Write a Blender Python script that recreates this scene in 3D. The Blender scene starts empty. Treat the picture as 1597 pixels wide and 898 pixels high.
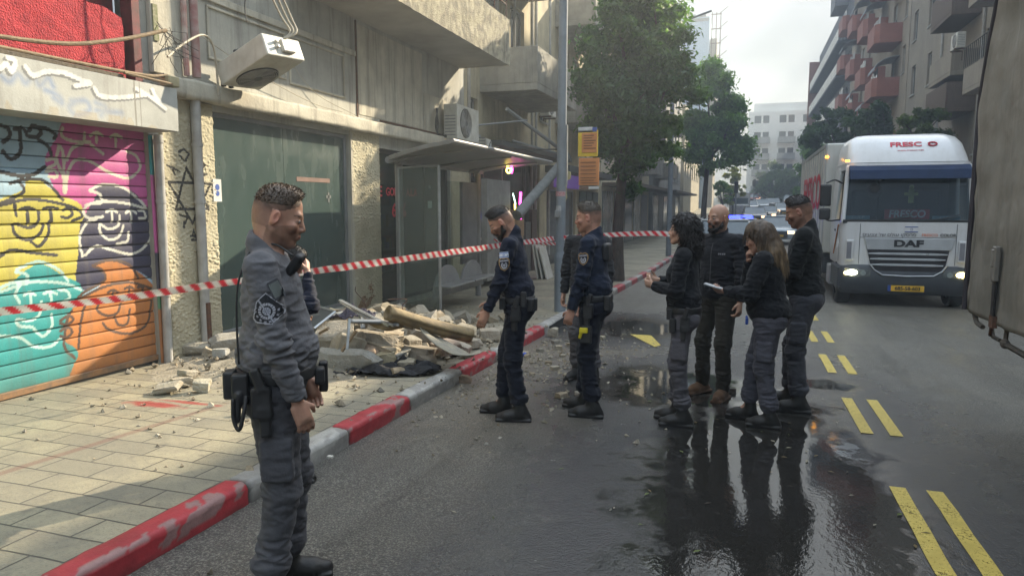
import bpy, bmesh, math, random
import numpy as np
from mathutils import Vector, Matrix

R = math.radians
SC = bpy.context.scene
COL = SC.collection

# ------------------------------------------------------------------ camera, sky, sun, exposure
F_PX, CX, CY, CAM_H = 1100.0, 798.5, 449.0, 1.68
PITCH, YAW = R(6.6887), R(18.3101)
cam_d = bpy.data.cameras.new('camera')
cam_d.sensor_width = 36.0
cam_d.lens = F_PX * 36.0 / 1597.0
cam_d.clip_start, cam_d.clip_end = 0.05, 3000
cam = bpy.data.objects.new('camera', cam_d)
COL.objects.link(cam)
cam.location = (0, 0, CAM_H)
cam.rotation_euler = (R(90) - PITCH, 0, YAW)
SC.camera = cam

SUN = Vector((0.426, 0.765, 0.482)).normalized()
SUN_EL = math.asin(SUN.z)
SUN_AZ = math.atan2(SUN.x, SUN.y)
sd = bpy.data.lights.new('sun', 'SUN')
sd.energy, sd.angle, sd.color = 4.5, R(0.6), (1.0, 0.86, 0.64)
sun = bpy.data.objects.new('sun', sd)
COL.objects.link(sun)
sun.rotation_euler = SUN.to_track_quat('Z', 'Y').to_euler()
sun.location = (8, 20, 20)

world = bpy.data.worlds.new('World')
SC.world = world
world.use_nodes = True
wn, wl = world.node_tree.nodes, world.node_tree.links
wn.clear()
w_out = wn.new('ShaderNodeOutputWorld')
w_bg = wn.new('ShaderNodeBackground')
w_sky = wn.new('ShaderNodeTexSky')
w_sky.sky_type = 'NISHITA'
w_sky.sun_disc = False
w_sky.sun_elevation, w_sky.sun_rotation = SUN_EL, SUN_AZ
w_sky.air_density, w_sky.dust_density, w_sky.ozone_density = 1.0, 2.0, 1.5
w_bg.inputs['Strength'].default_value = 0.075
# thin clouds: noise over the direction, stretched towards the horizon
w_tc = wn.new('ShaderNodeTexCoord')
w_sep = wn.new('ShaderNodeSeparateXYZ')
w_z = wn.new('ShaderNodeMath'); w_z.operation = 'ADD'; w_z.inputs[1].default_value = 0.25
w_dx = wn.new('ShaderNodeMath'); w_dx.operation = 'DIVIDE'
w_dy = wn.new('ShaderNodeMath'); w_dy.operation = 'DIVIDE'
w_cmb = wn.new('ShaderNodeCombineXYZ')
w_noise = wn.new('ShaderNodeTexNoise')
w_noise.inputs['Scale'].default_value = 2.1
w_noise.inputs['Detail'].default_value = 7
w_noise.inputs['Roughness'].default_value = 0.55
w_noise.inputs['Distortion'].default_value = 0.4
w_ramp = wn.new('ShaderNodeValToRGB')
w_ramp.color_ramp.elements[0].position = 0.33
w_ramp.color_ramp.elements[1].position = 0.68
w_ramp.color_ramp.elements[0].color = (.40, .40, .40, 1)
w_ramp.color_ramp.elements[1].color = (1, 1, 1, 1)
w_mix = wn.new('ShaderNodeMixRGB')
w_mix.inputs['Color2'].default_value = (3.55, 4.0, 4.3, 1)
wl.new(w_tc.outputs['Generated'], w_sep.inputs[0])
wl.new(w_sep.outputs['Z'], w_z.inputs[0])
wl.new(w_sep.outputs['X'], w_dx.inputs[0]); wl.new(w_z.outputs[0], w_dx.inputs[1])
wl.new(w_sep.outputs['Y'], w_dy.inputs[0]); wl.new(w_z.outputs[0], w_dy.inputs[1])
wl.new(w_dx.outputs[0], w_cmb.inputs[0]); wl.new(w_dy.outputs[0], w_cmb.inputs[1])
wl.new(w_cmb.outputs[0], w_noise.inputs['Vector'])
wl.new(w_noise.outputs['Fac'], w_ramp.inputs[0])
wl.new(w_ramp.outputs[0], w_mix.inputs['Fac'])
wl.new(w_sky.outputs[0], w_mix.inputs['Color1'])
# an overcast-bright sky: lighter overhead than at the horizon
w_el = wn.new('ShaderNodeMapRange'); w_el.inputs['From Min'].default_value = .30; w_el.inputs['From Max'].default_value = .80
w_el.inputs['To Min'].default_value = 0.55; w_el.inputs['To Max'].default_value = 3.0
wl.new(w_sep.outputs['Z'], w_el.inputs[0])
w_mul = wn.new('ShaderNodeVectorMath'); w_mul.operation = 'SCALE'
wl.new(w_mix.outputs[0], w_mul.inputs[0]); wl.new(w_el.outputs[0], w_mul.inputs['Scale'])
wl.new(w_mul.outputs[0], w_bg.inputs['Color'])
wl.new(w_bg.outputs[0], w_out.inputs['Surface'])

SC.view_settings.view_transform = 'Standard'
SC.view_settings.look = 'None'
SC.view_settings.exposure = 1.52
SC.view_settings.gamma = 1.0
SC.cycles.use_denoising = True
SC.cycles.max_bounces = 6
SC.cycles.diffuse_bounces = 3
SC.cycles.glossy_bounces = 3
SC.cycles.transmission_bounces = 4
SC.cycles.transparent_max_bounces = 8
SC.cycles.volume_bounces = 0
SC.cycles.caustics_reflective = False
SC.cycles.caustics_refractive = False
SC.cycles.sample_clamp_indirect = 4.0

rnd = random.Random(7)
nrs = np.random.RandomState(11)

# ------------------------------------------------------------------ measuring helpers (pixel of the photograph -> point on a real plane)
_fh = np.array([-math.sin(YAW), math.cos(YAW), 0.0])
_r = np.array([math.cos(YAW), math.sin(YAW), 0.0])
_z = np.array([0, 0, 1.0])
_f = _fh * math.cos(PITCH) - _z * math.sin(PITCH)
_u = _z * math.cos(PITCH) + _fh * math.sin(PITCH)
def _ray(u, v): return _f + _r * (u - CX) / F_PX + _u * (CY - v) / F_PX
def on_z(u, v, z=0.0):
    d = _ray(u, v); p = d * ((z - CAM_H) / d[2]); return (float(p[0]), float(p[1]), z)
def on_x(u, v, X):
    d = _ray(u, v); p = d * (X / d[0]); return (X, float(p[1]), float(p[2] + CAM_H))
def on_y(u, v, Y):
    d = _ray(u, v); p = d * (Y / d[1]); return (float(p[0]), Y, float(p[2] + CAM_H))

# ------------------------------------------------------------------ materials
def new_mat(name):
    m = bpy.data.materials.new(name); m.use_nodes = True
    nt = m.node_tree
    return m, nt.nodes, nt.links, nt.nodes['Principled BSDF']
def c4(c): return (c[0], c[1], c[2], 1.0)

def mat(name, col, col2=None, rough=0.7, metal=0.0, scale=4.0, detail=5, contrast=(0.35, 0.65), bump=0.0, bscale=40.0,
        bdist=0.01, streak=None, streak_amt=0.5, vcol=False, spec=0.5, rough2=None, coat=0.0, stretch=(1, 1, 1), sheen=0.0):
    """weathered surface: two tones broken by noise, optional vertical run-off streaks, optional painted vertex colour"""
    m, n, l, b = new_mat(name)
    tc = n.new('ShaderNodeTexCoord')
    mp = n.new('ShaderNodeMapping'); mp.inputs['Scale'].default_value = stretch
    l.new(tc.outputs['Object'], mp.inputs[0])
    no = n.new('ShaderNodeTexNoise'); no.inputs['Scale'].default_value = scale; no.inputs['Detail'].default_value = detail
    no.inputs['Roughness'].default_value = 0.6
    l.new(mp.outputs[0], no.inputs['Vector'])
    rp = n.new('ShaderNodeValToRGB')
    rp.color_ramp.elements[0].position, rp.color_ramp.elements[1].position = contrast
    l.new(no.outputs['Fac'], rp.inputs[0])
    if col2 is None: col2 = tuple(c * 0.72 for c in col)
    mx = n.new('ShaderNodeMixRGB')
    mx.inputs['Color1'].default_value = c4(col2); mx.inputs['Color2'].default_value = c4(col)
    l.new(rp.outputs[0], mx.inputs['Fac'])
    out = mx.outputs[0]
    if vcol:
        at = n.new('ShaderNodeAttribute'); at.attribute_name = 'Col'
        ml = n.new('ShaderNodeMixRGB'); ml.blend_type = 'MULTIPLY'; ml.inputs['Fac'].default_value = 1.0
        l.new(out, ml.inputs['Color1']); l.new(at.outputs['Color'], ml.inputs['Color2'])
        out = ml.outputs[0]
    if streak is not None:
        mp2 = n.new('ShaderNodeMapping'); mp2.inputs['Scale'].default_value = (5, 5, 0.35)
        l.new(tc.outputs['Object'], mp2.inputs[0])
        n2 = n.new('ShaderNodeTexNoise'); n2.inputs['Scale'].default_value = 1.6; n2.inputs['Detail'].default_value = 6
        n2.inputs['Roughness'].default_value = 0.65
        l.new(mp2.outputs[0], n2.inputs['Vector'])
        r2 = n.new('ShaderNodeValToRGB')
        r2.color_ramp.elements[0].position, r2.color_ramp.elements[1].position = 0.5, 0.78
        l.new(n2.outputs['Fac'], r2.inputs[0])
        am = n.new('ShaderNodeMath'); am.operation = 'MULTIPLY'; am.inputs[1].default_value = streak_amt
        l.new(r2.outputs[0], am.inputs[0])
        m2 = n.new('ShaderNodeMixRGB'); m2.inputs['Color2'].default_value = c4(streak)
        l.new(am.outputs[0], m2.inputs['Fac']); l.new(out, m2.inputs['Color1'])
        out = m2.outputs[0]
    l.new(out, b.inputs['Base Color'])
    b.inputs['Roughness'].default_value = rough
    if rough2 is not None:
        rr = n.new('ShaderNodeMapRange'); rr.inputs['To Min'].default_value = rough2; rr.inputs['To Max'].default_value = rough
        l.new(rp.outputs[0], rr.inputs[0]); l.new(rr.outputs[0], b.inputs['Roughness'])
    b.inputs['Metallic'].default_value = metal
    b.inputs['Specular IOR Level'].default_value = spec
    if coat: b.inputs['Coat Weight'].default_value = coat; b.inputs['Coat Roughness'].default_value = 0.08
    if sheen: b.inputs['Sheen Weight'].default_value = sheen; b.inputs['Sheen Roughness'].default_value = 0.5
    if bump:
        bn = n.new('ShaderNodeTexNoise'); bn.inputs['Scale'].default_value = bscale; bn.inputs['Detail'].default_value = 4
        l.new(tc.outputs['Object'], bn.inputs['Vector'])
        bp = n.new('ShaderNodeBump'); bp.inputs['Strength'].default_value = bump; bp.inputs['Distance'].default_value = bdist
        l.new(bn.outputs['Fac'], bp.inputs['Height']); l.new(bp.outputs[0], b.inputs['Normal'])
    return m

def mat_emit(name, col, strength, base=None):
    m, n, l, b = new_mat(name)
    b.inputs['Base Color'].default_value = c4(base or col)
    b.inputs['Emission Color'].default_value = c4(col)
    b.inputs['Emission Strength'].default_value = strength
    return m

def mat_glass(name, tint=(0.8, 0.9, 0.88), alpha=0.35, base=(0.05, 0.07, 0.07), rough=0.06, dirt=0.0):
    """thin pane: partly see-through, partly a dark reflecting sheet"""
    m, n, l, b = new_mat(name)
    b.inputs['Base Color'].default_value = c4(base)
    b.inputs['Roughness'].default_value = rough
    b.inputs['Specular IOR Level'].default_value = 0.8
    tr = n.new('ShaderNodeBsdfTransparent'); tr.inputs['Color'].default_value = c4(tint)
    ms = n.new('ShaderNodeMixShader'); ms.inputs[0].default_value = alpha
    l.new(tr.outputs[0], ms.inputs[1]); l.new(b.outputs[0], ms.inputs[2])
    if dirt:
        tc = n.new('ShaderNodeTexCoord')
        mp = n.new('ShaderNodeMapping'); mp.inputs['Scale'].default_value = (3, 3, 0.8)
        no = n.new('ShaderNodeTexNoise'); no.inputs['Scale'].default_value = 2.0; no.inputs['Detail'].default_value = 7
        l.new(tc.outputs['Object'], mp.inputs[0]); l.new(mp.outputs[0], no.inputs['Vector'])
        mr = n.new('ShaderNodeMapRange'); mr.inputs['From Min'].default_value = .35; mr.inputs['From Max'].default_value = .7
        mr.inputs['To Min'].default_value = alpha; mr.inputs['To Max'].default_value = min(1, alpha + dirt)
        l.new(no.outputs['Fac'], mr.inputs[0]); l.new(mr.outputs[0], ms.inputs[0])
        mr2 = n.new('ShaderNodeMapRange'); mr2.inputs['From Min'].default_value = .3; mr2.inputs['From Max'].default_value = .7
        mr2.inputs['To Min'].default_value = rough; mr2.inputs['To Max'].default_value = rough + .25
        l.new(no.outputs['Fac'], mr2.inputs[0]); l.new(mr2.outputs[0], b.inputs['Roughness'])
    l.new(ms.outputs[0], n['Material Output'].inputs['Surface'])
    return m

# ------------------------------------------------------------------ mesh builder
class MB:
    def __init__(s): s.v, s.f, s.m, s.c = [], [], [], None
    def add(s, vs, fs, m=0, M=None):
        o = len(s.v)
        if M is not None: vs = [tuple(M @ Vector(p)) for p in vs]
        s.v += [tuple(p) for p in vs]
        s.f += [tuple(i + o for i in f) for f in fs]; s.m += [m] * len(fs)
        return s
    def box(s, x0, x1, y0, y1, z0, z1, m=0, M=None):
        vs = [(x, y, z) for z in (z0, z1) for y in (y0, y1) for x in (x0, x1)]
        fs = [(0, 2, 3, 1), (4, 5, 7, 6), (0, 1, 5, 4), (2, 6, 7, 3), (0, 4, 6, 2), (1, 3, 7, 5)]
        return s.add(vs, fs, m, M)
    def cbox(s, c, d, m=0, M=None):
        return s.box(c[0]-d[0]/2, c[0]+d[0]/2, c[1]-d[1]/2, c[1]+d[1]/2, c[2]-d[2]/2, c[2]+d[2]/2, m, M)
    def tube(s, pts, r, n=8, m=0, cap=True, M=None):
        pts = [Vector(p) for p in pts]
        rs = r if isinstance(r, (list, tuple)) else [r] * len(pts)
        rings = []; up = None
        for i, p in enumerate(pts):
            d = (pts[min(i+1, len(pts)-1)] - pts[max(i-1, 0)]).normalized()
            if up is None:
                a = Vector((0, 0, 1)) if abs(d.z) < .9 else Vector((1, 0, 0))
                up = d.cross(a).normalized()
            up = (up - d * up.dot(d)).normalized(); w = d.cross(up)
            rings.append([p + (up * math.cos(2*math.pi*k/n) + w * math.sin(2*math.pi*k/n)) * rs[i] for k in range(n)])
        vs = [q for ring in rings for q in ring]; fs = []
        for i in range(len(pts)-1):
            for k in range(n):
                a, b = i*n+k, i*n+(k+1) % n
                fs.append((a, b, b+n, a+n))
        if cap:
            fs.append(tuple(range(n-1, -1, -1))); fs.append(tuple(range((len(pts)-1)*n, len(pts)*n)))
        return s.add([tuple(q) for q in vs], fs, m, M)
    def prism(s, poly, axis, a, b, m=0, M=None):
        """poly: 2-D outline in the two other axes (in x,y,z order), extruded along axis from a to b"""
        n = len(poly)
        def P3(p, t):
            return {'x': (t, p[0], p[1]), 'y': (p[0], t, p[1]), 'z': (p[0], p[1], t)}[axis]
        vs = [P3(p, a) for p in poly] + [P3(p, b) for p in poly]
        fs = [tuple(range(n-1, -1, -1)), tuple(range(n, 2*n))] + [(k, (k+1) % n, (k+1) % n + n, k+n) for k in range(n)]
        return s.add(vs, fs, m, M)
    def disc(s, c, nrm, r, n=16, m=0):
        nrm = Vector(nrm).normalized(); a = Vector((0, 0, 1)) if abs(nrm.z) < .9 else Vector((1, 0, 0))
        u = nrm.cross(a).normalized(); w = nrm.cross(u); c = Vector(c)
        return s.add([tuple(c + (u*math.cos(2*math.pi*k/n) + w*math.sin(2*math.pi*k/n))*r) for k in range(n)], [tuple(range(n))], m)
    def sphere(s, c, r, n=10, m=0):
        r = r if isinstance(r, (tuple, list)) else (r, r, r)
        vs, fs = [], []
        for i in range(n//2+1):
            t = math.pi*i/(n//2)
            for k in range(n):
                p = 2*math.pi*k/n
                vs.append((c[0]+r[0]*math.sin(t)*math.cos(p), c[1]+r[1]*math.sin(t)*math.sin(p), c[2]+r[2]*math.cos(t)))
        for i in range(n//2):
            for k in range(n):
                fs.append((i*n+k, (i+1)*n+k, (i+1)*n+(k+1) % n, i*n+(k+1) % n))
        return s.add(vs, fs, m)
    def build(s, name, mats, parent=None, bevel=0.0, smooth=False, seg=1, fix=True):
        me = bpy.data.meshes.new(name)
        me.from_pydata(s.v, [], s.f)
        mats = mats if isinstance(mats, (list, tuple)) else [mats]
        for q in mats: me.materials.append(q)
        if len(mats) > 1: me.polygons.foreach_set('material_index', s.m)
        if fix:
            b = bmesh.new(); b.from_mesh(me); bmesh.ops.recalc_face_normals(b, faces=b.faces); b.to_mesh(me); b.free()
        o = bpy.data.objects.new(name, me); COL.objects.link(o)
        if bevel:
            bv = o.modifiers.new('bevel', 'BEVEL'); bv.width = bevel; bv.segments = seg; bv.limit_method = 'ANGLE'; bv.angle_limit = R(35)
            bv.harden_normals = False
        if smooth:
            me.polygons.foreach_set('use_smooth', [True] * len(me.polygons))
            if smooth != 'all':
                me.update()
                try: me.set_sharp_from_angle(angle=R(40))
                except Exception: pass
        if parent is not None:
            o.parent = parent
            if parent.type == 'EMPTY' or True:
                o.matrix_parent_inverse = world_matrix(parent).inverted()
        return o

def world_matrix(o):
    M = o.matrix_basis.copy()
    p = o.parent
    if p is not None: M = world_matrix(p) @ o.matrix_parent_inverse @ M
    return M

def tag(o, label=None, cat=None, group=None, kind=None):
    if label: o['label'] = label
    if cat: o['category'] = cat
    if group: o['group'] = group
    if kind: o['kind'] = kind
    return o
def thing(name, label, cat, loc=(0, 0, 0), rz=0.0, group=None):
    """Empty at the base of a thing; parts are built in world coordinates and parented in place"""
    o = bpy.data.objects.new(name, None); COL.objects.link(o)
    o.location = loc; o.rotation_euler = (0, 0, rz); o.empty_display_size = .2
    return tag(o, label, cat, group)
def children(o): return [c for c in bpy.data.objects if c.parent == o]
def copy_tree(o, loc=None, rz=None, scale=None, label=None, kids=None):
    kids = kids if kids is not None else {}
    c = o.copy(); COL.objects.link(c)
    if loc is not None: c.location = loc
    if rz is not None: c.rotation_euler = (0, 0, rz)
    if scale is not None: c.scale = scale if isinstance(scale, tuple) else (scale,)*3
    if label: c['label'] = label
    for ch in children(o):
        if ch is c: continue
        d = ch.copy(); COL.objects.link(d); d.parent = c
        for g in children(ch):
            if g is d or g.parent != ch: continue
            e = g.copy(); COL.objects.link(e); e.parent = d
    return c
def struct(o): o['kind'] = 'structure'; return o

def grid_mesh(name, P, C, mats, parent=None, smooth=True):
    """P (nu,nv,3) surface points, C (nu,nv,3) painted colours"""
    nu, nv = P.shape[:2]
    me = bpy.data.meshes.new(name)
    idx = np.arange(nu*nv).reshape(nu, nv)
    f = np.stack([idx[:-1, :-1], idx[1:, :-1], idx[1:, 1:], idx[:-1, 1:]], -1).reshape(-1, 4)
    me.vertices.add(nu*nv); me.vertices.foreach_set('co', P.astype(np.float32).ravel())
    me.loops.add(f.size); me.loops.foreach_set('vertex_index', f.astype(np.int32).ravel())
    me.polygons.add(len(f)); me.polygons.foreach_set('loop_start', np.arange(0, f.size, 4, dtype=np.int32))
    me.polygons.foreach_set('loop_total', np.full(len(f), 4, dtype=np.int32))
    me.polygons.foreach_set('use_smooth', np.full(len(f), smooth))
    me.update(calc_edges=True)
    if C is not None: set_col(me, C.reshape(-1, 3))
    me.materials.append(mats)
    o = bpy.data.objects.new(name, me); COL.objects.link(o)
    if parent is not None:
        o.parent = parent; o.matrix_parent_inverse = world_matrix(parent).inverted()
    return o
def set_col(me, C):
    a = me.color_attributes.new('Col', 'FLOAT_COLOR', 'POINT')
    C = np.concatenate([C, np.ones((len(C), 1))], 1).astype(np.float32)
    a.data.foreach_set('color', C.ravel())

# 2-D paint helpers: distance to polylines, polygons (numpy), for painted colours on real surfaces
def d_line(X, Y, pts):
    d = np.full(X.shape, 1e9)
    for (ax, ay), (bx, by) in zip(pts[:-1], pts[1:]):
        vx, vy = bx-ax, by-ay; L = vx*vx+vy*vy+1e-12
        t = np.clip(((X-ax)*vx+(Y-ay)*vy)/L, 0, 1)
        d = np.minimum(d, np.hypot(X-ax-t*vx, Y-ay-t*vy))
    return d
def in_poly(X, Y, pts):
    ins = np.zeros(X.shape, bool); n = len(pts)
    for i in range(n):
        x0, y0 = pts[i]; x1, y1 = pts[(i+1) % n]
        if y0 == y1: continue
        c = ((y0 > Y) != (y1 > Y)) & (X < (x1-x0)*(Y-y0)/(y1-y0)+x0)
        ins ^= c
    return ins
def spline(pts, n=6):
    """Catmull-Rom through 2-D or 3-D points"""
    P = [np.array(p, float) for p in pts]; P = [2*P[0]-P[1]] + P + [2*P[-1]-P[-2]]
    out = []
    for i in range(1, len(P)-2):
        for k in range(n):
            t = k/n
            out.append(tuple(.5*((2*P[i])+(-P[i-1]+P[i+1])*t+(2*P[i-1]-5*P[i]+4*P[i+1]-P[i+2])*t*t+(-P[i-1]+3*P[i]-3*P[i+1]+P[i+2])*t**3)))
    out.append(tuple(P[-2]))
    return out
def vnoise(p, freq, seed=0, octs=3):
    """cheap smooth pseudo-noise from warped sines; p (N,3) -> (N,) in about -1..1"""
    rs = np.random.RandomState(seed); out = np.zeros(len(p)); amp, tot = 1.0, 0.0
    for o in range(octs):
        s = np.zeros(len(p))
        for k in range(4):
            d = rs.normal(size=3); d /= np.linalg.norm(d)
            e = rs.normal(size=3); e /= np.linalg.norm(e)
            s += np.sin(p @ d * freq + 1.3*np.sin(p @ e * freq * .7 + rs.rand()*6) + rs.rand()*6)
        out += amp*s/4*1.4; tot += amp; amp *= .5; freq *= 2.03
    return out/tot

def text_mesh(name, body, size, mats, M, parent=None, depth=0.002, bold=0.0, sx=1.0, shear=0.0, align='CENTER'):
    cu = bpy.data.curves.new(name, 'FONT'); cu.body = body; cu.size = size; cu.extrude = depth; cu.offset = bold
    cu.align_x = align; cu.align_y = 'CENTER'; cu.shear = shear; cu.resolution_u = 4
    ob = bpy.data.objects.new(name, cu); COL.objects.link(ob)
    dg = bpy.context.evaluated_depsgraph_get(); dg.update()
    me = bpy.data.meshes.new_from_object(ob.evaluated_get(dg))
    bpy.data.objects.remove(ob)
    S = Matrix.Diagonal((sx, 1, 1, 1))
    me.transform(M @ S)
    me.materials.clear(); me.materials.append(mats)
    me.name = name
    o = bpy.data.objects.new(name, me); COL.objects.link(o)
    if parent is not None:
        o.parent = parent; o.matrix_parent_inverse = world_matrix(parent).inverted()
    return o
def face_matrix(origin, right, up):
    """matrix that puts text drawn in its XY plane on a surface: right and up are world directions"""
    r = Vector(right).normalized(); u = Vector(up); u = (u - r*u.dot(r)).normalized(); n = r.cross(u)
    return Matrix(((r.x, u.x, n.x, origin[0]), (r.y, u.y, n.y, origin[1]), (r.z, u.z, n.z, origin[2]), (0, 0, 0, 1)))
# ------------------------------------------------------------------ the ground: gentle dip, then a rise far down the street
_gy = np.arange(-40, 401, 1.0)
_gz = np.interp(_gy, [-40, 3, 5.2, 7.4, 10.8, 14.4, 20, 28, 45, 70, 100, 140, 200, 400],
                [.0, 0, -.05, -.10, -.17, -.235, -.36, -.42, -.35, .3, 1.6, 3.6, 6.5, 9])
_gz = np.convolve(np.pad(_gz, 3, 'edge'), np.ones(7)/7, 'valid')
def zg(Y): return float(np.interp(Y, _gy, _gz))
def zgn(Y): return np.interp(Y, _gy, _gz)
def P_z(Y): return zg(Y)+.12                              # pavement height
# ------------------------------------------------------------------ implicit-surface modelling (for people, rubble, cloth)
def v3(*a): return np.array(a, float)
def rotm(rx=0, ry=0, rz=0):
    return np.array((Matrix.Rotation(rz, 3, 'Z') @ Matrix.Rotation(ry, 3, 'Y') @ Matrix.Rotation(rx, 3, 'X')))

class Blob:
    """a solid made of blended round cones, ellipsoids and boxes"""
    def __init__(s): s.p = []; s.cuts = []
    def cone(s, a, b, ra, rb, k=.02, op='+', sq=None): s.p.append(('cone', np.array(a, float), np.array(b, float), ra, rb, k, op, sq)); return s
    def ball(s, c, r, k=.02, op='+', rot=None):
        r = np.array(r if hasattr(r, '__len__') else (r, r, r), float)
        s.p.append(('ell', np.array(c, float), r, rot, 0, k, op, None)); return s
    def box(s, c, h, rnd_=.01, k=.01, op='+', rot=None): s.p.append(('box', np.array(c, float), np.array(h, float), rot, rnd_, k, op, None)); return s
    def cut(s, c, n, k=.0):
        """keep the side the normal n points away from"""
        s.cuts.append((np.array(c, float), np.array(n, float)/np.linalg.norm(n))); return s
    def grow(s, d):
        b = Blob(); b.cuts = list(s.cuts)
        for t, a, q, x, y, k, op, sq in s.p:
            sg = d if op == '+' else -d
            if t == 'cone': b.p.append((t, a, q, x+sg, y+sg, k, op, sq))
            elif t == 'ell': b.p.append((t, a, q+sg, x, y, k, op, sq))
            else: b.p.append((t, a, q+sg, x, y, k, op, sq))
        return b
    def _d(s, pr, P):
        t, a, q, x, y, k, op, sq = pr
        if t == 'cone':
            if sq is not None:
                m = (a+q)/2; P = (P-m)/sq + m; a = (a-m)/sq+m; q = (q-m)/sq+m
            ba = q-a; l2 = ba@ba+1e-12; rr = x-y
            if rr*rr >= l2*.98: rr = math.copysign(math.sqrt(l2*.9), rr); y = x-rr
            a2 = l2-rr*rr; il2 = 1/l2
            pa = P-a; yy = pa@ba; z = yy-l2
            w = pa*l2-ba*yy[..., None]; x2 = (w*w).sum(-1); y2 = yy*yy*l2; z2 = z*z*l2
            kk = np.sign(rr)*rr*rr*x2
            d = (np.sqrt(x2*a2*il2)+yy*rr)*il2-x
            d = np.where(np.sign(yy)*a2*y2 < kk, np.sqrt(x2+y2)*il2-x, d)
            d = np.where(np.sign(z)*a2*z2 > kk, np.sqrt(x2+z2)*il2-y, d)
            return d * (np.min(sq) if sq is not None else 1)
        if t == 'ell':
            L = P-a
            if x is not None: L = L @ x
            k0 = np.sqrt(((L/q)**2).sum(-1)); k1 = np.sqrt(((L/(q*q))**2).sum(-1))+1e-9
            return k0*(k0-1)/k1
        L = P-a
        if x is not None: L = L @ x
        e = np.abs(L)-(q-y); o = np.maximum(e, 0)
        return np.sqrt((o*o).sum(-1))+np.minimum(e.max(-1), 0)-y
    def _bb(s, pr):
        t, a, q, x, y, k, op, sq = pr
        if t == 'cone':
            r = max(x, y)*(max(sq) if sq is not None else 1)
            return np.minimum(a, q)-r, np.maximum(a, q)+r
        r = np.linalg.norm(q) if (t == 'box' or x is not None) else q
        return a-r, a+r
    def bounds(s):
        lo = np.min([s._bb(p)[0] for p in s.p if p[6] == '+'], 0); hi = np.max([s._bb(p)[1] for p in s.p if p[6] == '+'], 0)
        return lo, hi
    def grid(s, h, lo=None, hi=None):
        if lo is None: lo, hi = s.bounds()
        lo = np.array(lo)-3*h; hi = np.array(hi)+3*h
        n = np.ceil((hi-lo)/h).astype(int)+1
        ax = [lo[i]+h*np.arange(n[i]) for i in range(3)]
        D = np.full(n, .5, np.float32)
        for pr in s.p:
            a, b = s._bb(pr); mg = pr[5]+.025
            i0 = np.clip(np.floor((a-mg-lo)/h).astype(int), 0, n); i1 = np.clip(np.ceil((b+mg-lo)/h).astype(int)+1, 0, n)
            if (i1 <= i0).any(): continue
            sl = tuple(slice(i0[k], i1[k]) for k in range(3))
            P = np.stack(np.meshgrid(ax[0][sl[0]], ax[1][sl[1]], ax[2][sl[2]], indexing='ij'), -1)
            d = s._d(pr, P); k = max(pr[5], 1e-5); O = D[sl]
            if pr[6] == '+':
                hh = np.maximum(k-np.abs(O-d), 0)/k
                D[sl] = np.minimum(O, d)-hh*hh*k*.25
            elif pr[6] == '-':
                d = -d; hh = np.maximum(k-np.abs(O-d), 0)/k
                D[sl] = np.maximum(O, d)+hh*hh*k*.25
        if s.cuts:
            P = np.stack(np.meshgrid(*ax, indexing='ij'), -1)
            for c, nn in s.cuts: D = np.maximum(D, (P-c)@nn)
        return D.astype(np.float32), lo, h
    def shell_of(s, other, D, lo, h): pass

def surface_nets(D, lo, h):
    n = np.array(D.shape); S = D < 0
    c = [S[i:n[0]-1+i, j:n[1]-1+j, k:n[2]-1+k] for i in (0, 1) for j in (0, 1) for k in (0, 1)]
    al = c[0].copy(); an = c[0].copy()
    for q in c[1:]: al &= q; an |= q
    I = np.argwhere(an & ~al)
    if len(I) == 0: return np.zeros((0, 3)), np.zeros((0, 4), int)
    off = np.array([(i, j, k) for i in (0, 1) for j in (0, 1) for k in (0, 1)])
    V = np.stack([D[I[:, 0]+o[0], I[:, 1]+o[1], I[:, 2]+o[2]] for o in off], 1).astype(float)
    acc = np.zeros((len(I), 3)); cnt = np.zeros(len(I))
    for a in range(8):
        for ax in range(3):
            if off[a][ax] == 0:
                b = a + (4, 2, 1)[ax]
                va, vb = V[:, a], V[:, b]; m = (va < 0) != (vb < 0)
                t = np.where(m, va/np.where(m, va-vb, 1), 0)
                p = off[a][None, :]+t[:, None]*(off[b]-off[a])[None, :]
                acc += p*m[:, None]; cnt += m
    P = lo+(I+acc/cnt[:, None])*h
    idm = np.full(n-1, -1, np.int64); idm[I[:, 0], I[:, 1], I[:, 2]] = np.arange(len(I))
    F = []
    for ax in range(3):
        u, w = [(1, 2), (2, 0), (0, 1)][ax]
        sl0 = [slice(None)]*3; sl1 = [slice(None)]*3
        sl0[ax] = slice(0, n[ax]-1); sl1[ax] = slice(1, n[ax])
        A, B = S[tuple(sl0)], S[tuple(sl1)]
        E = np.argwhere(A != B)
        ok = (E[:, u] > 0) & (E[:, w] > 0) & (E[:, u] < n[u]-1) & (E[:, w] < n[w]-1)
        E = E[ok]; fl = A[E[:, 0], E[:, 1], E[:, 2]]
        du = np.zeros(3, int); du[u] = 1; dw = np.zeros(3, int); dw[w] = 1
        q = [idm[tuple((E-o).T)] for o in (0*du, du, du+dw, dw)]
        Q = np.stack(q, 1); Q[~fl] = Q[~fl][:, ::-1]
        F.append(Q[(Q >= 0).all(1)])
    return P, np.concatenate(F)

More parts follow.
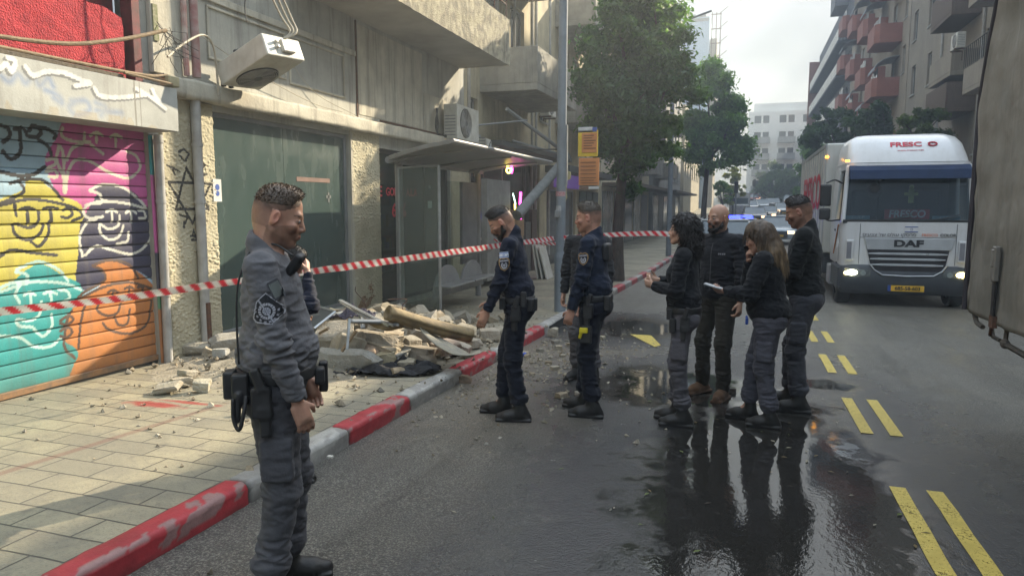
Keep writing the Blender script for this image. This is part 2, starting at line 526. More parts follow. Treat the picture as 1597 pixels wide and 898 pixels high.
def np_mesh(name, V, Fq, mats, parent=None, col=None, local=True, smooth=True):
    me = bpy.data.meshes.new(name)
    me.vertices.add(len(V)); me.vertices.foreach_set('co', V.astype(np.float32).ravel())
    me.loops.add(Fq.size); me.loops.foreach_set('vertex_index', Fq.astype(np.int32).ravel())
    k = Fq.shape[1]
    me.polygons.add(len(Fq)); me.polygons.foreach_set('loop_start', np.arange(0, Fq.size, k, dtype=np.int32))
    me.polygons.foreach_set('loop_total', np.full(len(Fq), k, dtype=np.int32))
    me.polygons.foreach_set('use_smooth', np.full(len(Fq), smooth))
    me.update(calc_edges=True)
    if col is not None: set_col(me, col)
    me.materials.append(mats)
    o = bpy.data.objects.new(name, me); COL.objects.link(o)
    if parent is not None:
        o.parent = parent
        if not local: o.matrix_parent_inverse = world_matrix(parent).inverted()
    return o
def grid_normals(V, D, lo, h):
    G = (V-lo)/h; n = np.array(D.shape)-2
    def smp(P):
        i = np.clip(P.astype(int), 0, n); f = np.clip(P-i, 0, 1)
        r = 0
        for a in (0, 1):
            for b in (0, 1):
                for c in (0, 1):
                    w = (f[:, 0] if a else 1-f[:, 0])*(f[:, 1] if b else 1-f[:, 1])*(f[:, 2] if c else 1-f[:, 2])
                    r = r+w*D[i[:, 0]+a, i[:, 1]+b, i[:, 2]+c]
        return r
    g = np.stack([smp(G+e)-smp(G-e) for e in np.eye(3)], 1)
    return g/(np.linalg.norm(g, axis=1, keepdims=True)+1e-9), smp

def ik(a, t, l1, l2, pole):
    a, t = np.array(a, float), np.array(t, float)
    d = t-a; L = np.linalg.norm(d)
    if L > (l1+l2)*.995: t = a+d/L*(l1+l2)*.995; d = t-a; L = np.linalg.norm(d)
    x = (l1*l1-l2*l2+L*L)/(2*L); y = math.sqrt(max(l1*l1-x*x, 0)); u = d/L
    p = np.array(pole, float); p = p-u*(p@u); p /= np.linalg.norm(p)
    return a+u*x+p*y, t

M_SKIN = mat('skin', (1, 1, 1), (.86, .80, .78), rough=.52, scale=30, vcol=True, bump=.15, bscale=220, bdist=.002)
M_SKIN.node_tree.nodes['Principled BSDF'].inputs['Subsurface Weight'].default_value = .12
M_SKIN.node_tree.nodes['Principled BSDF'].inputs['Subsurface Radius'].default_value = (.012, .005, .003)
M_HAIR = mat('hair', (1, 1, 1), (.55, .55, .55), rough=.55, scale=60, vcol=True, bump=.6, bscale=160, bdist=.004, stretch=(1, 1, .3))
M_CLOTH = mat('uniform_cloth', (1, 1, 1), (.78, .78, .80), rough=.85, scale=5, vcol=True, bump=.55, bscale=26, bdist=.012, sheen=.08, spec=.2)
M_GEAR = mat('black_nylon', (.012, .012, .013), (.02, .02, .021), rough=.55, scale=12, bump=.3, bscale=200, bdist=.002)
M_BOOT = mat('boot_leather', (.007, .007, .007), (.014, .013, .012), rough=.55, scale=14, bump=.4, bscale=90, bdist=.003)
M_PATCH = mat('embroidered_patch', (1, 1, 1), (.85, .85, .85), rough=.8, scale=20, vcol=True)
M_EYE = mat('eye', (1, 1, 1), (1, 1, 1), rough=.45, vcol=True)
M_PHONE = mat('phone_white', (.75, .76, .78), rough=.25)
M_PHONEB = mat('phone_black', (.01, .01, .012), rough=.15)
M_YEL = mat('yellow_plastic', (.75, .62, .02), rough=.4)
M_REDP = mat('red_plastic', (.5, .02, .03), rough=.4)
M_BLUEP = mat('blue_plastic', (.03, .1, .5), rough=.4)

SHIELD = [(-.5, .34), (-.25, .5), (0, .44), (.25, .5), (.5, .34), (.48, -.02), (.32, -.32), (0, -.5), (-.32, -.32), (-.48, -.02)]

def person(label, loc, rz, H=1.75, lean=0.0, twist=0.0, head=(0, 0, 0), feet=None, hands=None, poles=None, fist=(0.5, 0.5),
           palm=(None, None), wide=1.0, belly=0.0, female=False, shirt=(.02, .022, .03), pants=(.02, .022, .03), skin=(.44, .26, .18),
           hair='short', haircol=(.02, .014, .011), beard=0, beardcol=None, jacket=False, boots=True, bootcol=(.012, .011, .010), res=.0055,
           loose=0.0, pants_fit=1.0, belt=True, collar=True, extra=None, hip_shift=0.0, kneepole=((.1, 1, 0), (-.1, 1, 0)), bootsz=1.0):
    s = H/1.75
    root = thing('person', label, 'person', (loc[0], loc[1], zg(loc[1])), rz); root.scale = (s, s, s)
    feet = feet or ((.11, 0, 0), (-.11, 0, 0))          # right, left: x, y, yaw (degrees, + turns the toe outwards)
    hx = hip_shift
    hipz = .91 if not female else .92
    T = rotm(-lean, 0, -twist)                          # trunk leans forwards about the hips
    piv = v3(hx, 0, hipz+.06)
    tt = lambda p: T @ (np.array(p, float)-v3(0, 0, hipz+.06)) + piv
    sw = (.180 if not female else .160)*wide
    sho = [tt((sw, -.01, 1.425)), tt((-sw, -.01, 1.425))]
    hands = hands or ((.27, .05, .82), (-.27, .05, .82))
    poles = poles or ((.5, -1, 0), (-.5, -1, 0))
    el, wr = [], []
    for i in (0, 1):
        e, w = ik(sho[i], hands[i], .285, .255, poles[i]); el.append(e); wr.append(w)
    hip = [v3(hx+.088, 0, hipz), v3(hx-.088, 0, hipz)]
    ank = [v3(feet[0][0], feet[0][1], .095), v3(feet[1][0], feet[1][1], .095)]
    kn = []
    for i in (0, 1):
        k_, a_ = ik(hip[i], ank[i], .415, .405, kneepole[i]); kn.append(k_)
        ank[i] = a_
    # ---- head frame
    neck0 = tt((0, -.015, 1.44)); hc_ = tt((0, .02, 1.632))
    HR = T @ rotm(0, 0, head[1]) @ rotm(-head[0], head[2], 0)
    piv2 = tt((0, -.01, 1.53))
    hp = lambda p: piv2 + HR @ (np.array(p, float)+v3(0, .03, .102))
    HL = lambda P: (P-piv2) @ HR - v3(0, .03, .102)     # world -> head local
    # ---- body
    B = Blob()
    fem = .94 if female else 1.0
    def headprims(Q, g=0.0):
        Q.ball(hp((0, -.018, .036)), (.074*fem+g, .094+g, .083+g), .03, rot=HR)
        Q.ball(hp((0, .020, -.035)), (.058*fem+g, .062+g, .075+g), .03, rot=HR)
        Q.ball(hp((0, -.05, -.01)), (.062+g, .06+g, .07+g), .03, rot=HR)
        for sx in (-1, 1):
            Q.cone(hp((sx*.052*fem, -.005, -.06)), hp((sx*.014, .062, -.098)), .017+g, .015+g, .03)
            Q.ball(hp((sx*.036, .060, -.028)), (.022+g, .020+g, .02+g), .02, rot=HR)
        Q.ball(hp((0, .066, -.100)), (.021+g, .018+g, .017+g), .02, rot=HR)
        return Q
    headprims(B)
    B.cone(hp((-.033, .068, .022)), hp((.033, .068, .022)), .012, .012, .018)
    for sx in (-1, 1):
        B.ball(hp((sx*.032, .092, -.001)), (.018, .014, .013), .012, '-', rot=HR)
        B.ball(hp((sx*.032, .068, -.001)), (.0145, .0145, .0125), .006, rot=HR)
    B.cone(hp((0, .078, .010)), hp((0, .099, -.030)), .0080, .0110, .014)
    for sx in (-1, 1): B.ball(hp((sx*.012, .092, -.034)), (.009, .011, .008), .006, rot=HR)
    B.ball(hp((0, .078, -.058)), (.028, .016, .022), .015, rot=HR)
    B.ball(hp((0, .089, -.060)), (.022, .009, .0055), .005, rot=HR)
    B.ball(hp((0, .088, -.069)), (.019, .009, .0065), .005, rot=HR)
    for sx in (-1, 1):
        er = HR @ rotm(R(-12), 0, sx*R(-22))
        B.ball(hp((sx*.079*fem, -.010, -.008)), (.0085, .019, .032), .006, rot=er)
        B.ball(hp((sx*.088*fem, -.004, -.004)), (.006, .010, .018), .005, '-', rot=er)
    nr = (.056 if not female else .047)*(1+.15*(wide-1)*3)
    B.cone(hp((0, -.030, -.05)), neck0, nr, nr*1.06, .03)
    nz = 1.0 if not female else .93
    B.ball(tt((0, -.005, 1.27)), (.130*wide*nz, .080*wide, .18), .05, rot=T)
    B.ball(tt((0, 0, 1.05)), (.13*wide, .09*wide+belly*.5, .16), .05, rot=T)
    B.cone(tt((-.11*wide, -.012, 1.425)), tt((.11*wide, -.012, 1.425)), .05, .05, .05)
    B.ball((hx, -.005, .93), (.14*wide, .10*wide, .11), .04)
    aw = wide**.7
    for i in (0, 1):
        sg = 1 if i == 0 else -1
        B.cone(sho[i], el[i], .038*aw, .030*aw, .03); B.cone(el[i], wr[i], .030*aw, .024, .02)
        B.cone(hip[i], kn[i], .075*wide, .05, .03); B.cone(kn[i], ank[i], .05, .036, .02)
        # hand
        dr = wr[i]-el[i]; dr /= np.linalg.norm(dr)
        pn = np.array(palm[i], float) if palm[i] is not None else v3(-sg, 0, 0)     # palm faces the thigh
        pn = pn-dr*(pn@dr); pn /= np.linalg.norm(pn)
        side = np.cross(dr, pn)*(-sg)
        # side points to the thumb
        if side @ v3(0, 1, .25) < 0: side = -side
        cn = wr[i]
        B.cone(cn+dr*.015, cn+dr*.075, .021, .024, .012, sq=None)
        B.box(cn+dr*.062, (.036, .013, .044), .012, .012, rot=np.stack([side, pn, dr], 1))
        fc = fist[i]
        for j, (o_, L) in enumerate(((.028, .072), (.0095, .080), (-.0095, .074), (-.027, .058))):
            p0 = cn+dr*.098+side*o_; ang = 0; d_ = dr.copy()
            for q, fr in enumerate((.42, .33, .25)):
                ang += fc*(.9 if q == 0 else 1.25)*(1+.08*j)
                d_ = dr*math.cos(ang)+pn*math.sin(ang)
                p1 = p0+d_*L*fr
                B.cone(p0, p1, .0092-.0008*q, .0088-.001*q, .0035); p0 = p1
        t0 = cn+dr*.03+side*.026+pn*.006
        t1 = t0+(dr*.62+side*.62+pn*.35*fc)*.040; t2 = t1+(dr*.9+side*.15+pn*(.2+.6*fc))*.030
        B.cone(t0, t1, .012, .0105, .008); B.cone(t1, t2, .0105, .008, .004)
        # bare foot inside the boot
        B.cone(ank[i], (ank[i][0], ank[i][1]+.08, .05), .036, .03, .02)
    D, lo, h = B.grid(res)
    V, Fq = surface_nets(D, lo, h)
    N, smp = grid_normals(V, D, lo, h)
    L = HL(V)
    col = np.tile(np.array(skin), (len(V), 1))
    onhead = (np.abs(L[:, 0]) < .11) & (np.abs(L[:, 1]) < .14) & (np.abs(L[:, 2]) < .14)
    def blend(mask, c, a=1.0):
        w = np.clip(mask, 0, 1)[:, None]*a
        return col*(1-w)+np.array(c)*w
    g = lambda c, r: np.exp(-(((L-np.array(c))/np.array(r))**2).sum(1))
    red = (skin[0]*1.05, skin[1]*.72, skin[2]*.70)
    for sx in (-1, 1):
        col = blend(g((sx*.042, .06, -.035), (.025, .05, .022)), red, .5)
        col = blend(g((sx*.088, -.005, -.005), (.02, .03, .04)), red, .7)
    col = blend(g((0, .105, -.03), (.015, .02, .015)), red, .6)
    col = blend((g((0, .092, -.064), (.024, .02, .010)) > .42)*1.0, (skin[0]*.85, skin[1]*.50, skin[2]*.52), .8)
    col = blend((g((0, .094, -.0645), (.026, .02, .0022)) > .4)*1.0, (.06, .02, .02), .8)
    hcx = beardcol or haircol
    for sx in (-1, 1):
        bx = (L[:, 0]*sx-.032)/.021; bz = (L[:, 2]-.0235+.004*bx*bx)/.0048
        col = blend(((bx*bx+bz*bz < 1) & (L[:, 1] > .04))*1.0, haircol if haircol[0] < .2 else (.1, .06, .04), .85)
        ex = (L[:, 0]*sx-.032)/.0155; ez = (L[:, 2]+.001)/.0065
        col = blend(((ex*ex+ez*ez < 1) & (L[:, 1] > .05))*1.0, (.05, .03, .025), .75)
    stub = onhead & (L[:, 2] < -.030-.3*(.03-L[:, 1]).clip(-.05, .05)) & (L[:, 2] > -.13) & (L[:, 1] > -.035)
    lipz = g((0, .092, -.064), (.028, .02, .013)) > .35
    jn = vnoise(L, 160, 3, 2)
    if beard: col = blend((stub & ~lipz)*(.75+.25*jn), hcx, min(beard, 1)*.75)
    # shaved sides and nape / scalp stubble
    cap = onhead & (L[:, 2] > .006+.62*(L[:, 1]+.02).clip(-.2, .2)*1.0) & (L[:, 1] < .062) & (np.abs(L[:, 0]) < .12) & ~((np.abs(L[:, 0]) > .07) & (L[:, 2] < .022) & (np.abs(L[:, 1]+.01) < .022))
    cap |= onhead & (L[:, 1] < -.03) & (L[:, 2] > -.055)
    if hair in ('short', 'fade'): col = blend(cap*(.8+.2*jn)*np.clip(.62+(L[:, 2]-.005)/.05, .45, 1), tuple(q*.35 for q in haircol), 1.0)
    if hair == 'bald': col = blend(cap*(np.clip(.5-(L[:, 2]-.0)/.1, 0, 1)), haircol, .25)
    body = np_mesh('body', V, Fq, M_SKIN, root, col)
    # ---- eyes
    for sx in (-1, 1):
        m = MB(); c = hp((sx*.032, .0715, -.001)); m.sphere((0, 0, 0), .0125, 14)
        P = np.array(m.v) @ rotm(0, 0, 0).T
        Pl = P.copy(); r_ = np.hypot(Pl[:, 0], Pl[:, 2])
        cc = np.where((r_ < .0078)[:, None], np.array([[.035, .02, .012]]), np.array([[.20, .18, .17]])); cc[Pl[:, 1] < 0] = (.5, .5, .5)
        m.v = [tuple(c+HR @ q) for q in P]
        o = m.build('eye', M_EYE, None, smooth='all', fix=False); o.parent = root; set_col(o.data, cc)
    # ---- hair
    def put(name, Q, hh, mats_, colr, amp=0.0, freq=30, seed=0, fn=None, tex=.25, lo_=None, hi_=None):
        D_, l_, h_ = Q.grid(hh, lo_, hi_)
        V_, F_ = surface_nets(D_, l_, h_)
        if len(V_) == 0: return None, None, None
        N_, s_ = grid_normals(V_, D_, l_, h_)
        if fn is not None: V_ = V_+N_*fn(V_)[:, None]
        if amp: V_ = V_+N_*(vnoise(V_, freq, seed, 3)*amp)[:, None]
        c_ = np.tile(np.array(colr, float), (len(V_), 1)) if not callable(colr) else colr(V_, N_)
        c_ = c_*(1+tex*vnoise(V_, 45, seed+5, 2))[:, None]
        if name in ('hair', 'beard'):
            rs_ = np.random.RandomState(len(V_)); kind = hair if name == 'hair' else 'beard'
            n_s, L_, wd, dn = {'curly': (4200, .040, .0020, 1.5), 'straight': (3600, .085, .0020, 1.6), 'beard': (900, .010, .0016, .4)}.get(kind, (2200, .008, .0015, -.10))
            k_ = rs_.randint(0, len(V_), n_s); p0 = V_[k_]; nn = N_[k_]
            dr = nn*(.9 if kind not in ('straight',) else .25)+np.array([0, 0, -dn])+rs_.normal(size=(n_s, 3))*({'straight': .10, 'curly': .55}.get(kind, .30))
            if kind == 'straight':
                Lr = HL(p0); kp = ~((Lr[:, 1] > .0) & (Lr[:, 2] < .06) & (Lr[:, 2] > -.14)); p0, nn, dr, k_ = p0[kp], nn[kp], dr[kp], k_[kp]; n_s = len(p0)
            if kind not in ('curly', 'straight', 'beard'): dr = dr+(HR @ v3(0, .25, .25))
            dr /= np.linalg.norm(dr, axis=1, keepdims=True); ln = L_*(.5+.8*rs_.rand(n_s))[:, None]
            if kind == 'fade': ln = ln*np.clip(((HL(p0) @ v3(0, -.215, .977))-.040)/.02, .15, 1)[:, None]
            sd2 = np.cross(dr, rs_.normal(size=(n_s, 3))); sd2 /= np.linalg.norm(sd2, axis=1, keepdims=True)
            bend = np.array([0, 0, -1.])*(.35 if dn > .5 else .05)+(rs_.normal(size=(n_s, 3))*.5 if kind == 'curly' else 0)
            a0 = p0-nn*.002; a1 = p0+dr*ln*.5+nn*.001; a2 = p0+dr*ln+bend*ln*.5
            w_ = sd2*wd
            SV = np.stack([a0-w_, a0+w_, a1-w_, a1+w_, a2], 1).reshape(-1, 3); b_ = len(V_)+5*np.arange(n_s)[:, None]
            SF = np.concatenate([b_+np.array([[0, 1, 3, 2]]), b_+np.array([[2, 3, 4, 4]])])
            sc2 = np.repeat(c_[k_]*(.7+.9*rs_.rand(n_s))[:, None], 5, axis=0)
            me = bpy.data.meshes.new(name); V2_ = np.concatenate([V_, SV]); tri = b_+np.array([[2, 3, 4]])
            me.from_pydata(V2_.tolist(), [], F_.tolist()+(b_+np.array([[0, 1, 3, 2]])).tolist()+tri.tolist()); me.polygons.foreach_set('use_smooth', [True]*len(me.polygons))
            set_col(me, np.clip(np.concatenate([c_, sc2]), 0, 1)); me.materials.append(mats_)
            o_ = bpy.data.objects.new(name, me); COL.objects.link(o_); o_.parent = root
            return o_, (D_, l_, h_), N_
        return np_mesh(name, V_, F_, mats_, root, np.clip(c_, 0, 1)), (D_, l_, h_), N_
    if hair in ('short', 'swept'):
        Q = Blob()
        Q.ball(hp((0, -.017, .041)), (.077, .098, .088 if hair == 'short' else .094), .02, rot=HR)
        Q.ball(hp((0, .035, .090)), (.05, .045, .030 if hair == 'short' else .036), .03, rot=HR)
        n1 = HR @ v3(0, .80, -.60); Q.cut(hp((0, .070, .083)), n1)
        Q.cut(hp((0, .0, .036)), HR @ v3(0, .22, -1))
        put('hair', Q, .004, M_HAIR, haircol, .0035, 110, 1)
    if hair == 'fade':
        Q = Blob()
        Q.ball(hp((0, -.018, .0385)), (.0765, .0965, .0860), .02, rot=HR)
        Q.ball(hp((0, .022, .092)), (.050, .050, .030), .03, rot=HR)
        Q.cut(hp((0, 0, .044)), HR @ v3(0, .22, -1)); Q.cut(hp((0, .054, .09)), HR @ v3(0, 1, -.40))
        put('hair', Q, .004, M_HAIR, haircol, .0020, 120, 1, lambda P: -.0030*np.exp(-np.clip((HL(P) @ v3(0, -.215, .977))-.043, 0, 1)/.007))
    if hair == 'curly':
        Q = Blob()
        Q.ball(hp((0, -.030, .050)), (.095, .108, .095), .03, rot=HR)
        Q.ball(hp((0, -.085, -.03)), (.100, .080, .11), .05, rot=HR)
        Q.ball(hp((0, -.095, -.13)), (.095, .070, .10), .05)
        for sx in (-1, 1): Q.ball(hp((sx*.070, -.045, -.05)), (.035, .050, .10), .04, rot=HR)
        Q.ball(hp((0, .09, -.02)), (.060, .075, .10), .015, '-', rot=HR)
        put('hair', Q, .005, M_HAIR, haircol, .011, 70, 3, lambda P: -.004*np.abs(vnoise(P, 160, 9, 1)))
    if hair == 'straight':
        Q = Blob()
        Q.ball(hp((0, -.022, .044)), (.086, .104, .093), .03, rot=HR)
        Q.ball(hp((0, -.055, -.03)), (.092, .082, .10), .05, rot=HR)
        Q.ball(tt((0, -.085, 1.47)), (.110, .060, .10), .08); Q.cone(hp((0, -.07, .0)), tt((0, -.09, 1.40)), .085, .09, .06)
        Q.cone(hp((-.062, -.03, -.02)), tt((-.120, .03, 1.25)), .026, .015, .04); Q.cone(hp((.062, -.03, -.02)), tt((.10, .04, 1.28)), .026, .015, .04)
        Q.ball(hp((0, .105, -.045)), (.085, .085, .105), .012, '-', rot=HR)
        def hcol(P, n_):
            w = np.clip((hp((0, 0, .02))[2]-P[:, 2])/.22, 0, 1)[:, None]
            st = (.75+.35*vnoise(P*np.array([1, 1, .12]), 190, 4, 2))[:, None]
            return (np.array(haircol)*(1-w)+np.array((.34, .23, .12))*w)*st
        put('hair', Q, .005, M_HAIR, hcol, .004, 60, 3, lambda P: .003*vnoise(P*np.array([1, 1, .12]), 170, 8, 1))
    if beard >= 1:
        Q = Blob()
        for sx in (-1, 1):
            Q.cone(hp((sx*.058, -.0, -.035)), hp((sx*.050, .012, -.070)), .012, .018, .02)
            Q.cone(hp((sx*.050, .012, -.070)), hp((sx*.018, .064, -.104)), .020, .020, .02)
            Q.cone(hp((sx*.006, .094, -.050)), hp((sx*.030, .078, -.068)), .0065, .010, .008)
        Q.ball(hp((0, .070, -.106)), (.030, .024, .022), .02, rot=HR)
        Q.ball(hp((0, .096, -.065)), (.022, .02, .010), .004, '-', rot=HR)
        put('beard', Q, .0035, M_HAIR, hcx, .003, 150, 2)
    # ---- jacket / shirt
    J = Blob(); lz = loose
    J.ball(tt((0, 0, 1.275)), (.165*wide*nz+lz, .112*wide+lz, .195), .05, rot=T)
    if female:
        for sx in (-1, 1): J.ball(tt((sx*.07, .075*wide, 1.27)), (.07, .06, .07), .05, rot=T)
    J.cone(tt((-.105*wide, -.012, 1.430)), tt((.105*wide, -.012, 1.430)), .060+lz*.5, .060+lz*.5, .05)
    J.cone(tt((0, -.02, 1.44)), tt((0, -.018, 1.475)), .075, .066, .03)
    J.ball(tt((0, .012+belly*.4, 1.09)), (.148*wide*(.95 if female else 1)+lz, .108*wide+belly+lz, .18), .06, rot=T)
    hemz = .90 if jacket else .975
    J.ball(v3(hx, 0, hemz+.08), (.160*wide+lz+.006, .122*wide+lz+.004+belly*.5, .13), .05)
    for i in (0, 1):
        J.cone(sho[i], el[i], .060*aw+lz*.5, .052*aw+lz*.5, .035)
        cf = wr[i]+(el[i]-wr[i])/np.linalg.norm(el[i]-wr[i])*.012
        J.cone(el[i], cf, .052*aw+lz*.5, .036+lz*.3, .02)
        dd = (wr[i]-el[i])/np.linalg.norm(wr[i]-el[i])
    if collar:
        J.cone(hp((0, -.035, -.120)), neck0+v3(0, 0, .01), nr+.010, nr+.022, .01)
    D_, l_, h_ = J.grid(.0065 if res > .005 else .0055)
    ax = [l_[k]+h_*np.arange(D_.shape[k]) for k in range(3)]
    P = np.stack(np.meshgrid(*ax, indexing='ij'), -1).astype(np.float32)
    # hem: torso part ends at the hem, sleeves go on; the neck opening
    darm = np.full(D_.shape, 9.0, np.float32)
    for i in (0, 1):
        A = Blob().cone(sho[i], el[i], .07*aw+lz, .06*aw+lz, .01).cone(el[i], wr[i], .06*aw+lz, .045+lz, .01)
        for pr in A.p: darm = np.minimum(darm, A._d(pr, P).astype(np.float32))
        dd = (wr[i]-el[i])/np.linalg.norm(wr[i]-el[i])
        near = np.linalg.norm(P-wr[i], axis=-1)-.07
        D_ = np.maximum(D_, np.minimum(((P-wr[i])@dd)+.004, -near).astype(np.float32))
    hem = (hemz-P[..., 2]).astype(np.float32)
    D_ = np.maximum(D_, np.minimum(hem, darm+.0))
    nkt = hp((0, -.035, -.112)); nup = HR @ v3(0, .42, 1); nup /= np.linalg.norm(nup)
    inneck = np.linalg.norm((P-nkt)-((P-nkt)@nup)[..., None]*nup, axis=-1) < .14
    D_ = np.where(inneck, np.maximum(D_, ((P-nkt)@nup).astype(np.float32)), D_)
    V_, F_ = surface_nets(D_, l_, h_)
    N_, _s = grid_normals(V_, D_, l_, h_)
    seed = int(abs(loc[0]*37+loc[1]*91)) % 97
    def wrinkle(Pp):
        w = np.zeros(len(Pp))
        for i in (0, 1):
            for c, r_, a_ in ((el[i], .10, .011), (wr[i]+(el[i]-wr[i])*.2, .07, .006), (sho[i]-v3(0, 0, .09), .09, .007)):
                w += a_*np.exp(-((Pp-c)**2).sum(1)/r_**2)
        w += .008*np.exp(-((Pp[:, 2]-1.05)/.09)**2)+.0035
        n_ = 1-np.abs(vnoise(Pp*np.array([.7, .7, 1.8]), 34, seed, 3))*2.6
        return w*n_
    V_ = V_+N_*np.maximum(wrinkle(V_)*.95, -.0045)[:, None]
    sc_ = np.tile(np.array(shirt, float), (len(V_), 1))*(1+.12*vnoise(V_, 18, seed, 3))[:, None]
    jk = np_mesh('jacket' if jacket else 'shirt', V_, F_, M_CLOTH, root, np.clip(sc_, 0, 1))
    jgrid = (D_, l_, h_)
    # ---- trousers
    Tq = Blob(); pf = pants_fit
    Tq.ball((hx, 0, .955), (.155*wide, .115*wide+belly*.3, .115), .04)
    for sx in (-1, 1): Tq.ball((hx+sx*.072, -.055*wide, .905), (.085*wide, .080*wide, .095), .05)
    for i in (0, 1):
        sg = 1 if i == 0 else -1
        Tq.cone(hip[i], kn[i], .092*wide*pf, .068*pf, .035)
        a_ = ank[i]+(kn[i]-ank[i])*(.20 if boots else .02)
        Tq.cone(kn[i], a_, .068*pf, .060*pf, .03)
        if boots: Tq.ball(a_+v3(0, -.004, .02), (.068*pf, .070*pf, .045), .03)
        mid = hip[i]*.45+kn[i]*.55
        if pants[0] > .04: Tq.box(mid+v3(sg*.072*wide, 0, -.03), (.022, .062, .085), .014, .012)
    Tq.cut((0, 0, 1.015), (0, 0, 1))
    D2, l2, h2 = Tq.grid(.0065 if res > .005 else .0055)
    V2, F2 = surface_nets(D2, l2, h2); N2, _ = grid_normals(V2, D2, l2, h2)
    w = np.full(len(V2), .003)
    for i in (0, 1):
        for c, r_, am in ((kn[i], .11, .009), (ank[i]+v3(0, 0, .13), .10, .013), (hip[i]+v3(0, .05, -.02), .10, .009)):
            w += am*np.exp(-((V2-c)**2).sum(1)/r_**2)
    V2 = V2+N2*(.95*w*(1-np.abs(vnoise(V2*np.array([.7, .7, 1.7]), 33, seed+3, 3))*2.6))[:, None]
    pc = np.tile(np.array(pants, float), (len(V2), 1))*(1+.13*vnoise(V2, 14, seed, 3))[:, None]
    np_mesh('trousers', V2, F2, M_CLOTH, root, np.clip(pc, 0, 1))
    # ---- boots
    for i in (0, 1):
        sg = 1 if i == 0 else -1; yw = -feet[i][2]*math.pi/180*sg; f_ = v3(math.sin(-yw)*1, math.cos(yw), 0); a_ = ank[i].copy()
        bs = bootsz
        Q = Blob(); a0 = v3(a_[0], a_[1], 0)
        heel = a0-f_*.055*bs+v3(0, 0, .035); ball_ = a0+f_*.10*bs+v3(0, 0, .034); toe = a0+f_*.165*bs+v3(0, 0, .032)
        Q.cone(heel, ball_, .037, .046, .02); Q.cone(ball_, toe, .046, .034, .02)
        Q.cone(a0+v3(0, 0, .085)-f_*.012, ball_+v3(0, 0, .01), .048, .034, .04)
        if boots: Q.cone(a0-f_*.012+v3(0, 0, .07), a0+(kn[i]-a_)*.40+v3(0, 0, .06), .047, .050, .03)
        Q.cut((0, 0, .0), (0, 0, -1))
        # sole ledge
        Q.p.append(('box', a0+f_*.05*bs+v3(0, 0, .014), np.array((.049, .145*bs, .014)), rotm(0, 0, -math.atan2(f_[0], f_[1])), .012, .006, '+', None))
        put('boot', Q, .006, M_CLOTH if not boots else M_BOOT, bootcol, .0025, 50, 5+i)
    # ---- belt
    if belt:
        Q = Blob(); bz = .955
        Q.ball(v3(hx, 0, bz+.02), (.160*wide+lz+.020, .122*wide+lz+.018+belly*.5, .13), .05)
        Q.cut((0, 0, bz+.052), (0, 0, 1)); Q.cut((0, 0, bz), (0, 0, -1))
        put('belt', Q, .006, M_GEAR, (.01, .01, .01), .001, 40, 1)
    info = dict(root=root, hp=hp, tt=tt, HR=HR, T=T, sho=sho, el=el, wr=wr, hip=hip, kn=kn, ank=ank, jgrid=jgrid, tgrid=(D2, l2, h2), s=s, hx=hx, wide=wide, put=put)
    return info

def decal(info, name, grid, origin, direction, up, w, h, paint, mats=None, off=.004, n=56):
    """small embroidered patch that lies on the garment: rays from origin along direction find the cloth"""
    D, lo, hh = grid; d = np.array(direction, float); d /= np.linalg.norm(d)
    u = np.array(up, float); u = u-d*(u@d); u /= np.linalg.norm(u); r = np.cross(d, u)
    a = np.linspace(-.5, .5, n); A, Bv = np.meshgrid(a, a, indexing='ij')
    P = np.array(origin)+(-r)*0+A[..., None]*r*w+Bv[..., None]*u*h
    P = P.reshape(-1, 3); nmx = np.array(D.shape)-2
    def smp(Q):
        G = (Q-lo)/hh; i = np.clip(G.astype(int), 0, nmx); f = np.clip(G-i, 0, 1); s_ = 0
        for x in (0, 1):
            for y in (0, 1):
                for z in (0, 1):
                    ww = (f[:, 0] if x else 1-f[:, 0])*(f[:, 1] if y else 1-f[:, 1])*(f[:, 2] if z else 1-f[:, 2])
                    s_ = s_+ww*D[i[:, 0]+x, i[:, 1]+y, i[:, 2]+z]
        return s_
    t = np.zeros(len(P)); hit = np.zeros(len(P), bool)
    for k in range(160):
        v = smp(P+d*t[:, None]); hit |= (v < .004)
        t = np.where(hit, t, t+.002)
    Q = P+d*(t-off)[:, None]
    tm = np.median(t); Q = np.where((np.abs(t-tm) < .05)[:, None], Q, P+d*(tm-off))
    C, mask = paint(A, Bv)
    idx = np.arange(n*n).reshape(n, n)
    f = np.stack([idx[:-1, :-1], idx[1:, :-1], idx[1:, 1:], idx[:-1, 1:]], -1).reshape(-1, 4)
    mk = mask.ravel()[f].all(1); f = f[mk]
    used = np.unique(f); mp = np.full(n*n, -1); mp[used] = np.arange(len(used))
    return np_mesh(name, Q[used], mp[f], mats or M_PATCH, info['root'], C.reshape(-1, 3)[used])

def paint_badge(ring, ground, inner, shape=SHIELD):
    def f(A, B):
        X, Y = A, B
        ins = in_poly(X, Y, shape)
        C = np.tile(np.array(ring, float), X.shape+(1,))
        i2 = in_poly(X/.86, Y/.88, shape); C[i2] = ground
        C[(in_poly(X/.80, Y/.82, shape)) & (Y > .20) & (np.abs(np.sin(X*38)) > .35) & (Y < .30)] = inner
        rr = np.hypot(X, (Y+.08)*1.05)
        C[(rr < .27) & (rr > .17) & ~((Y+.08 > .12) & (np.abs(X) < .12))] = inner
        C[(rr < .12) & (np.abs(np.sin(np.arctan2(Y+.08, X)*3)) > .35)] = inner
        return C, ins
    return f
def paint_flag(A, B):
    C = np.full(A.shape+(3,), (.62, .66, .72)); C[(np.abs(B) > .28) & (np.abs(B) < .42)] = (.05, .14, .42)
    rr = np.hypot(A*1.5, B); C[(rr < .17) & (rr > .09)] = (.05, .14, .42)
    return C, np.ones(A.shape, bool)
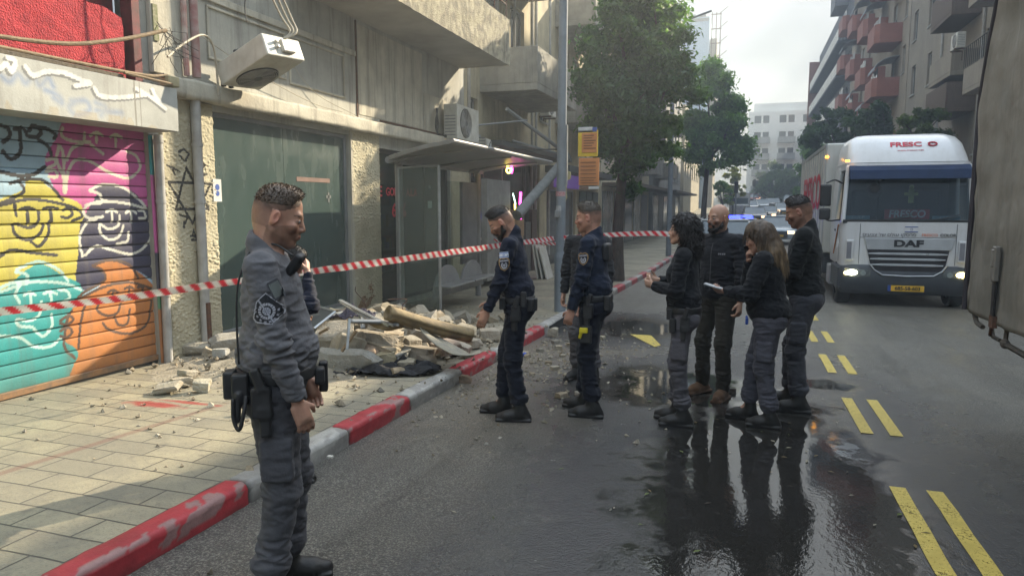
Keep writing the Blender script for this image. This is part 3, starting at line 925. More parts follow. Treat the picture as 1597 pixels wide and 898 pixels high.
def paint_tri(A, B):
    tri = [(-.5, -.36), (-.38, .2), (-.1, .5), (.5, -.02), (.48, -.12), (.1, -.5), (-.4, -.46)]
    ins = in_poly(A, B, tri)
    C = np.full(A.shape+(3,), (.42, .42, .46)); i2 = in_poly(A/.9+.0, B/.9, tri); C[i2] = (.016, .017, .022)
    X, Y = A+.06, B+.08; rr = np.hypot(X, Y); th = np.arctan2(Y, X)
    C[(rr < .25) & (rr > .17) & (np.abs(np.sin(th*9)) > .3)] = (.42, .42, .46)
    C[(rr < .12)] = (.38, .39, .44); C[(rr < .10) & (np.abs(np.sin(th*4)) < .4)] = (.05, .05, .08)
    C[(np.abs(X+Y*.7+.02) < .03) & (rr > .1) & (rr < .38)] = (.38, .39, .44)
    C[(rr < .36) & (rr > .30) & (np.sin(th*14) > .1) & (Y < .1)] = (.34, .34, .38)
    return C, ins
def gear_box(info, name, c, half, rot=None, mats=None, rnd_=.008, more=None, hh=.005):
    Q = Blob(); Q.box(c, half, rnd_, .01, rot=rot)
    if more: more(Q)
    o, _, _ = info['put'](name, Q, hh, mats or M_GEAR, (.02, .02, .021), .0008, 60, 2)
    return o
def holster(info, side, y=.0, z=.86):
    """holster with the grip standing out of it"""
    w = info['wide']; x = info['hx']+side*(.185*w)
    def more(Q):
        Q.box(v3(x+side*.012, y-.008, z+.12), (.014, .020, .05), .01, .01, rot=rotm(R(18), 0, 0))
        Q.box(v3(x, y+.012, z-.05), (.018, .022, .06), .01, .02)
    gear_box(info, 'holster', v3(x, y, z+.03), (.021, .038, .06), more=more)
# ------------------------------------------------------------------ road, pavement, kerb, markings
KX, FX, RX, RFX = -2.65, -5.7, 5.3, 8.0

class NT:
    """tiny node-graph writer"""
    def __init__(s, m): s.n, s.l = m.node_tree.nodes, m.node_tree.links
    def math(s, op, a, b=None, clamp=False):
        q = s.n.new('ShaderNodeMath'); q.operation = op; q.use_clamp = clamp
        for i, x in enumerate((a, b)):
            if x is None: continue
            if isinstance(x, (int, float)): q.inputs[i].default_value = x
            else: s.l.new(x, q.inputs[i])
        return q.outputs[0]
    def noise(s, vec, scale, detail=4, rough=.6, dist=0):
        q = s.n.new('ShaderNodeTexNoise'); q.inputs['Scale'].default_value = scale; q.inputs['Detail'].default_value = detail
        q.inputs['Roughness'].default_value = rough; q.inputs['Distortion'].default_value = dist
        s.l.new(vec, q.inputs['Vector']); return q.outputs['Fac']
    def map(s, vec, scale=(1, 1, 1), rot=(0, 0, 0), loc=(0, 0, 0)):
        q = s.n.new('ShaderNodeMapping'); q.inputs['Scale'].default_value = scale; q.inputs['Rotation'].default_value = rot; q.inputs['Location'].default_value = loc
        s.l.new(vec, q.inputs[0]); return q.outputs[0]
    def rng(s, v, a, b, c=0., d=1., smooth=True):
        q = s.n.new('ShaderNodeMapRange'); q.interpolation_type = 'SMOOTHSTEP' if smooth else 'LINEAR'
        q.inputs['From Min'].default_value = a; q.inputs['From Max'].default_value = b; q.inputs['To Min'].default_value = c; q.inputs['To Max'].default_value = d
        s.l.new(v, q.inputs[0]); return q.outputs[0]
    def mix(s, f, a, b, mode='MIX'):
        q = s.n.new('ShaderNodeMixRGB'); q.blend_type = mode
        for i, x in enumerate((f, a, b)):
            if isinstance(x, (int, float)): q.inputs[i].default_value = x
            elif isinstance(x, tuple): q.inputs[i].default_value = c4(x)
            else: s.l.new(x, q.inputs[i])
        return q.outputs[0]
    def ell(s, x, y, cx, cy, rx, ry):
        a = s.math('DIVIDE', s.math('SUBTRACT', x, cx), rx); b = s.math('DIVIDE', s.math('SUBTRACT', y, cy), ry)
        return s.math('SUBTRACT', 1.0, s.math('SQRT', s.math('ADD', s.math('MULTIPLY', a, a), s.math('MULTIPLY', b, b))))
    def bump(s, h, strength, dist, normal=None):
        q = s.n.new('ShaderNodeBump'); q.inputs['Distance'].default_value = dist
        if isinstance(strength, (int, float)): q.inputs['Strength'].default_value = strength
        else: s.l.new(strength, q.inputs['Strength'])
        s.l.new(h, q.inputs['Height'])
        if normal is not None: s.l.new(normal, q.inputs['Normal'])
        return q.outputs[0]

def strip(name, x0, x1, y0, y1, m, dz=0.0, xs=2, step=1.0, base=zg):
    ys = np.arange(y0, y1+step*.5, step); xx = np.linspace(x0, x1, xs)
    X, Y = np.meshgrid(xx, ys, indexing='ij')
    Z = np.array([base(v) for v in ys])[None, :]+dz+0*X
    return grid_mesh(name, np.stack([X, Y, Z], -1), None, m)

# asphalt, wet in places
m_road, n_, l_, b_ = new_mat('wet_asphalt'); t = NT(m_road)
tc = n_.new('ShaderNodeTexCoord').outputs['Object']
sp = n_.new('ShaderNodeSeparateXYZ'); l_.new(tc, sp.inputs[0]); X_, Y_ = sp.outputs['X'], sp.outputs['Y']
nz1 = t.noise(tc, 1.3, 6, .6, .6); nz2 = t.noise(tc, 6, 5, .6); fine = t.noise(tc, 90, 3, .7); grit = t.noise(tc, 260, 2, .6)
tyre = t.noise(t.map(tc, (2.2, .12, 1)), 1.5, 4)
fields = [(.22, 4.4, 1.10, 3.8), (-.55, 6.9, 1.0, 1.3), (-1.6, 10.6, .95, 1.3), (.83, 7.5, .42, .34), (.2, 2.0, 1.0, 2.4)]
W = None
for f in fields:
    e = t.ell(X_, Y_, *f); W = e if W is None else t.math('MAXIMUM', W, e)
Wn = t.math('ADD', W, t.math('ADD', t.math('MULTIPLY', t.math('SUBTRACT', nz1, .5), .9), t.math('ADD', t.math('MULTIPLY', t.math('SUBTRACT', nz2, .5), .75), t.math('MULTIPLY', t.math('SUBTRACT', fine, .5), .10))))
damp = t.rng(Wn, -.95, .05); pud = t.rng(Wn, .02, .50)
# general dampness of the whole road, streaky along the driving direction
gen = t.rng(t.math('ADD', t.math('MULTIPLY', tyre, .6), t.math('MULTIPLY', nz1, .4)), .38, .62)
colr = t.mix(gen, (.084, .077, .065), (.050, .047, .041))
big = t.noise(tc, .55, 5, .65, 1.0)
colr = t.mix(t.math('MULTIPLY', t.rng(big, .42, .66), .65), colr, (.125, .112, .088))
colr = t.mix(t.math('MULTIPLY', t.rng(nz2, .50, .70), .45), colr, (.045, .045, .044))
pb = t.noise(tc, 38, 3, .75)
colr = t.mix(t.math('MULTIPLY', t.rng(pb, .48, .60), .75), colr, (.036, .035, .034))
colr = t.mix(t.math('MULTIPLY', t.rng(fine, .50, .60), .8), colr, (.30, .285, .24))
colr = t.mix(t.rng(grit, .56, .70), colr, (.24, .23, .20), 'MIX')
dust = t.math('MULTIPLY', t.rng(t.math('ADD', t.ell(X_, Y_, -1.9, 7.2, 1.4, 3.2), t.math('MULTIPLY', nz2, .9)), .35, .95), t.rng(fine, .35, .6))
colr = t.mix(t.math('MULTIPLY', dust, .55), colr, (.30, .25, .18))
colr = t.mix(damp, colr, (.034, .034, .035)); colr = t.mix(pud, colr, (.020, .019, .017))
l_.new(colr, b_.inputs['Base Color'])
rg = t.mix(gen, (.55, .55, .55), (.33, .33, .33)); rg = t.mix(damp, rg, (.20, .20, .20)); rg = t.mix(pud, rg, (.022, .022, .022))
l_.new(rg, b_.inputs['Roughness'])
bs = t.math('SUBTRACT', 1.0, t.math('MULTIPLY', damp, .55)); bs = t.math('MULTIPLY', bs, t.math('SUBTRACT', 1.0, pud))
peb = t.noise(tc, 38, 3, .75)
hgt = t.math('ADD', t.math('MULTIPLY', fine, .6), t.math('MULTIPLY', peb, .7))
bp1 = t.bump(hgt, bs, .028)
rip = t.noise(t.map(tc, (1, .6, 1)), 26, 3, .6)
l_.new(t.bump(rip, t.rng(Y_, 5.2, 2.6, .03, .22), .01, bp1), b_.inputs['Normal'])
b_.inputs['Specular IOR Level'].default_value = .55
M_ROAD = m_road
M_FAR = mat('distant_ground', (.16, .15, .13), (.09, .09, .08), rough=.9, scale=.2)

g = MB(); g.add([(-900, -300, -1.5), (900, -300, -1.5), (900, 1500, -1.5), (-900, 1500, -1.5)], [(0, 1, 2, 3)]); struct(g.build('ground', M_FAR))
struct(strip('road', KX-.02, RX+.02, -12, 230, M_ROAD, xs=9, step=.5))

# pavement of concrete blocks laid in rows across the pavement
m_pav, n_, l_, b_ = new_mat('pavement_blocks'); t = NT(m_pav)
tc = n_.new('ShaderNodeTexCoord').outputs['Object']
sp = n_.new('ShaderNodeSeparateXYZ'); l_.new(tc, sp.inputs[0]); X_, Y_ = sp.outputs['X'], sp.outputs['Y']
br = n_.new('ShaderNodeTexBrick'); br.offset = .5
br.inputs['Scale'].default_value = 1.0; br.inputs['Brick Width'].default_value = .40; br.inputs['Row Height'].default_value = .20
br.inputs['Mortar Size'].default_value = .006; br.inputs['Mortar Smooth'].default_value = .35; br.inputs['Bias'].default_value = -.1
br.inputs['Color1'].default_value = (.345, .31, .215, 1); br.inputs['Color2'].default_value = (.255, .23, .165, 1); br.inputs['Mortar'].default_value = (.045, .042, .036, 1)
wob = n_.new('ShaderNodeTexNoise'); wob.inputs['Scale'].default_value = 2.2; l_.new(tc, wob.inputs['Vector'])
vm = n_.new('ShaderNodeVectorMath'); vm.operation = 'SCALE'; vm.inputs['Scale'].default_value = .03; l_.new(wob.outputs['Color'], vm.inputs[0])
va = n_.new('ShaderNodeVectorMath'); va.operation = 'ADD'; l_.new(tc, va.inputs[0]); l_.new(vm.outputs[0], va.inputs[1])
l_.new(va.outputs[0], br.inputs['Vector'])
n1 = t.noise(tc, 1.1, 6, .65); n2 = t.noise(tc, 9, 5, .7); n3 = t.noise(tc, 70, 4, .7)
c = t.mix(t.rng(n1, .38, .62), br.outputs['Color'], t.mix(.5, br.outputs['Color'], (.12, .115, .10)))
c = t.mix(t.math('MULTIPLY', t.rng(n3, .50, .68), .5), c, (.10, .095, .085))
c = t.mix(t.math('MULTIPLY', t.rng(n2, .52, .72), .6), c, (.13, .12, .10))
# grit and plaster dust round the rubble
dust = t.math('MULTIPLY', t.rng(t.math('ADD', t.ell(X_, Y_, -4.2, 7.4, 2.2, 3.4), t.math('MULTIPLY', n2, .8)), .45, .95), t.rng(n3, .38, .58))
c = t.mix(t.math('MULTIPLY', dust, .7), c, (.34, .30, .23))
# red stain and the faint dried line beside it
st = t.math('ADD', t.math('MAXIMUM', t.ell(X_, Y_, -4.50, 4.36, .34, .10), t.ell(X_, Y_, -4.25, 4.50, .42, .045)), t.math('MULTIPLY', t.math('SUBTRACT', n2, .5), 1.6))
c = t.mix(t.math('MULTIPLY', t.rng(st, .0, .6), .78), c, (.28, .014, .014))
st2 = t.math('ADD', t.ell(X_, Y_, -3.62, 4.95, .25, .10), t.math('MULTIPLY', t.math('SUBTRACT', n2, .5), 1.8))
c = t.mix(t.math('MULTIPLY', t.rng(st2, .1, .7), .35), c, (.34, .03, .02))
dl = t.math('ABSOLUTE', t.math('ADD', t.math('SUBTRACT', X_, t.math('MULTIPLY', t.math('SUBTRACT', Y_, 4.5), .10)), 3.98))
ln = t.math('MULTIPLY', t.rng(dl, .05, .02), t.rng(Y_, 4.75, 4.3)); 
c = t.mix(t.math('MULTIPLY', ln, .40), c, (.13, .03, .025))
l_.new(c, b_.inputs['Base Color'])
l_.new(t.rng(n1, .35, .65, .42, .72), b_.inputs['Roughness'])
mort = t.math('SUBTRACT', 1.0, br.outputs['Fac'])
tilt = t.noise(t.map(tc, (2.5, 5, 1)), 1.0, 1)
bA = t.bump(mort, .8, .010); bB = t.bump(t.math('ADD', n3, t.math('MULTIPLY', tilt, 1.5)), .45, .008, bA)
l_.new(bB, b_.inputs['Normal'])
M_PAVE = m_pav
struct(strip('pavement', FX-.6, KX-.14, -12, 230, M_PAVE, dz=.12, xs=3, step=.5))
struct(strip('pavement', RX+.14, RFX+.3, -12, 230, M_PAVE, dz=.12, xs=3, step=.5))

# kerb: one-metre stones, painted red and left grey in turn
def kerb(name, x_road, sgn, y0, y1, step, reds):
    ys = np.arange(y0, y1, step)
    pr0 = [(0, -.06), (0, .095), (.012*sgn, .118), (.03*sgn, .128), (.09*sgn, .131), (.150*sgn, .127), (.152*sgn, .05)]
    pl_ = np.concatenate([[0], np.cumsum([math.hypot(b[0]-a[0], b[1]-a[1]) for a, b in zip(pr0[:-1], pr0[1:])])]); ss = np.unique(np.round(np.concatenate([np.linspace(0, pl_[-1], 22), pl_]), 4))
    prof = list(zip(np.interp(ss, pl_, [q[0] for q in pr0]), np.interp(ss, pl_, [q[1] for q in pr0])))
    nU = len(prof)
    P = np.zeros((nU, len(ys), 3))
    for i, (a, z) in enumerate(prof):
        P[i, :, 0] = x_road+a; P[i, :, 1] = ys; P[i, :, 2] = zgn(ys)+z
    fl = P.reshape(-1, 3)
    nn = vnoise(fl*np.array([1, 1, 3]), 9, 5, 3); n4 = vnoise(fl, 40, 8, 2)
    inj = np.zeros(len(fl))
    for yj in reds['joints']:
        inj = np.maximum(inj, np.exp(-((fl[:, 1]-yj)/.012)**2))
    P2 = fl.copy(); P2[:, 2] += .004*n4-.014*inj; P2[:, 0] += sgn*(.006*np.abs(n4)+.010*inj)
    col = np.tile(np.array((.30, .29, .27)), (len(fl), 1))*(1+.25*nn)[:, None]
    isred = np.zeros(len(fl), bool)
    for a, b in reds['red']: isred |= (fl[:, 1] > a+.02*n4) & (fl[:, 1] < b+.02*n4)
    chip = (nn+.5*n4 > .36) | ((fl[:, 2]-zgn(fl[:, 1]) > .10) & (np.abs(fl[:, 0]-x_road) < .05) & (n4 > .15))
    col[isred] = np.array((.40, .035, .045))*(1+.30*nn[isred])[:, None]
    col[isred & chip] = (.30, .17, .16)
    col[isred & (nn > .83)] = (.14, .20, .26)
    wh = (~isred) & (nn+.6*n4 > .1); col[wh] = (.42, .41, .38)
    col = col*(1-.75*inj)[:, None]
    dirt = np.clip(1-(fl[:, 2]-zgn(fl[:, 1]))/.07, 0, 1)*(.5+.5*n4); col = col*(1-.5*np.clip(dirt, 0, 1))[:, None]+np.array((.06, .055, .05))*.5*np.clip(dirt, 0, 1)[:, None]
    return grid_mesh(name, P2.reshape(P.shape), np.clip(col, 0, 1).reshape(P.shape), M_KERB)
M_KERB = mat('painted_kerb', (1, 1, 1), (.80, .80, .80), rough=.6, scale=14, vcol=True, bump=.5, bscale=60, bdist=.004)
jn = [2.05, 3.22, 4.30, 5.27, 6.42, 7.46, 8.44, 9.49]+list(np.arange(10.5, 60, 1.0))+[1, 0, -1]
rd = [(-2, -.9), (0, 1.0), (2.05, 3.22), (4.30, 5.27), (6.42, 7.46), (8.44, 9.49)]+[(a, a+1.0) for a in np.arange(11.5, 60, 2.0)]
struct(kerb('kerb', KX, -1, -4, 60, .02, dict(joints=jn, red=rd)))
struct(kerb('kerb', KX, -1, 60, 230, .5, dict(joints=[], red=[])))
struct(kerb('kerb', RX, 1, -4, 230, .25, dict(joints=[], red=[(a, a+1) for a in range(0, 60, 2)])))

# painted lines
m_line, n_, l_, b_ = new_mat('yellow_road_paint'); t = NT(m_line)
tc = n_.new('ShaderNodeTexCoord').outputs['Object']
a1 = t.noise(tc, 60, 4, .75); a2 = t.noise(tc, 7, 5, .6); a3 = t.noise(tc, 220, 2, .6)
l_.new(t.mix(t.rng(a2, .4, .65), (.55, .42, .085), (.44, .33, .06)), b_.inputs['Base Color'])
b_.inputs['Roughness'].default_value = .6
tr = n_.new('ShaderNodeBsdfTransparent'); ms = n_.new('ShaderNodeMixShader')
wear = t.rng(t.math('ADD', t.math('ADD', t.math('MULTIPLY', a1, .5), t.math('MULTIPLY', a3, .35)), t.math('MULTIPLY', a2, .30)), .44, .56)
l_.new(wear, ms.inputs[0]); l_.new(tr.outputs[0], ms.inputs[1]); l_.new(b_.outputs[0], ms.inputs[2])
l_.new(ms.outputs[0], n_['Material Output'].inputs['Surface'])
l_.new(t.bump(a1, .5, .004), b_.inputs['Normal'])
M_LINE = m_line
mb = MB()
def dash(x0, x1, ya, yb):
    N = max(2, int((yb-ya)/.3)+1); ys = np.linspace(ya, yb, N)
    vs = []
    for k, y in enumerate(ys):
        j = .003*math.sin(y*31+x0*9)
        vs += [(x0+j, y, zg(y)+.005), (x1+j, y, zg(y)+.005)]
    mb.add(vs, [(2*i, 2*i+1, 2*i+3, 2*i+2) for i in range(N-1)])
for a, b in [(1.0, 2.35), (3.45, 4.70), (5.85, 7.0), (8.15, 9.25), (10.2, 11.2), (12.4, 13.5)]+[(y, y+1.1) for y in np.arange(14.7, 60, 2.3)]:
    dash(.895, .985, a, b); dash(1.10, 1.19, a, b)
struct(mb.build('centre_line_marking', M_LINE, fix=False))
mb = MB(); mb.add([(x, y, zg(y)+.005) for x, y in ((-1.52, 9.95), (-1.22, 9.95), (-1.0, 9.2), (-1.06, 9.05))], [(0, 1, 2, 3)])
struct(mb.build('bus_bay_marking', M_LINE, fix=False))
# drain opening in the kerb
mb = MB(); mb.box(KX-.012, KX+.006, 9.75, 10.75, zg(10.2)-.02, zg(10.2)+.10)
o = mb.build('kerb_drain', mat('drain_black', (.006, .006, .006), rough=.9)); tag(o, 'black kerb drain opening beside the grey kerb stones', 'drain')
# ------------------------------------------------------------------ the shop building on the left
M_PLASTER = mat('old_plaster', (.54, .51, .41), (.40, .37, .30), rough=.85, scale=2.5, streak=(.13, .115, .09), streak_amt=.8, bump=.5, bscale=28, bdist=.01)
M_PLASTER_G = mat('grey_plaster', (.45, .44, .38), (.33, .32, .28), rough=.85, scale=2.0, streak=(.12, .11, .09), streak_amt=.75, bump=.4, bscale=30, bdist=.008)
M_FASCIA = mat('rough_plaster', (.42, .38, .27), (.20, .18, .14), rough=.95, scale=7, contrast=(.35, .6), streak=(.08, .075, .06), streak_amt=.7, bump=1.0, bscale=45, bdist=.03)
M_SOFFIT = mat('soffit_plaster', (.40, .38, .33), (.30, .28, .24), rough=.9, scale=1.5, bump=.3, bscale=20)
M_RED = mat('red_stucco', (.50, .045, .055), (.34, .03, .04), rough=.9, scale=9, bump=1.0, bscale=70, bdist=.03)
M_REDD = mat('dark_red_wood', (.16, .02, .025), (.07, .015, .015), rough=.7, scale=10)
M_DARK = mat('dark_interior', (.015, .016, .016), rough=.9)
M_STUCCO = mat('textured_stucco', (1.0, .97, .88), (.80, .76, .66), rough=.9, scale=3, vcol=True, bump=.5, bscale=60, bdist=.01)
M_PIPE = mat('grey_pipe', (.42, .42, .40), (.30, .29, .27), rough=.6, scale=6, streak=(.12, .09, .06), streak_amt=.4)
M_ALU = mat('aluminium', (.42, .44, .44), (.30, .31, .31), rough=.38, metal=.7, scale=8)
M_GREYM = mat('grey_painted_metal', (.22, .23, .24), (.17, .18, .18), rough=.45, scale=5, streak=(.09, .08, .07), streak_amt=.3)
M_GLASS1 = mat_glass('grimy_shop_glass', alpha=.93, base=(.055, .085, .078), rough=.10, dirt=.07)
M_GLASS2 = mat_glass('shop_glass', tint=(.75, .85, .82), alpha=.42, base=(.03, .045, .042), rough=.04, dirt=.15)
M_RUST = mat('rusty_steel', (.14, .06, .03), (.06, .035, .025), rough=.8, scale=25, bump=.4)
M_WOOD = mat('weathered_wood', (.30, .22, .13), (.14, .10, .06), rough=.8, scale=14, stretch=(8, 1, 8), bump=.4)
M_BLACKM = mat('black_metal', (.015, .015, .016), rough=.5)
M_WHITEM = mat('white_enamel', (.62, .61, .55), (.48, .46, .40), rough=.5, scale=5, streak=(.25, .17, .10), streak_amt=.35)
M_PAINTED = mat('spray_painted_metal', (1, 1, 1), (.86, .86, .86), rough=.5, scale=6, vcol=True, streak=(.13, .115, .095), streak_amt=.55, bump=.15, bscale=60)
M_CABLE = mat('pale_cable', (.45, .40, .30), rough=.6)
M_CABLEB = mat('black_cable', (.02, .02, .02), rough=.6)

def wall_x(X, y0, y1, z0, z1, holes, depth=.16, m=0, mb=None):
    """wall face on the plane X (facing +X if depth > 0) with rectangular openings and reveals"""
    mb = mb or MB()
    ys = sorted(set([y0, y1]+[h[0] for h in holes]+[h[1] for h in holes])); zs = sorted(set([z0, z1]+[h[2] for h in holes]+[h[3] for h in holes]))
    ys = [y for y in ys if y0 <= y <= y1]; zs = [z for z in zs if z0 <= z <= z1]
    for a, b in zip(ys[:-1], ys[1:]):
        for c, d in zip(zs[:-1], zs[1:]):
            ym, zm = (a+b)/2, (c+d)/2
            if any(h[0] < ym < h[1] and h[2] < zm < h[3] for h in holes): continue
            mb.add([(X, a, c), (X, b, c), (X, b, d), (X, a, d)], [(0, 1, 2, 3)], m)
    for a, b, c, d in holes:
        B = X-depth
        mb.add([(X, a, c), (X, b, c), (X, b, d), (X, a, d), (B, a, c), (B, b, c), (B, b, d), (B, a, d)],
               [(0, 4, 5, 1), (1, 5, 6, 2), (2, 6, 7, 3), (3, 7, 4, 0)], m)
    return mb
def Lx(X, pts): return [on_x(u, v, X)[1:] for u, v in pts]

shop = thing('shop_building', 'old shop building with graffiti roller shutter, shop windows and overhanging plaster balcony', 'building', (FX, 6.0, 0))
# ground floor wall
H_SH, H_G1, H_S2 = (-3.0, 5.66, -.4, 2.40), (6.57, 9.44, .16, 2.72), (10.33, 13.25, .02, 2.60)
mb = wall_x(FX, -4, 14.3, -.5, 2.80, [H_SH, H_G1, H_S2, (5.655, 5.72, -.4, 2.38)], .30)
mb.box(FX-.35, FX-.301, -4, 5.7, 2.0, 2.6); mb.build('wall', M_PLASTER_G, shop, fix=False)
# upper wall with recessed panels and the seam
mb = MB(); mb.box(FX-.30, FX, 5.64, 14.0, 2.80, 7.4); mb.build('upper_wall', M_PLASTER_G, shop)
mb = MB()
for a, b, z0, z1 in ((6.55, 7.95, 3.28, 3.86), (8.02, 9.35, 3.24, 3.86)):
    w_ = .03
    mb.box(FX, FX+.022, a, b, z0, z0+w_); mb.box(FX, FX+.022, a, b, z1-w_, z1); mb.box(FX, FX+.022, a, a+w_, z0+w_, z1-w_); mb.box(FX, FX+.022, b-w_, b, z0+w_, z1-w_)
mb.box(FX, FX+.03, 6.3, 9.66, 3.90, 3.98)
mb.build('moulding', M_PLASTER, shop, bevel=.006)
mb = MB(); mb.box(FX-.05, FX+.016, 9.685, 9.715, 2.99, 4.44); mb.box(FX-.05, FX+.014, 10.4, 12.9, 3.02, 3.05); mb.build('seam', M_RUST, shop)
mb = MB(); mb.box(FX, FX+.012, 12.05, 13.05, 3.05, 3.72); mb.box(FX, FX+.010, 9.75, 12.0, 3.06, 4.40); mb.build('plaster_panel', M_PLASTER, shop, bevel=.004)
# cornice band over the shop windows, with broken edge
N = 160; ys = np.linspace(5.76, 12.95, N); prof = [(0, 2.79), (.15, 2.785), (.155, 2.83), (.155, 2.95), (.148, 2.98), (0, 2.99)]
P = np.zeros((len(prof), N, 3))
for i, (a, z) in enumerate(prof):
    nn_ = vnoise(np.stack([ys*0, ys, ys*0+z*5], 1), 9, 4, 3)
    P[i, :, 0] = FX+a+(.012*nn_ if a > .1 else 0); P[i, :, 1] = ys; P[i, :, 2] = z+.012*nn_
grid_mesh('cornice', P, None, M_PLASTER, shop)
mb = MB(); mb.box(FX+.001, FX+.148, 5.762, 5.80, 2.79, 2.985); mb.build('cornice_end', M_PLASTER, shop)
# balcony: soffit, rough front
def noisy_panel(name, X, y0, y1, z0, z1, m, amp, step=.05, freq=8, parent=shop, cfn=None):
    A, B = np.meshgrid(np.arange(y0, y1+step/2, step), np.arange(z0, z1+step/2, step), indexing='ij')
    P = np.stack([X+0*A, A, B], -1); n_ = vnoise(P.reshape(-1, 3), freq, int(y0*7) % 50, 4).reshape(A.shape); P[..., 0] += amp*n_
    return grid_mesh(name, P, cfn(A, B, n_) if cfn else None, m, parent)
mb = MB(); mb.box(FX, FX+1.08, 8.0, 13.75, 4.46, 5.24); mb.box(FX+.95, FX+1.08, 8.0, 13.75, 5.24, 5.30); mb.build('balcony_slab', M_SOFFIT, shop)
noisy_panel('balcony_front', FX+1.095, 8.0, 13.76, 4.44, 5.34, M_FASCIA, .014, .04, 14)
for y_ in (13.755, 7.98):
    mb = MB(); mb.box(FX, FX+1.09, y_, y_+.018, 4.45, 5.32); mb.build('balcony_side', M_FASCIA, shop)
mb = MB(); mb.tube([(FX+1.05, 8.1, 5.9), (FX+1.05, 13.7, 5.9)], .02); mb.tube([(FX+1.05, 8.1, 5.6), (FX+1.05, 13.7, 5.6)], .012)
for y in np.arange(8.1, 13.8, .7): mb.tube([(FX+1.05, y, 5.3), (FX+1.05, y, 5.9)], .014)
mb.build('balcony_rail', M_RUST, shop)

# red stucco wall over the shutter, broken top edge, dark gap beside it
st = .03; A, B = np.meshgrid(np.arange(-3, 5.47, st), np.linspace(0, 1, 34), indexing='ij')
top = np.interp(A, [-3, 3.2, 4.4, 5.05, 5.47], [3.75, 3.62, 3.66, 3.52, 3.46])+.012*np.sin(A*17)
Zp = 2.80+B*(top-2.80); P = np.stack([FX-.02+0*A, A, Zp], -1); P[..., 0] += .008*vnoise(P.reshape(-1, 3), 30, 3, 3).reshape(A.shape)
grid_mesh('red_wall', P, None, M_RED, shop)
mb = MB(); mb.box(FX-.30, FX-.05, -3, 5.46, 2.80, 3.45); mb.build('red_wall_core', M_RED, shop)
mb = MB(); mb.box(FX-.9, FX-.6, -3, 5.75, 2.8, 7.5); mb.build('recess', M_DARK, shop)
mb = MB(); mb.box(FX-.12, FX+.02, 5.53, 5.63, 2.80, 6.5); mb.box(FX-.3, FX-.2, 5.0, 5.53, 2.8, 6); mb.build('door_post', M_REDD, shop, bevel=.005)
mb = MB(); mb.box(FX-.3, FX+.05, -3, 5.6, 4.05, 4.3); mb.box(FX-.3, FX+.0, -3, 5.6, 4.3, 7.4); mb.build('lintel', M_PLASTER, shop)
# pale column between, with pipes
mb = MB(); mb.box(FX, FX+.06, 5.72, 6.12, 2.99, 7.2); mb.build('column', M_PLASTER, shop, bevel=.01)
mb = MB(); mb.box(FX+.06, FX+.075, 5.74, 5.80, 3.3, 3.65); mb.build('mossy_stain', mat('moss', (.14, .16, .06), (.30, .28, .20), rough=.9, scale=30), shop)
mb = MB(); mb.tube([(FX+.12, 6.24, 7.2), (FX+.12, 6.24, 3.02)], .045, 10); mb.tube([(FX+.10, 6.13, 7.2), (FX+.10, 6.12, 3.02)], .03, 8)
mb.build('pipe', mat('stained_pipe', (.42, .36, .32), (.30, .13, .12), rough=.6, scale=5, streak=(.30, .05, .05), streak_amt=.5), shop, smooth=True)
def drain(path, r, name='drainpipe'):
    mb = MB(); mb.tube(path, r, 12)
    for z in (.75, 1.7, 2.3):
        mb.tube([(path[0][0], path[-1][1]+(path[0][1]-path[-1][1])*z/2.6, z), (path[0][0], path[-1][1]+(path[0][1]-path[-1][1])*z/2.6, z+.035)], r*1.16, 12)
    return mb.build(name, M_PIPE, shop, smooth=True)
drain([(FX+.085, 6.235, 2.79), (FX+.085, 6.225, .05)], .052)
drain([(FX+.06, 5.73, 2.38), (FX+.06, 5.70, .05)], .045)
mb = MB(); mb.tube([(FX+.125, 6.225, .62), (FX+.125, 6.225, .10)], .030, 8); mb.build('pipe_break', M_RUST, shop, smooth=True)

# textured pillars (spray-painted star on the first)
def pillar(y0, y1, z1, paint=None, nm='pillar'):
    st = .0075
    A, B = np.meshgrid(np.arange(y0, y1+st/2, st), np.arange(.0, z1, st), indexing='ij')
    P = np.stack([FX+.025+0*A, A, B], -1); f = P.reshape(-1, 3)
    n_ = np.abs(vnoise(f*np.array([1, 1, 1.5]), 60, int(y0), 3)).reshape(A.shape)
    big = vnoise(f, 12, 2, 2).reshape(A.shape)
    P[..., 0] += .016*np.clip(n_*2.0-.2, 0, 1)*(.6+.4*big)
    C = np.tile(np.array((.50, .47, .37)), A.shape+(1,))*(1+.06*big[..., None])
    wear = (B < .5) & (big+.5*n_ > .35+B*1.2); C[wear] = (.26, .17, .11)
    if paint: paint(A, B, C)
    P[0, :, 0] = FX; P[-1, :, 0] = FX
    grid_mesh(nm, P, C, M_STUCCO, shop)
def star(A, B, C):
    t1 = Lx(FX, [(287, 262), (322, 326), (271, 326)]); t2 = Lx(FX, [(259, 284), (325, 287), (297, 348)])
    d = np.minimum(d_line(A, B, t1+[t1[0]]), d_line(A, B, t2+[t2[0]]))
    for ln in ([(276, 237), (283, 233), (291, 240), (285, 252), (276, 243)], [(257, 258), (266, 262), (277, 268)], [(265, 262), (270, 273)],
               [(306, 258), (316, 257), (310, 268), (305, 273), (320, 272)], [(277, 335), (289, 339), (285, 349)], [(284, 346), (284, 354)], [(297, 368), (299, 358), (302, 370)], [(294, 368), (304, 368)], [(296, 374), (303, 374)],
               [(304, 286), (317, 304), (306, 322)]):
        d = np.minimum(d, d_line(A, B, Lx(FX, ln))+.004)
    n_ = vnoise(np.stack([A.ravel(), A.ravel(), B.ravel()], 1), 50, 1, 2).reshape(A.shape)
    C[d < .016+.006*n_] = (.05, .05, .05)
pillar(5.80, 6.56, 2.79, star); pillar(9.46, 10.32, 2.79)
pillar(13.28, 14.25, 2.6)
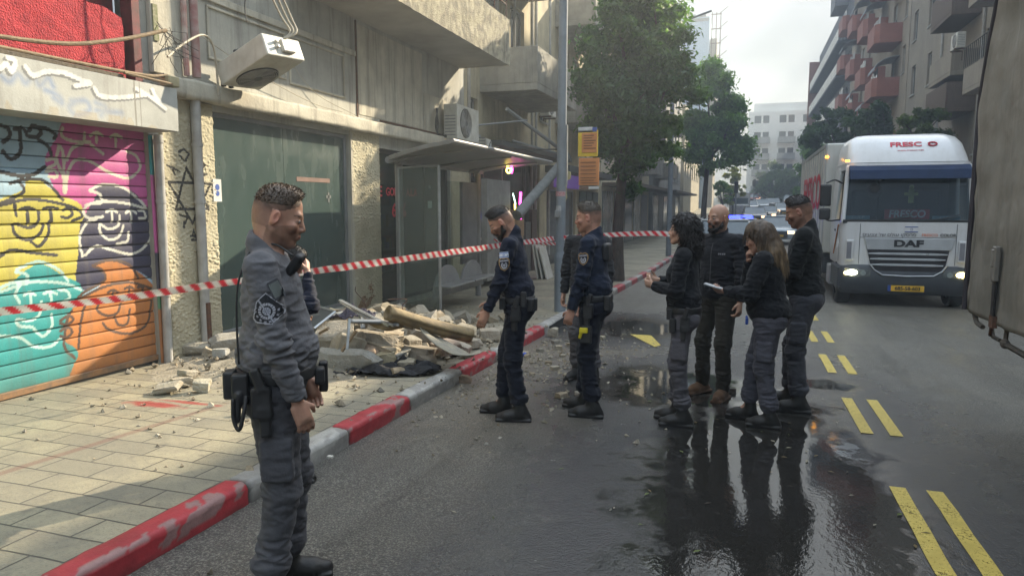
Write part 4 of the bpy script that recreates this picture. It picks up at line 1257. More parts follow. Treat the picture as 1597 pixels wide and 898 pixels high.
mb = MB(); mb.box(FX, FX+.03, 9.445, 9.50, .1, 2.79); mb.build('window_jamb', M_PLASTER, shop)

# painted sign on glass edge
mb = MB(); mb.box(FX+.03, FX+.036, 6.50, 6.63, 1.72, 1.97); mb.build('notice', mat('paper_white', (.7, .7, .68), rough=.7), shop)
mb = MB(); mb.disc((FX+.0375, 6.565, 1.88), (1, 0, 0), .035, 14); mb.disc((FX+.0375, 6.565, 1.81), (1, 0, 0), .03, 14); mb.build('notice_mark', mat('sign_blue', (.03, .10, .40), rough=.6), shop)

# first shop window: one grimy sheet of glass with joint, sill and frame
fr = MB(); a, b, c, d = H_G1
fr.box(FX-.10, FX-.05, a, a+.05, c, d); fr.box(FX-.10, FX-.05, b-.06, b, c, d); fr.box(FX-.10, FX-.05, a+.05, b-.06, c, c+.06); fr.box(FX-.10, FX-.05, a+.05, b-.06, d-.05, d)
w = fr.build('window', M_GREYM, shop, bevel=.004)
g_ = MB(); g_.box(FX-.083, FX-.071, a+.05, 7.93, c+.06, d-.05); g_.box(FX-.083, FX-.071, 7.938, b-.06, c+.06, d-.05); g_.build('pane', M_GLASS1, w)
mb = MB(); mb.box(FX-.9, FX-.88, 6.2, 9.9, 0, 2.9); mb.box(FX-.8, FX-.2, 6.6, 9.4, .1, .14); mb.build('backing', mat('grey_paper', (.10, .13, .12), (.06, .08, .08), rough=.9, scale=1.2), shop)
def ghost(A_, B_): pass
# faded old lettering strip on the glass
mb = MB(); mb.box(FX-.069, FX-.066, 8.2, 9.0, 2.0, 2.06); mb.build('faded_strip', mat('faded_strip', (.22, .13, .10), rough=.7), w)
mb = MB(); mb.box(FX-.069, FX-.066, 8.9, 9.02, 1.78, 1.82); mb.box(FX-.069, FX-.066, 8.94, 8.98, 1.72, 1.86); mb.build('tape_scrap', M_ALU, w)

# second shop: window with red lettering, lit shelves behind, door
fr = MB(); a, b, c, d = H_S2
fr.box(FX-.12, FX-.06, a, a+.06, c, d); fr.box(FX-.12, FX-.06, b-.06, b, c, d); fr.box(FX-.12, FX-.06, 12.15, 12.22, c, d)
for y0, y1 in ((a+.06, 12.15), (12.22, b-.06)): fr.box(FX-.12, FX-.06, y0, y1, c, c+.07); fr.box(FX-.12, FX-.06, y0, y1, d-.07, d)
w = fr.build('shop_window', M_BLACKM, shop, bevel=.004)
g_ = MB(); g_.box(FX-.095, FX-.085, a+.06, 12.15, c+.07, d-.07); g_.box(FX-.095, FX-.085, 12.22, b-.06, c+.07, d-.07); g_.build('pane', M_GLASS2, w)
mred = mat('red_vinyl', (.60, .04, .06), rough=.4)
FM = lambda y, z, X=FX-.080: face_matrix((X, y, z), (0, 1, 0), (0, 0, 1))
text_mesh('lettering', 'E', .24, mred, FM(10.52, 1.90), w, bold=.006)
text_mesh('lettering', 'GOBOS  A.L.A', .19, mred, FM(11.30, 1.90), w, bold=.004)
text_mesh('lettering', '60%', .32, mred, FM(11.18, 1.58), w, bold=.008)
text_mesh('opening_hours', 'TIL', .08, mat('white_vinyl', (.7, .7, .7), rough=.5), FM(12.45, 2.02), w)
mb = MB(); mb.box(FX-.084, FX-.079, 12.36, 12.54, 1.62, 1.76); mb.build('paper_note', mat('pale_note', (.55, .68, .62), rough=.7), w)
mb = MB(); mb.box(FX-2.0, FX-1.95, 10.2, 13.4, -.1, 2.8); mb.box(FX-2, FX-.32, 10.3, 13.3, -.1, -.02); mb.box(FX-2, FX-.32, 10.27, 10.31, -.1, 2.8); mb.box(FX-2, FX-.32, 13.26, 13.3, -.1, 2.8); mb.box(FX-2, FX-.32, 10.3, 13.3, 2.7, 2.8)
mb.build('shop_interior', mat('interior_paint', (.16, .16, .15), (.10, .10, .10), rough=.9), shop, fix=False)
rs = random.Random(3)
sh_ = MB()
for z in (.45, .85, 1.25, 1.65, 2.05): sh_.box(FX-.95, FX-.55, 10.45, 12.1, z, z+.03)
shelf = sh_.build('shelf', M_GREYM, shop)
for k, cc in enumerate(((.45, .30, .08), (.05, .10, .35), (.40, .40, .38), (.10, .25, .12), (.35, .05, .05))):
    q = MB()
    for z in (.48, .88, 1.28, 1.68):
        for i in range(4):
            y = 10.5+rs.random()*1.5; s_ = .05+.06*rs.random()
            q.box(FX-.8, FX-.6, y, y+s_, z, z+.1+.14*rs.random())
    q.build('goods', mat('goods_%d' % k, cc, rough=.5), shelf, bevel=.01)

# roller shutter housing with spray paint
def paint_box(A, B, C):
    n_ = vnoise(np.stack([A.ravel(), A.ravel()*0, B.ravel()], 1), 20, 3, 3).reshape(A.shape)
    C *= (1+.07*n_)[..., None]
    dB = np.full(A.shape, 9.)
    for ln in ([(0, 118), (15, 128), (28, 116), (40, 130), (52, 118), (62, 134), (75, 122), (84, 136)], [(70, 140), (92, 150), (97, 162), (84, 152)], [(112, 158), (135, 158), (140, 172), (120, 180), (108, 168), (118, 158)], [(150, 160), (165, 168), (158, 180)], [(150, 172), (190, 176)]):
        dB = np.minimum(dB, d_line(A, B, spline(Lx(FX+.36, ln))))
    w_ = np.clip(1-dB/.045, 0, 1)*(.55+.25*n_); C[:] = C*(1-w_[..., None])+np.array((.14, .22, .38))*w_[..., None]
    for off, colr, wd in ((.018, (.15, .16, .16), .022), (0, (.66, .67, .64), .019)):
        for ln in ([(0, 108), (10, 100), (18, 112), (24, 96), (12, 90)], [(40, 104), (52, 118), (72, 112), (100, 114), (125, 124), (142, 130), (118, 134)], [(148, 138), (158, 150), (190, 152), (228, 148)], [(212, 138), (230, 148), (246, 160), (258, 170)], [(238, 140), (242, 150), (250, 160)]):
            C[d_line(A+off, B+off, spline(Lx(FX+.36, ln))) < wd] = colr
    rustm = (B < 2.47) & (n_ > .05-.4*(2.47-B)*6); C[rustm] = C[rustm]*.6+np.array((.34, .26, .13))*.4
    for yy in (5.18, 5.24): C[np.abs(A-yy) < .006] = (.22, .21, .18)
st = .009; A, B = np.meshgrid(np.arange(2.8, 5.69, st), np.arange(2.40, 2.812, st), indexing='ij')
P = np.stack([FX+.36+0*A+.004*np.sin(A*3)*np.sin(B*9), A, B], -1); C = np.tile(np.array((.40, .41, .38)), A.shape+(1,)); paint_box(A, B, C)
hb = MB(); hb.box(FX, FX+.352, -3, 5.68, 2.395, 2.81); hs = hb.build('shutter_housing', mat('housing_metal', (.36, .37, .34), (.24, .24, .22), rough=.6, scale=5, streak=(.16, .12, .08)), shop, bevel=.004)
grid_mesh('painted_front', P, C, M_PAINTED, hs)

# the roller shutter, spray-painted
PX, PY = .0, 0
def Q8(l): return [(x/3.742, 160+y/3.742) for x, y in l]
def Q2(l): return [(x/2.64, 280+y/2.64) for x, y in l]
SX = FX-.05
K, WHT, PK, YL, NV, TL, OR, LB = (.030, .030, .034), (.62, .62, .55), (.55, .11, .33), (.54, .48, .09), (.045, .045, .085), (.04, .32, .32), (.52, .20, .06), (.34, .50, .62)
st = .0085; ya, yb = 3.3, 5.655
A, B = np.meshgrid(np.arange(ya, yb+st/2, st), np.arange(.02, 2.41, st), indexing='ij')
C = np.tile(np.array(LB), A.shape+(1,))
def fill(pts, c): C[in_poly(A, B, spline(Lx(SX, pts+[pts[0]]), 5))] = c
def strk(pts, c, w=.014, sm=True):
    w = w*1.3
    q = Lx(SX, pts); q = spline(q, 6) if sm and len(q) > 2 else q; C[d_line(A, B, q) < w] = c
LB2 = Lx(SX, [(0, 185), (95, 195), (100, 310), (0, 320)])
fill([(95, 192), (240, 205), (246, 330), (170, 350), (118, 335), (88, 300), (70, 250), (88, 215)], PK)
fill([(-60, 330), (28, 300), (40, 283), (30, 281), (60, 280), (88, 302), (126, 320), (130, 360), (128, 420), (100, 470), (-60, 480)], YL)
fill([(124, 352), (135, 330), (152, 300), (139, 296), (168, 286), (208, 300), (228, 322), (246, 340), (250, 435), (205, 420), (160, 440), (120, 450), (122, 390)], NV)
fill([(-60, 470), (0, 455), (30, 430), (42, 420), (66, 412), (98, 430), (128, 450), (125, 520), (130, 640), (-60, 660)], TL)
fill([(118, 470), (160, 442), (162, 425), (145, 414), (175, 407), (215, 424), (240, 446), (260, 470), (262, 600), (118, 602), (122, 550), (100, 530), (104, 500)], OR)
# strokes: yellow field in black
for l in ([(16, 286), (40, 280), (70, 283), (98, 312)], [(30, 283), (36, 300), (0, 318), (-20, 330)], [(0, 320), (50, 311), (110, 322), (128, 336), (112, 345)], [(22, 318), (25, 336)],
          [(31, 327), (42, 324), (54, 327)], [(42, 325), (43, 348)], [(60, 330), (58, 348), (44, 355), (28, 350), (20, 352), (24, 366), (42, 374), (60, 366), (68, 350)], [(76, 346), (74, 368), (60, 384), (48, 377)],
          [(68, 326), (78, 323), (90, 326)], [(78, 324), (80, 346)], [(98, 328), (108, 325), (112, 334), (104, 340), (96, 338)], [(0, 400), (18, 390), (50, 394), (88, 398)]): strk(l, K, .011)
# navy field in white
for l in ([(139, 297), (160, 288), (190, 292), (215, 310), (226, 322)], [(140, 298), (155, 303), (158, 316), (140, 318), (130, 330), (138, 340), (160, 338)], [(133, 320), (160, 314), (200, 318), (228, 326)],
          [(128, 400), (124, 370), (135, 348), (150, 342)], [(186, 336), (184, 352), (168, 357), (156, 350), (156, 362), (170, 374), (186, 368), (192, 352)], [(200, 362), (198, 376), (182, 380)],
          [(166, 331), (174, 327), (182, 331)], [(174, 328), (175, 346)], [(196, 332), (204, 328), (212, 332)], [(204, 329), (205, 346)], [(216, 328), (224, 330), (226, 340), (216, 340)], [(132, 398), (150, 384), (175, 390), (205, 396), (228, 382), (238, 360)]): strk(l, WHT, .010)
# pink field in pale paint
for l in ([(97, 200), (96, 212), (112, 220), (140, 222)], [(132, 208), (130, 222)], [(140, 212), (150, 207), (160, 212)], [(150, 208), (150, 222)], [(172, 214), (180, 210), (190, 215)], [(180, 210), (180, 228)],
          [(160, 240), (150, 232), (142, 226)], [(92, 226), (88, 250), (98, 275), (100, 300)], [(100, 275), (98, 240), (92, 226)], [(102, 300), (106, 268), (118, 250), (140, 252), (168, 268), (200, 278), (218, 262), (212, 244), (198, 236)], [(104, 250), (112, 232), (128, 224)], [(72, 250), (84, 248), (86, 256), (74, 262)], [(72, 268), (86, 266), (88, 276), (76, 276)]): strk(l, (.60, .58, .46), .011)
# light blue in black
for l in ([(0, 196), (12, 200), (14, 214), (4, 222)], [(22, 202), (34, 200), (40, 206)], [(30, 202), (32, 220)], [(45, 204), (52, 196), (64, 205), (56, 214), (42, 212)], [(60, 218), (74, 228), (80, 242)], [(4, 236), (16, 248), (30, 240), (32, 226)], [(0, 268), (28, 274), (52, 272), (70, 260)], [(52, 198), (70, 200), (86, 210), (84, 216)]): strk(l, K, .013)
# teal in pale
for l in ([(24, 424), (40, 428), (42, 438), (10, 444), (-10, 458)], [(26, 420), (60, 408), (90, 420), (106, 438)], [(0, 455), (50, 440), (100, 442), (126, 452)], [(29, 446), (24, 460), (30, 472)], [(38, 460), (46, 456), (54, 460)], [(46, 457), (48, 474)], [(68, 458), (78, 455), (88, 458)], [(78, 456), (80, 474)],
          [(64, 470), (60, 492), (44, 500), (26, 498), (30, 508), (50, 510)], [(80, 490), (80, 510), (66, 524), (52, 512)], [(92, 452), (104, 454), (108, 464), (100, 470)], [(0, 524), (30, 526), (52, 540), (78, 540), (96, 526)]): strk(l, (.45, .66, .62), .010)
# orange in dark
for l in ([(144, 414), (170, 406), (200, 412), (216, 434)], [(145, 415), (160, 422), (162, 438), (130, 456), (118, 470)], [(120, 468), (160, 448), (200, 440), (238, 450)], [(168, 456), (176, 452), (184, 456)], [(176, 453), (177, 468)], [(194, 450), (202, 447), (208, 450)], [(201, 448), (202, 464)], [(214, 448), (222, 448), (222, 458), (214, 462)],
          [(154, 470), (152, 484), (166, 492), (182, 488), (188, 474)], [(178, 492), (184, 506), (198, 504), (202, 482)], [(134, 470), (126, 500), (122, 542)], [(160, 504), (170, 514), (200, 520), (228, 506), (236, 470)], [(94, 500), (106, 492), (114, 498), (104, 506), (94, 504)], [(94, 516), (106, 510), (112, 518), (104, 526), (94, 524)], [(112, 485), (104, 500), (100, 540), (116, 558)]): strk(l, (.10, .06, .045), .010)
# grimy lower edge
n_ = vnoise(np.stack([A.ravel(), A.ravel()*0, B.ravel()*.5], 1), 9, 3, 4).reshape(A.shape)
gr = np.clip((.45-B)/.5, 0, 1)*(.45+.45*n_); gr = np.clip(gr, 0, 1)[..., None]; C = C*(1-gr)+np.array((.16, .11, .06))*gr
C = C*(1+.06*n_)[..., None]
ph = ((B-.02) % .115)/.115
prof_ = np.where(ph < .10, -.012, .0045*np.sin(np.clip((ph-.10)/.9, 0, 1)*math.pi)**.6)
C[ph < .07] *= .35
P = np.stack([SX+prof_, A, B], -1)
sh2 = grid_mesh('roller_shutter', P, np.clip(C, 0, 1), M_PAINTED, shop, smooth=False)
# plain remainder of the shutter beyond the picture edge
A2, B2 = np.meshgrid(np.arange(-3, 3.31, .1), np.arange(.02, 2.41, .0115), indexing='ij'); ph = ((B2-.02) % .115)/.115
P = np.stack([SX+np.where(ph < .10, -.012, .008), A2, B2], -1); C2 = np.tile(np.array(TL), A2.shape+(1,)); C2[B2 > .9] = YL; C2[B2 > 1.75] = LB
grid_mesh('shutter_end', P, C2, M_PAINTED, sh2, smooth=False)
mb = MB(); mb.box(SX-.012, SX+.03, -3, 5.655, .095, .15); mb.build('bottom_bar', mat('bar_rusty', (.30, .16, .07), (.14, .10, .07), rough=.7, scale=8), sh2, bevel=.004)
mb = MB(); mb.box(FX-.1, FX-.03, -3, 5.655, .06, .10); mb.build('threshold', M_BLACKM, shop)
# guide rail, painted with the picture
st = .02; A, B = np.meshgrid(np.array([5.657, 5.665, 5.70, 5.712]), np.arange(.05, 2.38, st), indexing='ij'); X0 = np.array([FX-.04, FX+.012, FX+.014, FX-.02])[:, None]+0*B
C3 = np.tile(np.array((.02, .30, .32)), A.shape+(1,)); C3[(B < 1.98) & (B > 1.2)] = PK; C3[B <= 1.2] = NV; C3[(B < .82)] = (.10, .34, .16); C3[B < .62] = OR
grid_mesh('guide_rail', np.stack([X0, A, B], -1), C3, M_PAINTED, shop)
# canes, planks and grime on top of the housing
for i, (p_, r_) in enumerate(((((FX+.22, 3.2, 2.90), (FX+.30, 4.4, 2.98), (FX+.34, 5.0, 3.12), (FX+.36, 5.6, 3.34)), .018), (((FX+.30, 3.4, 2.86), (FX+.30, 5.2, 2.88), (FX+.28, 5.66, 2.93)), .016), (((FX+.34, 5.1, 2.86), (FX+.38, 5.62, 2.84)), .013))):
    mb = MB(); mb.tube(spline(list(p_), 5), r_, 8); o = mb.build('cane', M_WOOD, None, smooth=True)
    tag(o, ['long bent cane sticking up from the shutter housing to the column', 'straight cane lying along the back of the shutter housing top', 'short yellow cane at the right end of the housing'][i], 'cane')
mb = MB()
for k in range(7): mb.box(FX+.02+.045*k, FX+.05+.045*k, 3.0+.02*k, 5.45-.06*k, 2.815, 2.85+.004*(k % 3))
o = mb.build('wood_strips', mat('rotten_wood', (.16, .13, .09), (.07, .06, .05), rough=.95, scale=20, stretch=(10, 1, 10), bump=.6), None, bevel=.004); tag(o, 'rotten grey wood strips lying on top of the shutter housing', 'planks')
mb = MB(); mb.box(FX+.22, FX+.34, 5.62, 5.76, 2.83, 2.93); o = mb.build('junction_box', mat('cream_plastic', (.45, .40, .24), rough=.6), None, bevel=.008); tag(o, 'small cream junction box at the right end of the shutter housing', 'box')
m_ = MB()
for k in range(14):
    a = (FX+.34, 5.60, 3.34); m_.tube([a, (a[0]+rs.uniform(-.12, .12), a[1]+rs.uniform(-.02, .28), a[2]+rs.uniform(-.25, .10)), (a[0]+rs.uniform(-.2, .1), a[1]+rs.uniform(0, .4), a[2]+rs.uniform(-.35, .05))], .003, 5)
o = m_.build('wire_tangle', M_CABLEB); tag(o, 'tangle of thin black wire at the tip of the bent cane', 'wire')
m_ = MB(); m_.tube(spline([(FX+.34, 5.62, 3.10), (FX+.24, 5.95, 3.30), (FX+.22, 6.25, 3.45), (FX+.20, 6.42, 3.36), (FX+.20, 6.46, 3.0), (FX+.2, 6.46, 2.86)], 6), .012, 7)
o = m_.build('bent_pipe', M_CABLE, None, smooth=True); tag(o, 'thin cream pipe bent over from the column down to the cornice', 'pipe')
# flood light
mb = MB(); M = Matrix.Translation((FX+.34, 6.74, 3.26)) @ Matrix.Rotation(R(35), 4, 'Y') @ Matrix.Rotation(R(-28), 4, 'X')
fl = thing('floodlight', 'black floodlight on a bracket standing on the cornice beside the tilted air conditioner', 'lamp', (FX+.15, 6.55, 2.99))
mb.box(-.10, .10, -.14, .14, -.018, .018, M=M); mb.build('lamp_housing', M_BLACKM, fl, bevel=.008)
mb = MB()
for k in range(8): mb.box(-.09, .09, -.12+.033*k, -.113+.033*k, .018, .040, M=M)
mb.build('cooling_fins', M_BLACKM, fl)
mb = MB(); mb.box(FX+.12, FX+.16, 6.60, 6.64, 2.985, 3.22); mb.box(FX+.12, FX+.16, 6.72, 6.76, 2.985, 3.20); mb.box(FX+.10, FX+.36, 6.60, 6.76, 3.19, 3.22); mb.build('bracket', M_BLACKM, fl)
# ------------------------------------------------------------------ air conditioners
def ac_unit(name, label, M, w=.78, h=.54, d=.28, group=None, legs=True, loc=None):
    """local frame: x = width, z = height, +y = fan face, origin at the centre"""
    t = thing(name, label, 'air conditioner', loc or tuple(M.translation), group=group)
    mb = MB(); mb.box(-w/2, w/2, -d/2, d/2-.012, -h/2, h/2, M=M); mb.build('casing', M_WHITEM, t, bevel=.015, seg=2)
    mb = MB(); fx = -w*.13; r = h*.42
    for k in range(9):
        rr = r*(.25+.75*k/8); mb.tube([M @ Vector((fx+rr*math.cos(a), d/2+.006, rr*math.sin(a))) for a in np.linspace(0, 2*math.pi, 25)], .0045, 4, cap=False)
    for k in range(10):
        a = k*math.pi/5; mb.tube([M @ Vector((fx+.05*math.cos(a), d/2+.008, .05*math.sin(a))), M @ Vector((fx+r*math.cos(a+.35), d/2+.008, r*math.sin(a+.35)))], .0035, 4)
    mb.build('fan_grille', M_PIPE, t)
    mb = MB(); mb.tube([M @ Vector((fx, d/2-.016, 0)), M @ Vector((fx, d/2-.010, 0))], r*1.03, 28); mb.build('fan_opening', M_DARK, t)
    mb = MB(); mb.tube([M @ Vector((fx, d/2-.009, 0)), M @ Vector((fx, d/2+.012, 0))], .05, 14)
    for k in range(3):
        a = k*2.094+.4; q = [Vector((fx+.05*math.cos(a), d/2-.006, .05*math.sin(a))), Vector((fx+r*.85*math.cos(a-.2), d/2-.003, r*.85*math.sin(a-.2))), Vector((fx+r*.85*math.cos(a+.55), d/2-.006, r*.85*math.sin(a+.55)))]
        mb.add([tuple(M @ v) for v in q], [(0, 1, 2)])
    mb.build('fan', mat_fan, t)
    mb = MB()
    for k in range(7): mb.box(-w/2-.006, -w/2+.004, -d/2+.03, d/2-.05, -h/2+.07+.06*k, -h/2+.085+.06*k, M=M)
    mb.build('side_vent', M_GREYM, t); mb = MB(); mb.box(w/2-.004, w/2+.045, -d*.30, d*.25, -h*.1, h*.22, M=M); mb.build('valve_cover', M_WHITEM, t, bevel=.008); mb = MB()
    for k in (0, 1): mb.tube([M @ Vector((w/2, -.04+.06*k, -h*.22)), M @ Vector((w/2+.05, -.04+.06*k, -h*.22))], .018, 8)
    mb.build('valve', M_WHITEM, t)
    if legs:
        mb = MB()
        for sx in (-.28, .28): mb.box(sx-.02, sx+.02, -d/2-.09, d/2+.02, -h/2-.045, -h/2-.005, M=M); mb.box(sx-.015, sx+.015, -d/2-.09, -d/2-.06, -h/2-.35, -h/2, M=M)
        mb.build('bracket', M_RUST, t)
    return t
mat_fan = mat('fan_plastic', (.12, .12, .12), rough=.6)
el_ = Vector((-.918, .17, -.335)).normalized(); eh = Vector((.13, .985, .03)); eh = (eh-el_*eh.dot(el_)).normalized(); ed = el_.cross(eh)
if ed.z > 0: ed = -ed
C1 = Vector((-4.885, 6.416, 3.465)); cc_ = C1+el_*.39+eh*.27+ed*.12
xw, yf = -el_, ed; zh = xw.cross(yf)
M1 = Matrix(((xw.x, yf.x, zh.x, cc_.x), (xw.y, yf.y, zh.y, cc_.y), (xw.z, yf.z, zh.z, cc_.z), (0, 0, 0, 1)))
ac_unit('air_conditioner', 'dirty white air conditioner tipped over with its fan facing down above the first shop window', M1, .78, .54, .25, legs=False)
def Mx(x, y, z): return Matrix(((0, 1, 0, x), (1, 0, 0, y), (0, 0, 1, z), (0, 0, 0, 1)))
ac_unit('air_conditioner', 'white air conditioner with round fan on the wall above the bus shelter', Matrix(((0, 1, 0, -5.44), (-1, 0, 0, 13.28), (0, 0, 1, 3.27), (0, 0, 0, 1))) @ Matrix.Diagonal((-1, 1, 1, 1)), 1.15, .66, .30)
ac_unit('air_conditioner', 'small air conditioner just above the far end of the shelter roof', Mx(-5.35, 14.5, 2.85), .8, .42, .28)
# hanging cables over the tilted unit
mb = MB()
for k in range(3): mb.tube(spline([(-5.0+.03*k, 6.35+.05*k, 4.6), (-4.92+.03*k, 6.50+.06*k, 4.1), (-4.86+.02*k, 6.72+.07*k, 3.72), (-4.80+.02*k, 6.80+.03*k, 3.56), (-4.84, 6.72, 3.46)], 6), .011, 7)
tag(mb.build('hanging_pipes', M_CABLE, None, smooth='all'), 'pale insulated pipes hanging down to the tilted air conditioner', 'pipes')
mb = MB(); mb.tube(spline([(-5.1, 6.35, 4.5), (-5.06, 6.42, 4.0), (-5.1, 6.45, 3.75), (-5.08, 6.44, 3.6)], 5), .006, 5); tag(mb.build('hanging_cable', M_CABLEB, None), 'thin loose black cable dangling beside the pale pipes', 'cable')
mb = MB(); mb.tube(spline([(FX+.05, 6.0, 3.6), (FX+.1, 7.2, 3.25), (FX+.08, 8.4, 3.05), (FX+.17, 9.0, 3.0)], 6), .005, 5); mb.tube(spline([(FX+.04, 7.9, 3.6), (FX+.06, 8.5, 3.2), (FX+.17, 9.4, 2.99)], 6), .004, 5)
tag(mb.build('thin_cable', M_CABLE, None), 'thin pale cable strung along the wall above the cornice', 'cable')
mb = MB()
for k in range(4): mb.tube(spline([(FX+.05, 12.5+.03*k, 3.5), (FX+.16, 12.35-.04*k, 3.2), (FX+.12, 12.45, 3.0), (FX+.2, 12.9, 2.98+.02*k)], 5), .014, 6)
tag(mb.build('pipe_coil', M_CABLEB, None), 'black pipes looping beside the wall air conditioner with the round fan', 'pipes')

# ------------------------------------------------------------------ bus shelter
sh = thing('bus_shelter', 'grey bus shelter with curved metal roof, glass end panel and leaning rail', 'bus shelter', (-4.5, 10.8, P_z(10)))
M_SHEL = mat('shelter_metal', (.27, .27, .265), (.21, .21, .21), rough=.4, scale=4, streak=(.12, .12, .11), streak_amt=.3)
gz = P_z(10.5)
# roof: rises from the posts to a crease then falls to the kerb side
Y0, Y1 = 8.62, 13.3
sec = [(-5.02, 2.40), (-4.6, 2.45), (-4.1, 2.50), (-3.62, 2.52), (-3.60, 2.49), (-3.62, 2.46), (-4.1, 2.44), (-4.6, 2.39), (-5.02, 2.33)]
mb = MB(); nS = len(sec); ye = lambda x: 8.46+(-3.60-x)*.66
mb.add([(x, ye(x), z) for x, z in sec]+[(x, Y1, z) for x, z in sec], [tuple(range(nS))[::-1], tuple(range(nS, 2*nS))]+[(k, (k+1) % nS, (k+1) % nS+nS, k+nS) for k in range(nS)]); mb.build('roof', M_SHEL, sh, bevel=.006)
mb = MB(); mb.tube([(-3.60, 8.45, 2.50), (-3.60, Y1+.01, 2.50)], .028, 8); mb.tube([(-5.03, 9.40, 2.34), (-5.03, Y1, 2.34)], .05, 12)
for y in (9.4, 11.0, 12.5): mb.tube([(-5.0, y, 2.31), (-4.3, y, 2.42), (-3.65, y, 2.46)], .022, 6)
mb.build('roof_rib', M_SHEL, sh, smooth=True)
for y in (9.62, 12.9):
    mb = MB(); mb.tube([(-4.97, y, gz-.05), (-4.97, y, 2.40)], .058, 16); mb.tube([(-4.97, y-.085, 2.36), (-4.97, y+.085, 2.36)], .085, 14); mb.build('post', M_SHEL, sh, smooth=True)
mb = MB()
for (x0, y0), (x1, y1) in (((-4.86, 9.40), (-4.06, 9.05)),):
    mb.tube([(x0, y0, gz), (x0, y0, 2.22)], .016, 6); mb.tube([(x1, y1, gz-.02), (x1, y1, 2.22)], .024, 8); mb.tube([(x0, y0, 2.22), (x1, y1, 2.22)], .016, 6)
fr_ = mb.build('side_frame', M_ALU, sh)
mb = MB(); mb.add([(-4.85, 9.395, .25), (-4.07, 9.055, .20), (-4.07, 9.055, 2.2), (-4.85, 9.395, 2.2), (-4.853, 9.388, .25), (-4.073, 9.048, .20), (-4.073, 9.048, 2.2), (-4.853, 9.388, 2.2)],
                  [(0, 1, 2, 3), (7, 6, 5, 4), (0, 4, 5, 1), (3, 2, 6, 7)]); mb.build('glass_panel', mat_glass('shelter_glass', tint=(.86, .92, .89), alpha=.16, base=(.2, .22, .2), rough=.03, dirt=.18), fr_)
mb = MB(); mb.box(-5.0, -4.96, 9.6, 12.8, .35, 2.1); mb.build('back_glass', mat_glass('shelter_glass_back', tint=(.9, .95, .93), alpha=.10, base=(.2, .22, .2), rough=.03, dirt=.10), sh)
mb = MB(); mb.tube([(-4.72, 9.5, .88), (-4.72, 12.9, .84)], .062, 12); mb.build('leaning_rail', M_SHEL, sh, smooth=True)
for k, y in enumerate((10.75, 11.85)):
    pl = [(-4.95+.62*0+ (.30*(1-math.cos(a))) , .36+.46*math.sin(a)) for a in np.linspace(0, math.pi, 13)]
    mb = MB(); mb.prism([(y+.55*math.cos(a), gz+.24+.50*math.sin(a)) for a in np.linspace(0, math.pi, 15)], 'x', -4.72, -4.67); mb.build('seat_panel', M_SHEL, sh, bevel=.008)
    mb = MB(); mb.box(-4.72, -4.40, y-.52, y+.52, gz+.41, gz+.44); mb.build('seat', M_SHEL, sh, bevel=.01)
mb = MB(); mb.box(-4.98, -4.92, 12.0, 12.75, .6, 2.1); mb.build('poster_case', M_GREYM, sh, bevel=.01)

# neon light strips seen through the far end of the shelter
nt = thing('neon_sign', 'lit pink and yellow neon strips in the shop display case', 'neon sign', (-5.1, 15.6, P_z(15)))
mb = MB(); mb.box(-5.55, -5.40, 14.6, 16.2, .0, 2.25); mb.build('display_case', mat('case_grey', (.30, .30, .28), rough=.5), nt, bevel=.01)
mnp, mny, mng = mat_emit('neon_pink', (1, .05, .55), 4), mat_emit('neon_yellow', (1, .72, .12), 3.5), mat_emit('neon_green', (.6, 1, .8), 2.5)
def neon(pts, m, r=.014):
    q = [on_x(u, v, -5.37) for u, v in pts]; mb = MB(); mb.tube(spline(q, 4) if len(q) > 2 else q, r, 6); return mb.build('neon_tube', m, nt)
neon([(812, 300), (811, 330), (812, 365), (809, 350), (811, 325)], mnp, .03); neon([(809, 385), (812, 360)], mnp, .04)
neon([(803, 318), (804, 345), (803, 372), (806, 395)], mny, .02); neon([(800, 302), (804, 318)], mng, .014); neon([(807, 372), (804, 400)], mng, .014)
nb = thing('neon_sign', 'small lit yellow neon figure with a pink edge hanging under the shelter roof', 'neon sign', on_x(793, 268, -4.3))
for pts, m in (([(789, 250), (796, 252), (792, 258), (788, 254), (789, 250)], mny), ([(791, 262), (797, 264), (794, 270), (790, 267), (791, 262)], mny), ([(797, 258), (799, 264), (798, 270)], mnp)):
    q = [on_x(u, v, -4.3) for u, v in pts]; mb = MB(); mb.tube(spline(q, 4), .016, 6); mb.build('neon_tube', m, nb)

# ------------------------------------------------------------------ lamp pole with bus-stop signs
gp = P_z(11.2)
lp = thing('street_lamp', 'tall grey lamp pole on the kerb with a red sticker and small grey box', 'lamp post', (-2.86, 11.15, gp))
mb = MB(); mb.tube([(-2.86, 11.15, gp), (-2.86, 11.15, gp+.9)], .095, 18); mb.tube([(-2.86, 11.15, gp+.9), (-2.86, 11.15, gp+.98)], [.095, .078], 18); mb.tube([(-2.86, 11.15, gp+.98), (-2.82, 11.15, 9.0)], [.078, .06], 18)
M_POLE = mat('pole_paint', (.20, .23, .26), (.15, .17, .19), rough=.5, scale=4, streak=(.10, .09, .08), streak_amt=.3)
mb.build('pole', M_POLE, lp, smooth=True)
mb = MB(); mb.tube(spline([(-2.82, 11.15, 9.0), (-2.5, 11.15, 9.5), (-1.7, 11.15, 9.7)], 5), .035, 8); mb.build('arm', M_POLE, lp, smooth=True)
mb = MB(); mb.box(-1.75, -1.15, 11.05, 11.25, 9.66, 9.78); mb.build('lamp_head', M_POLE, lp, bevel=.03)
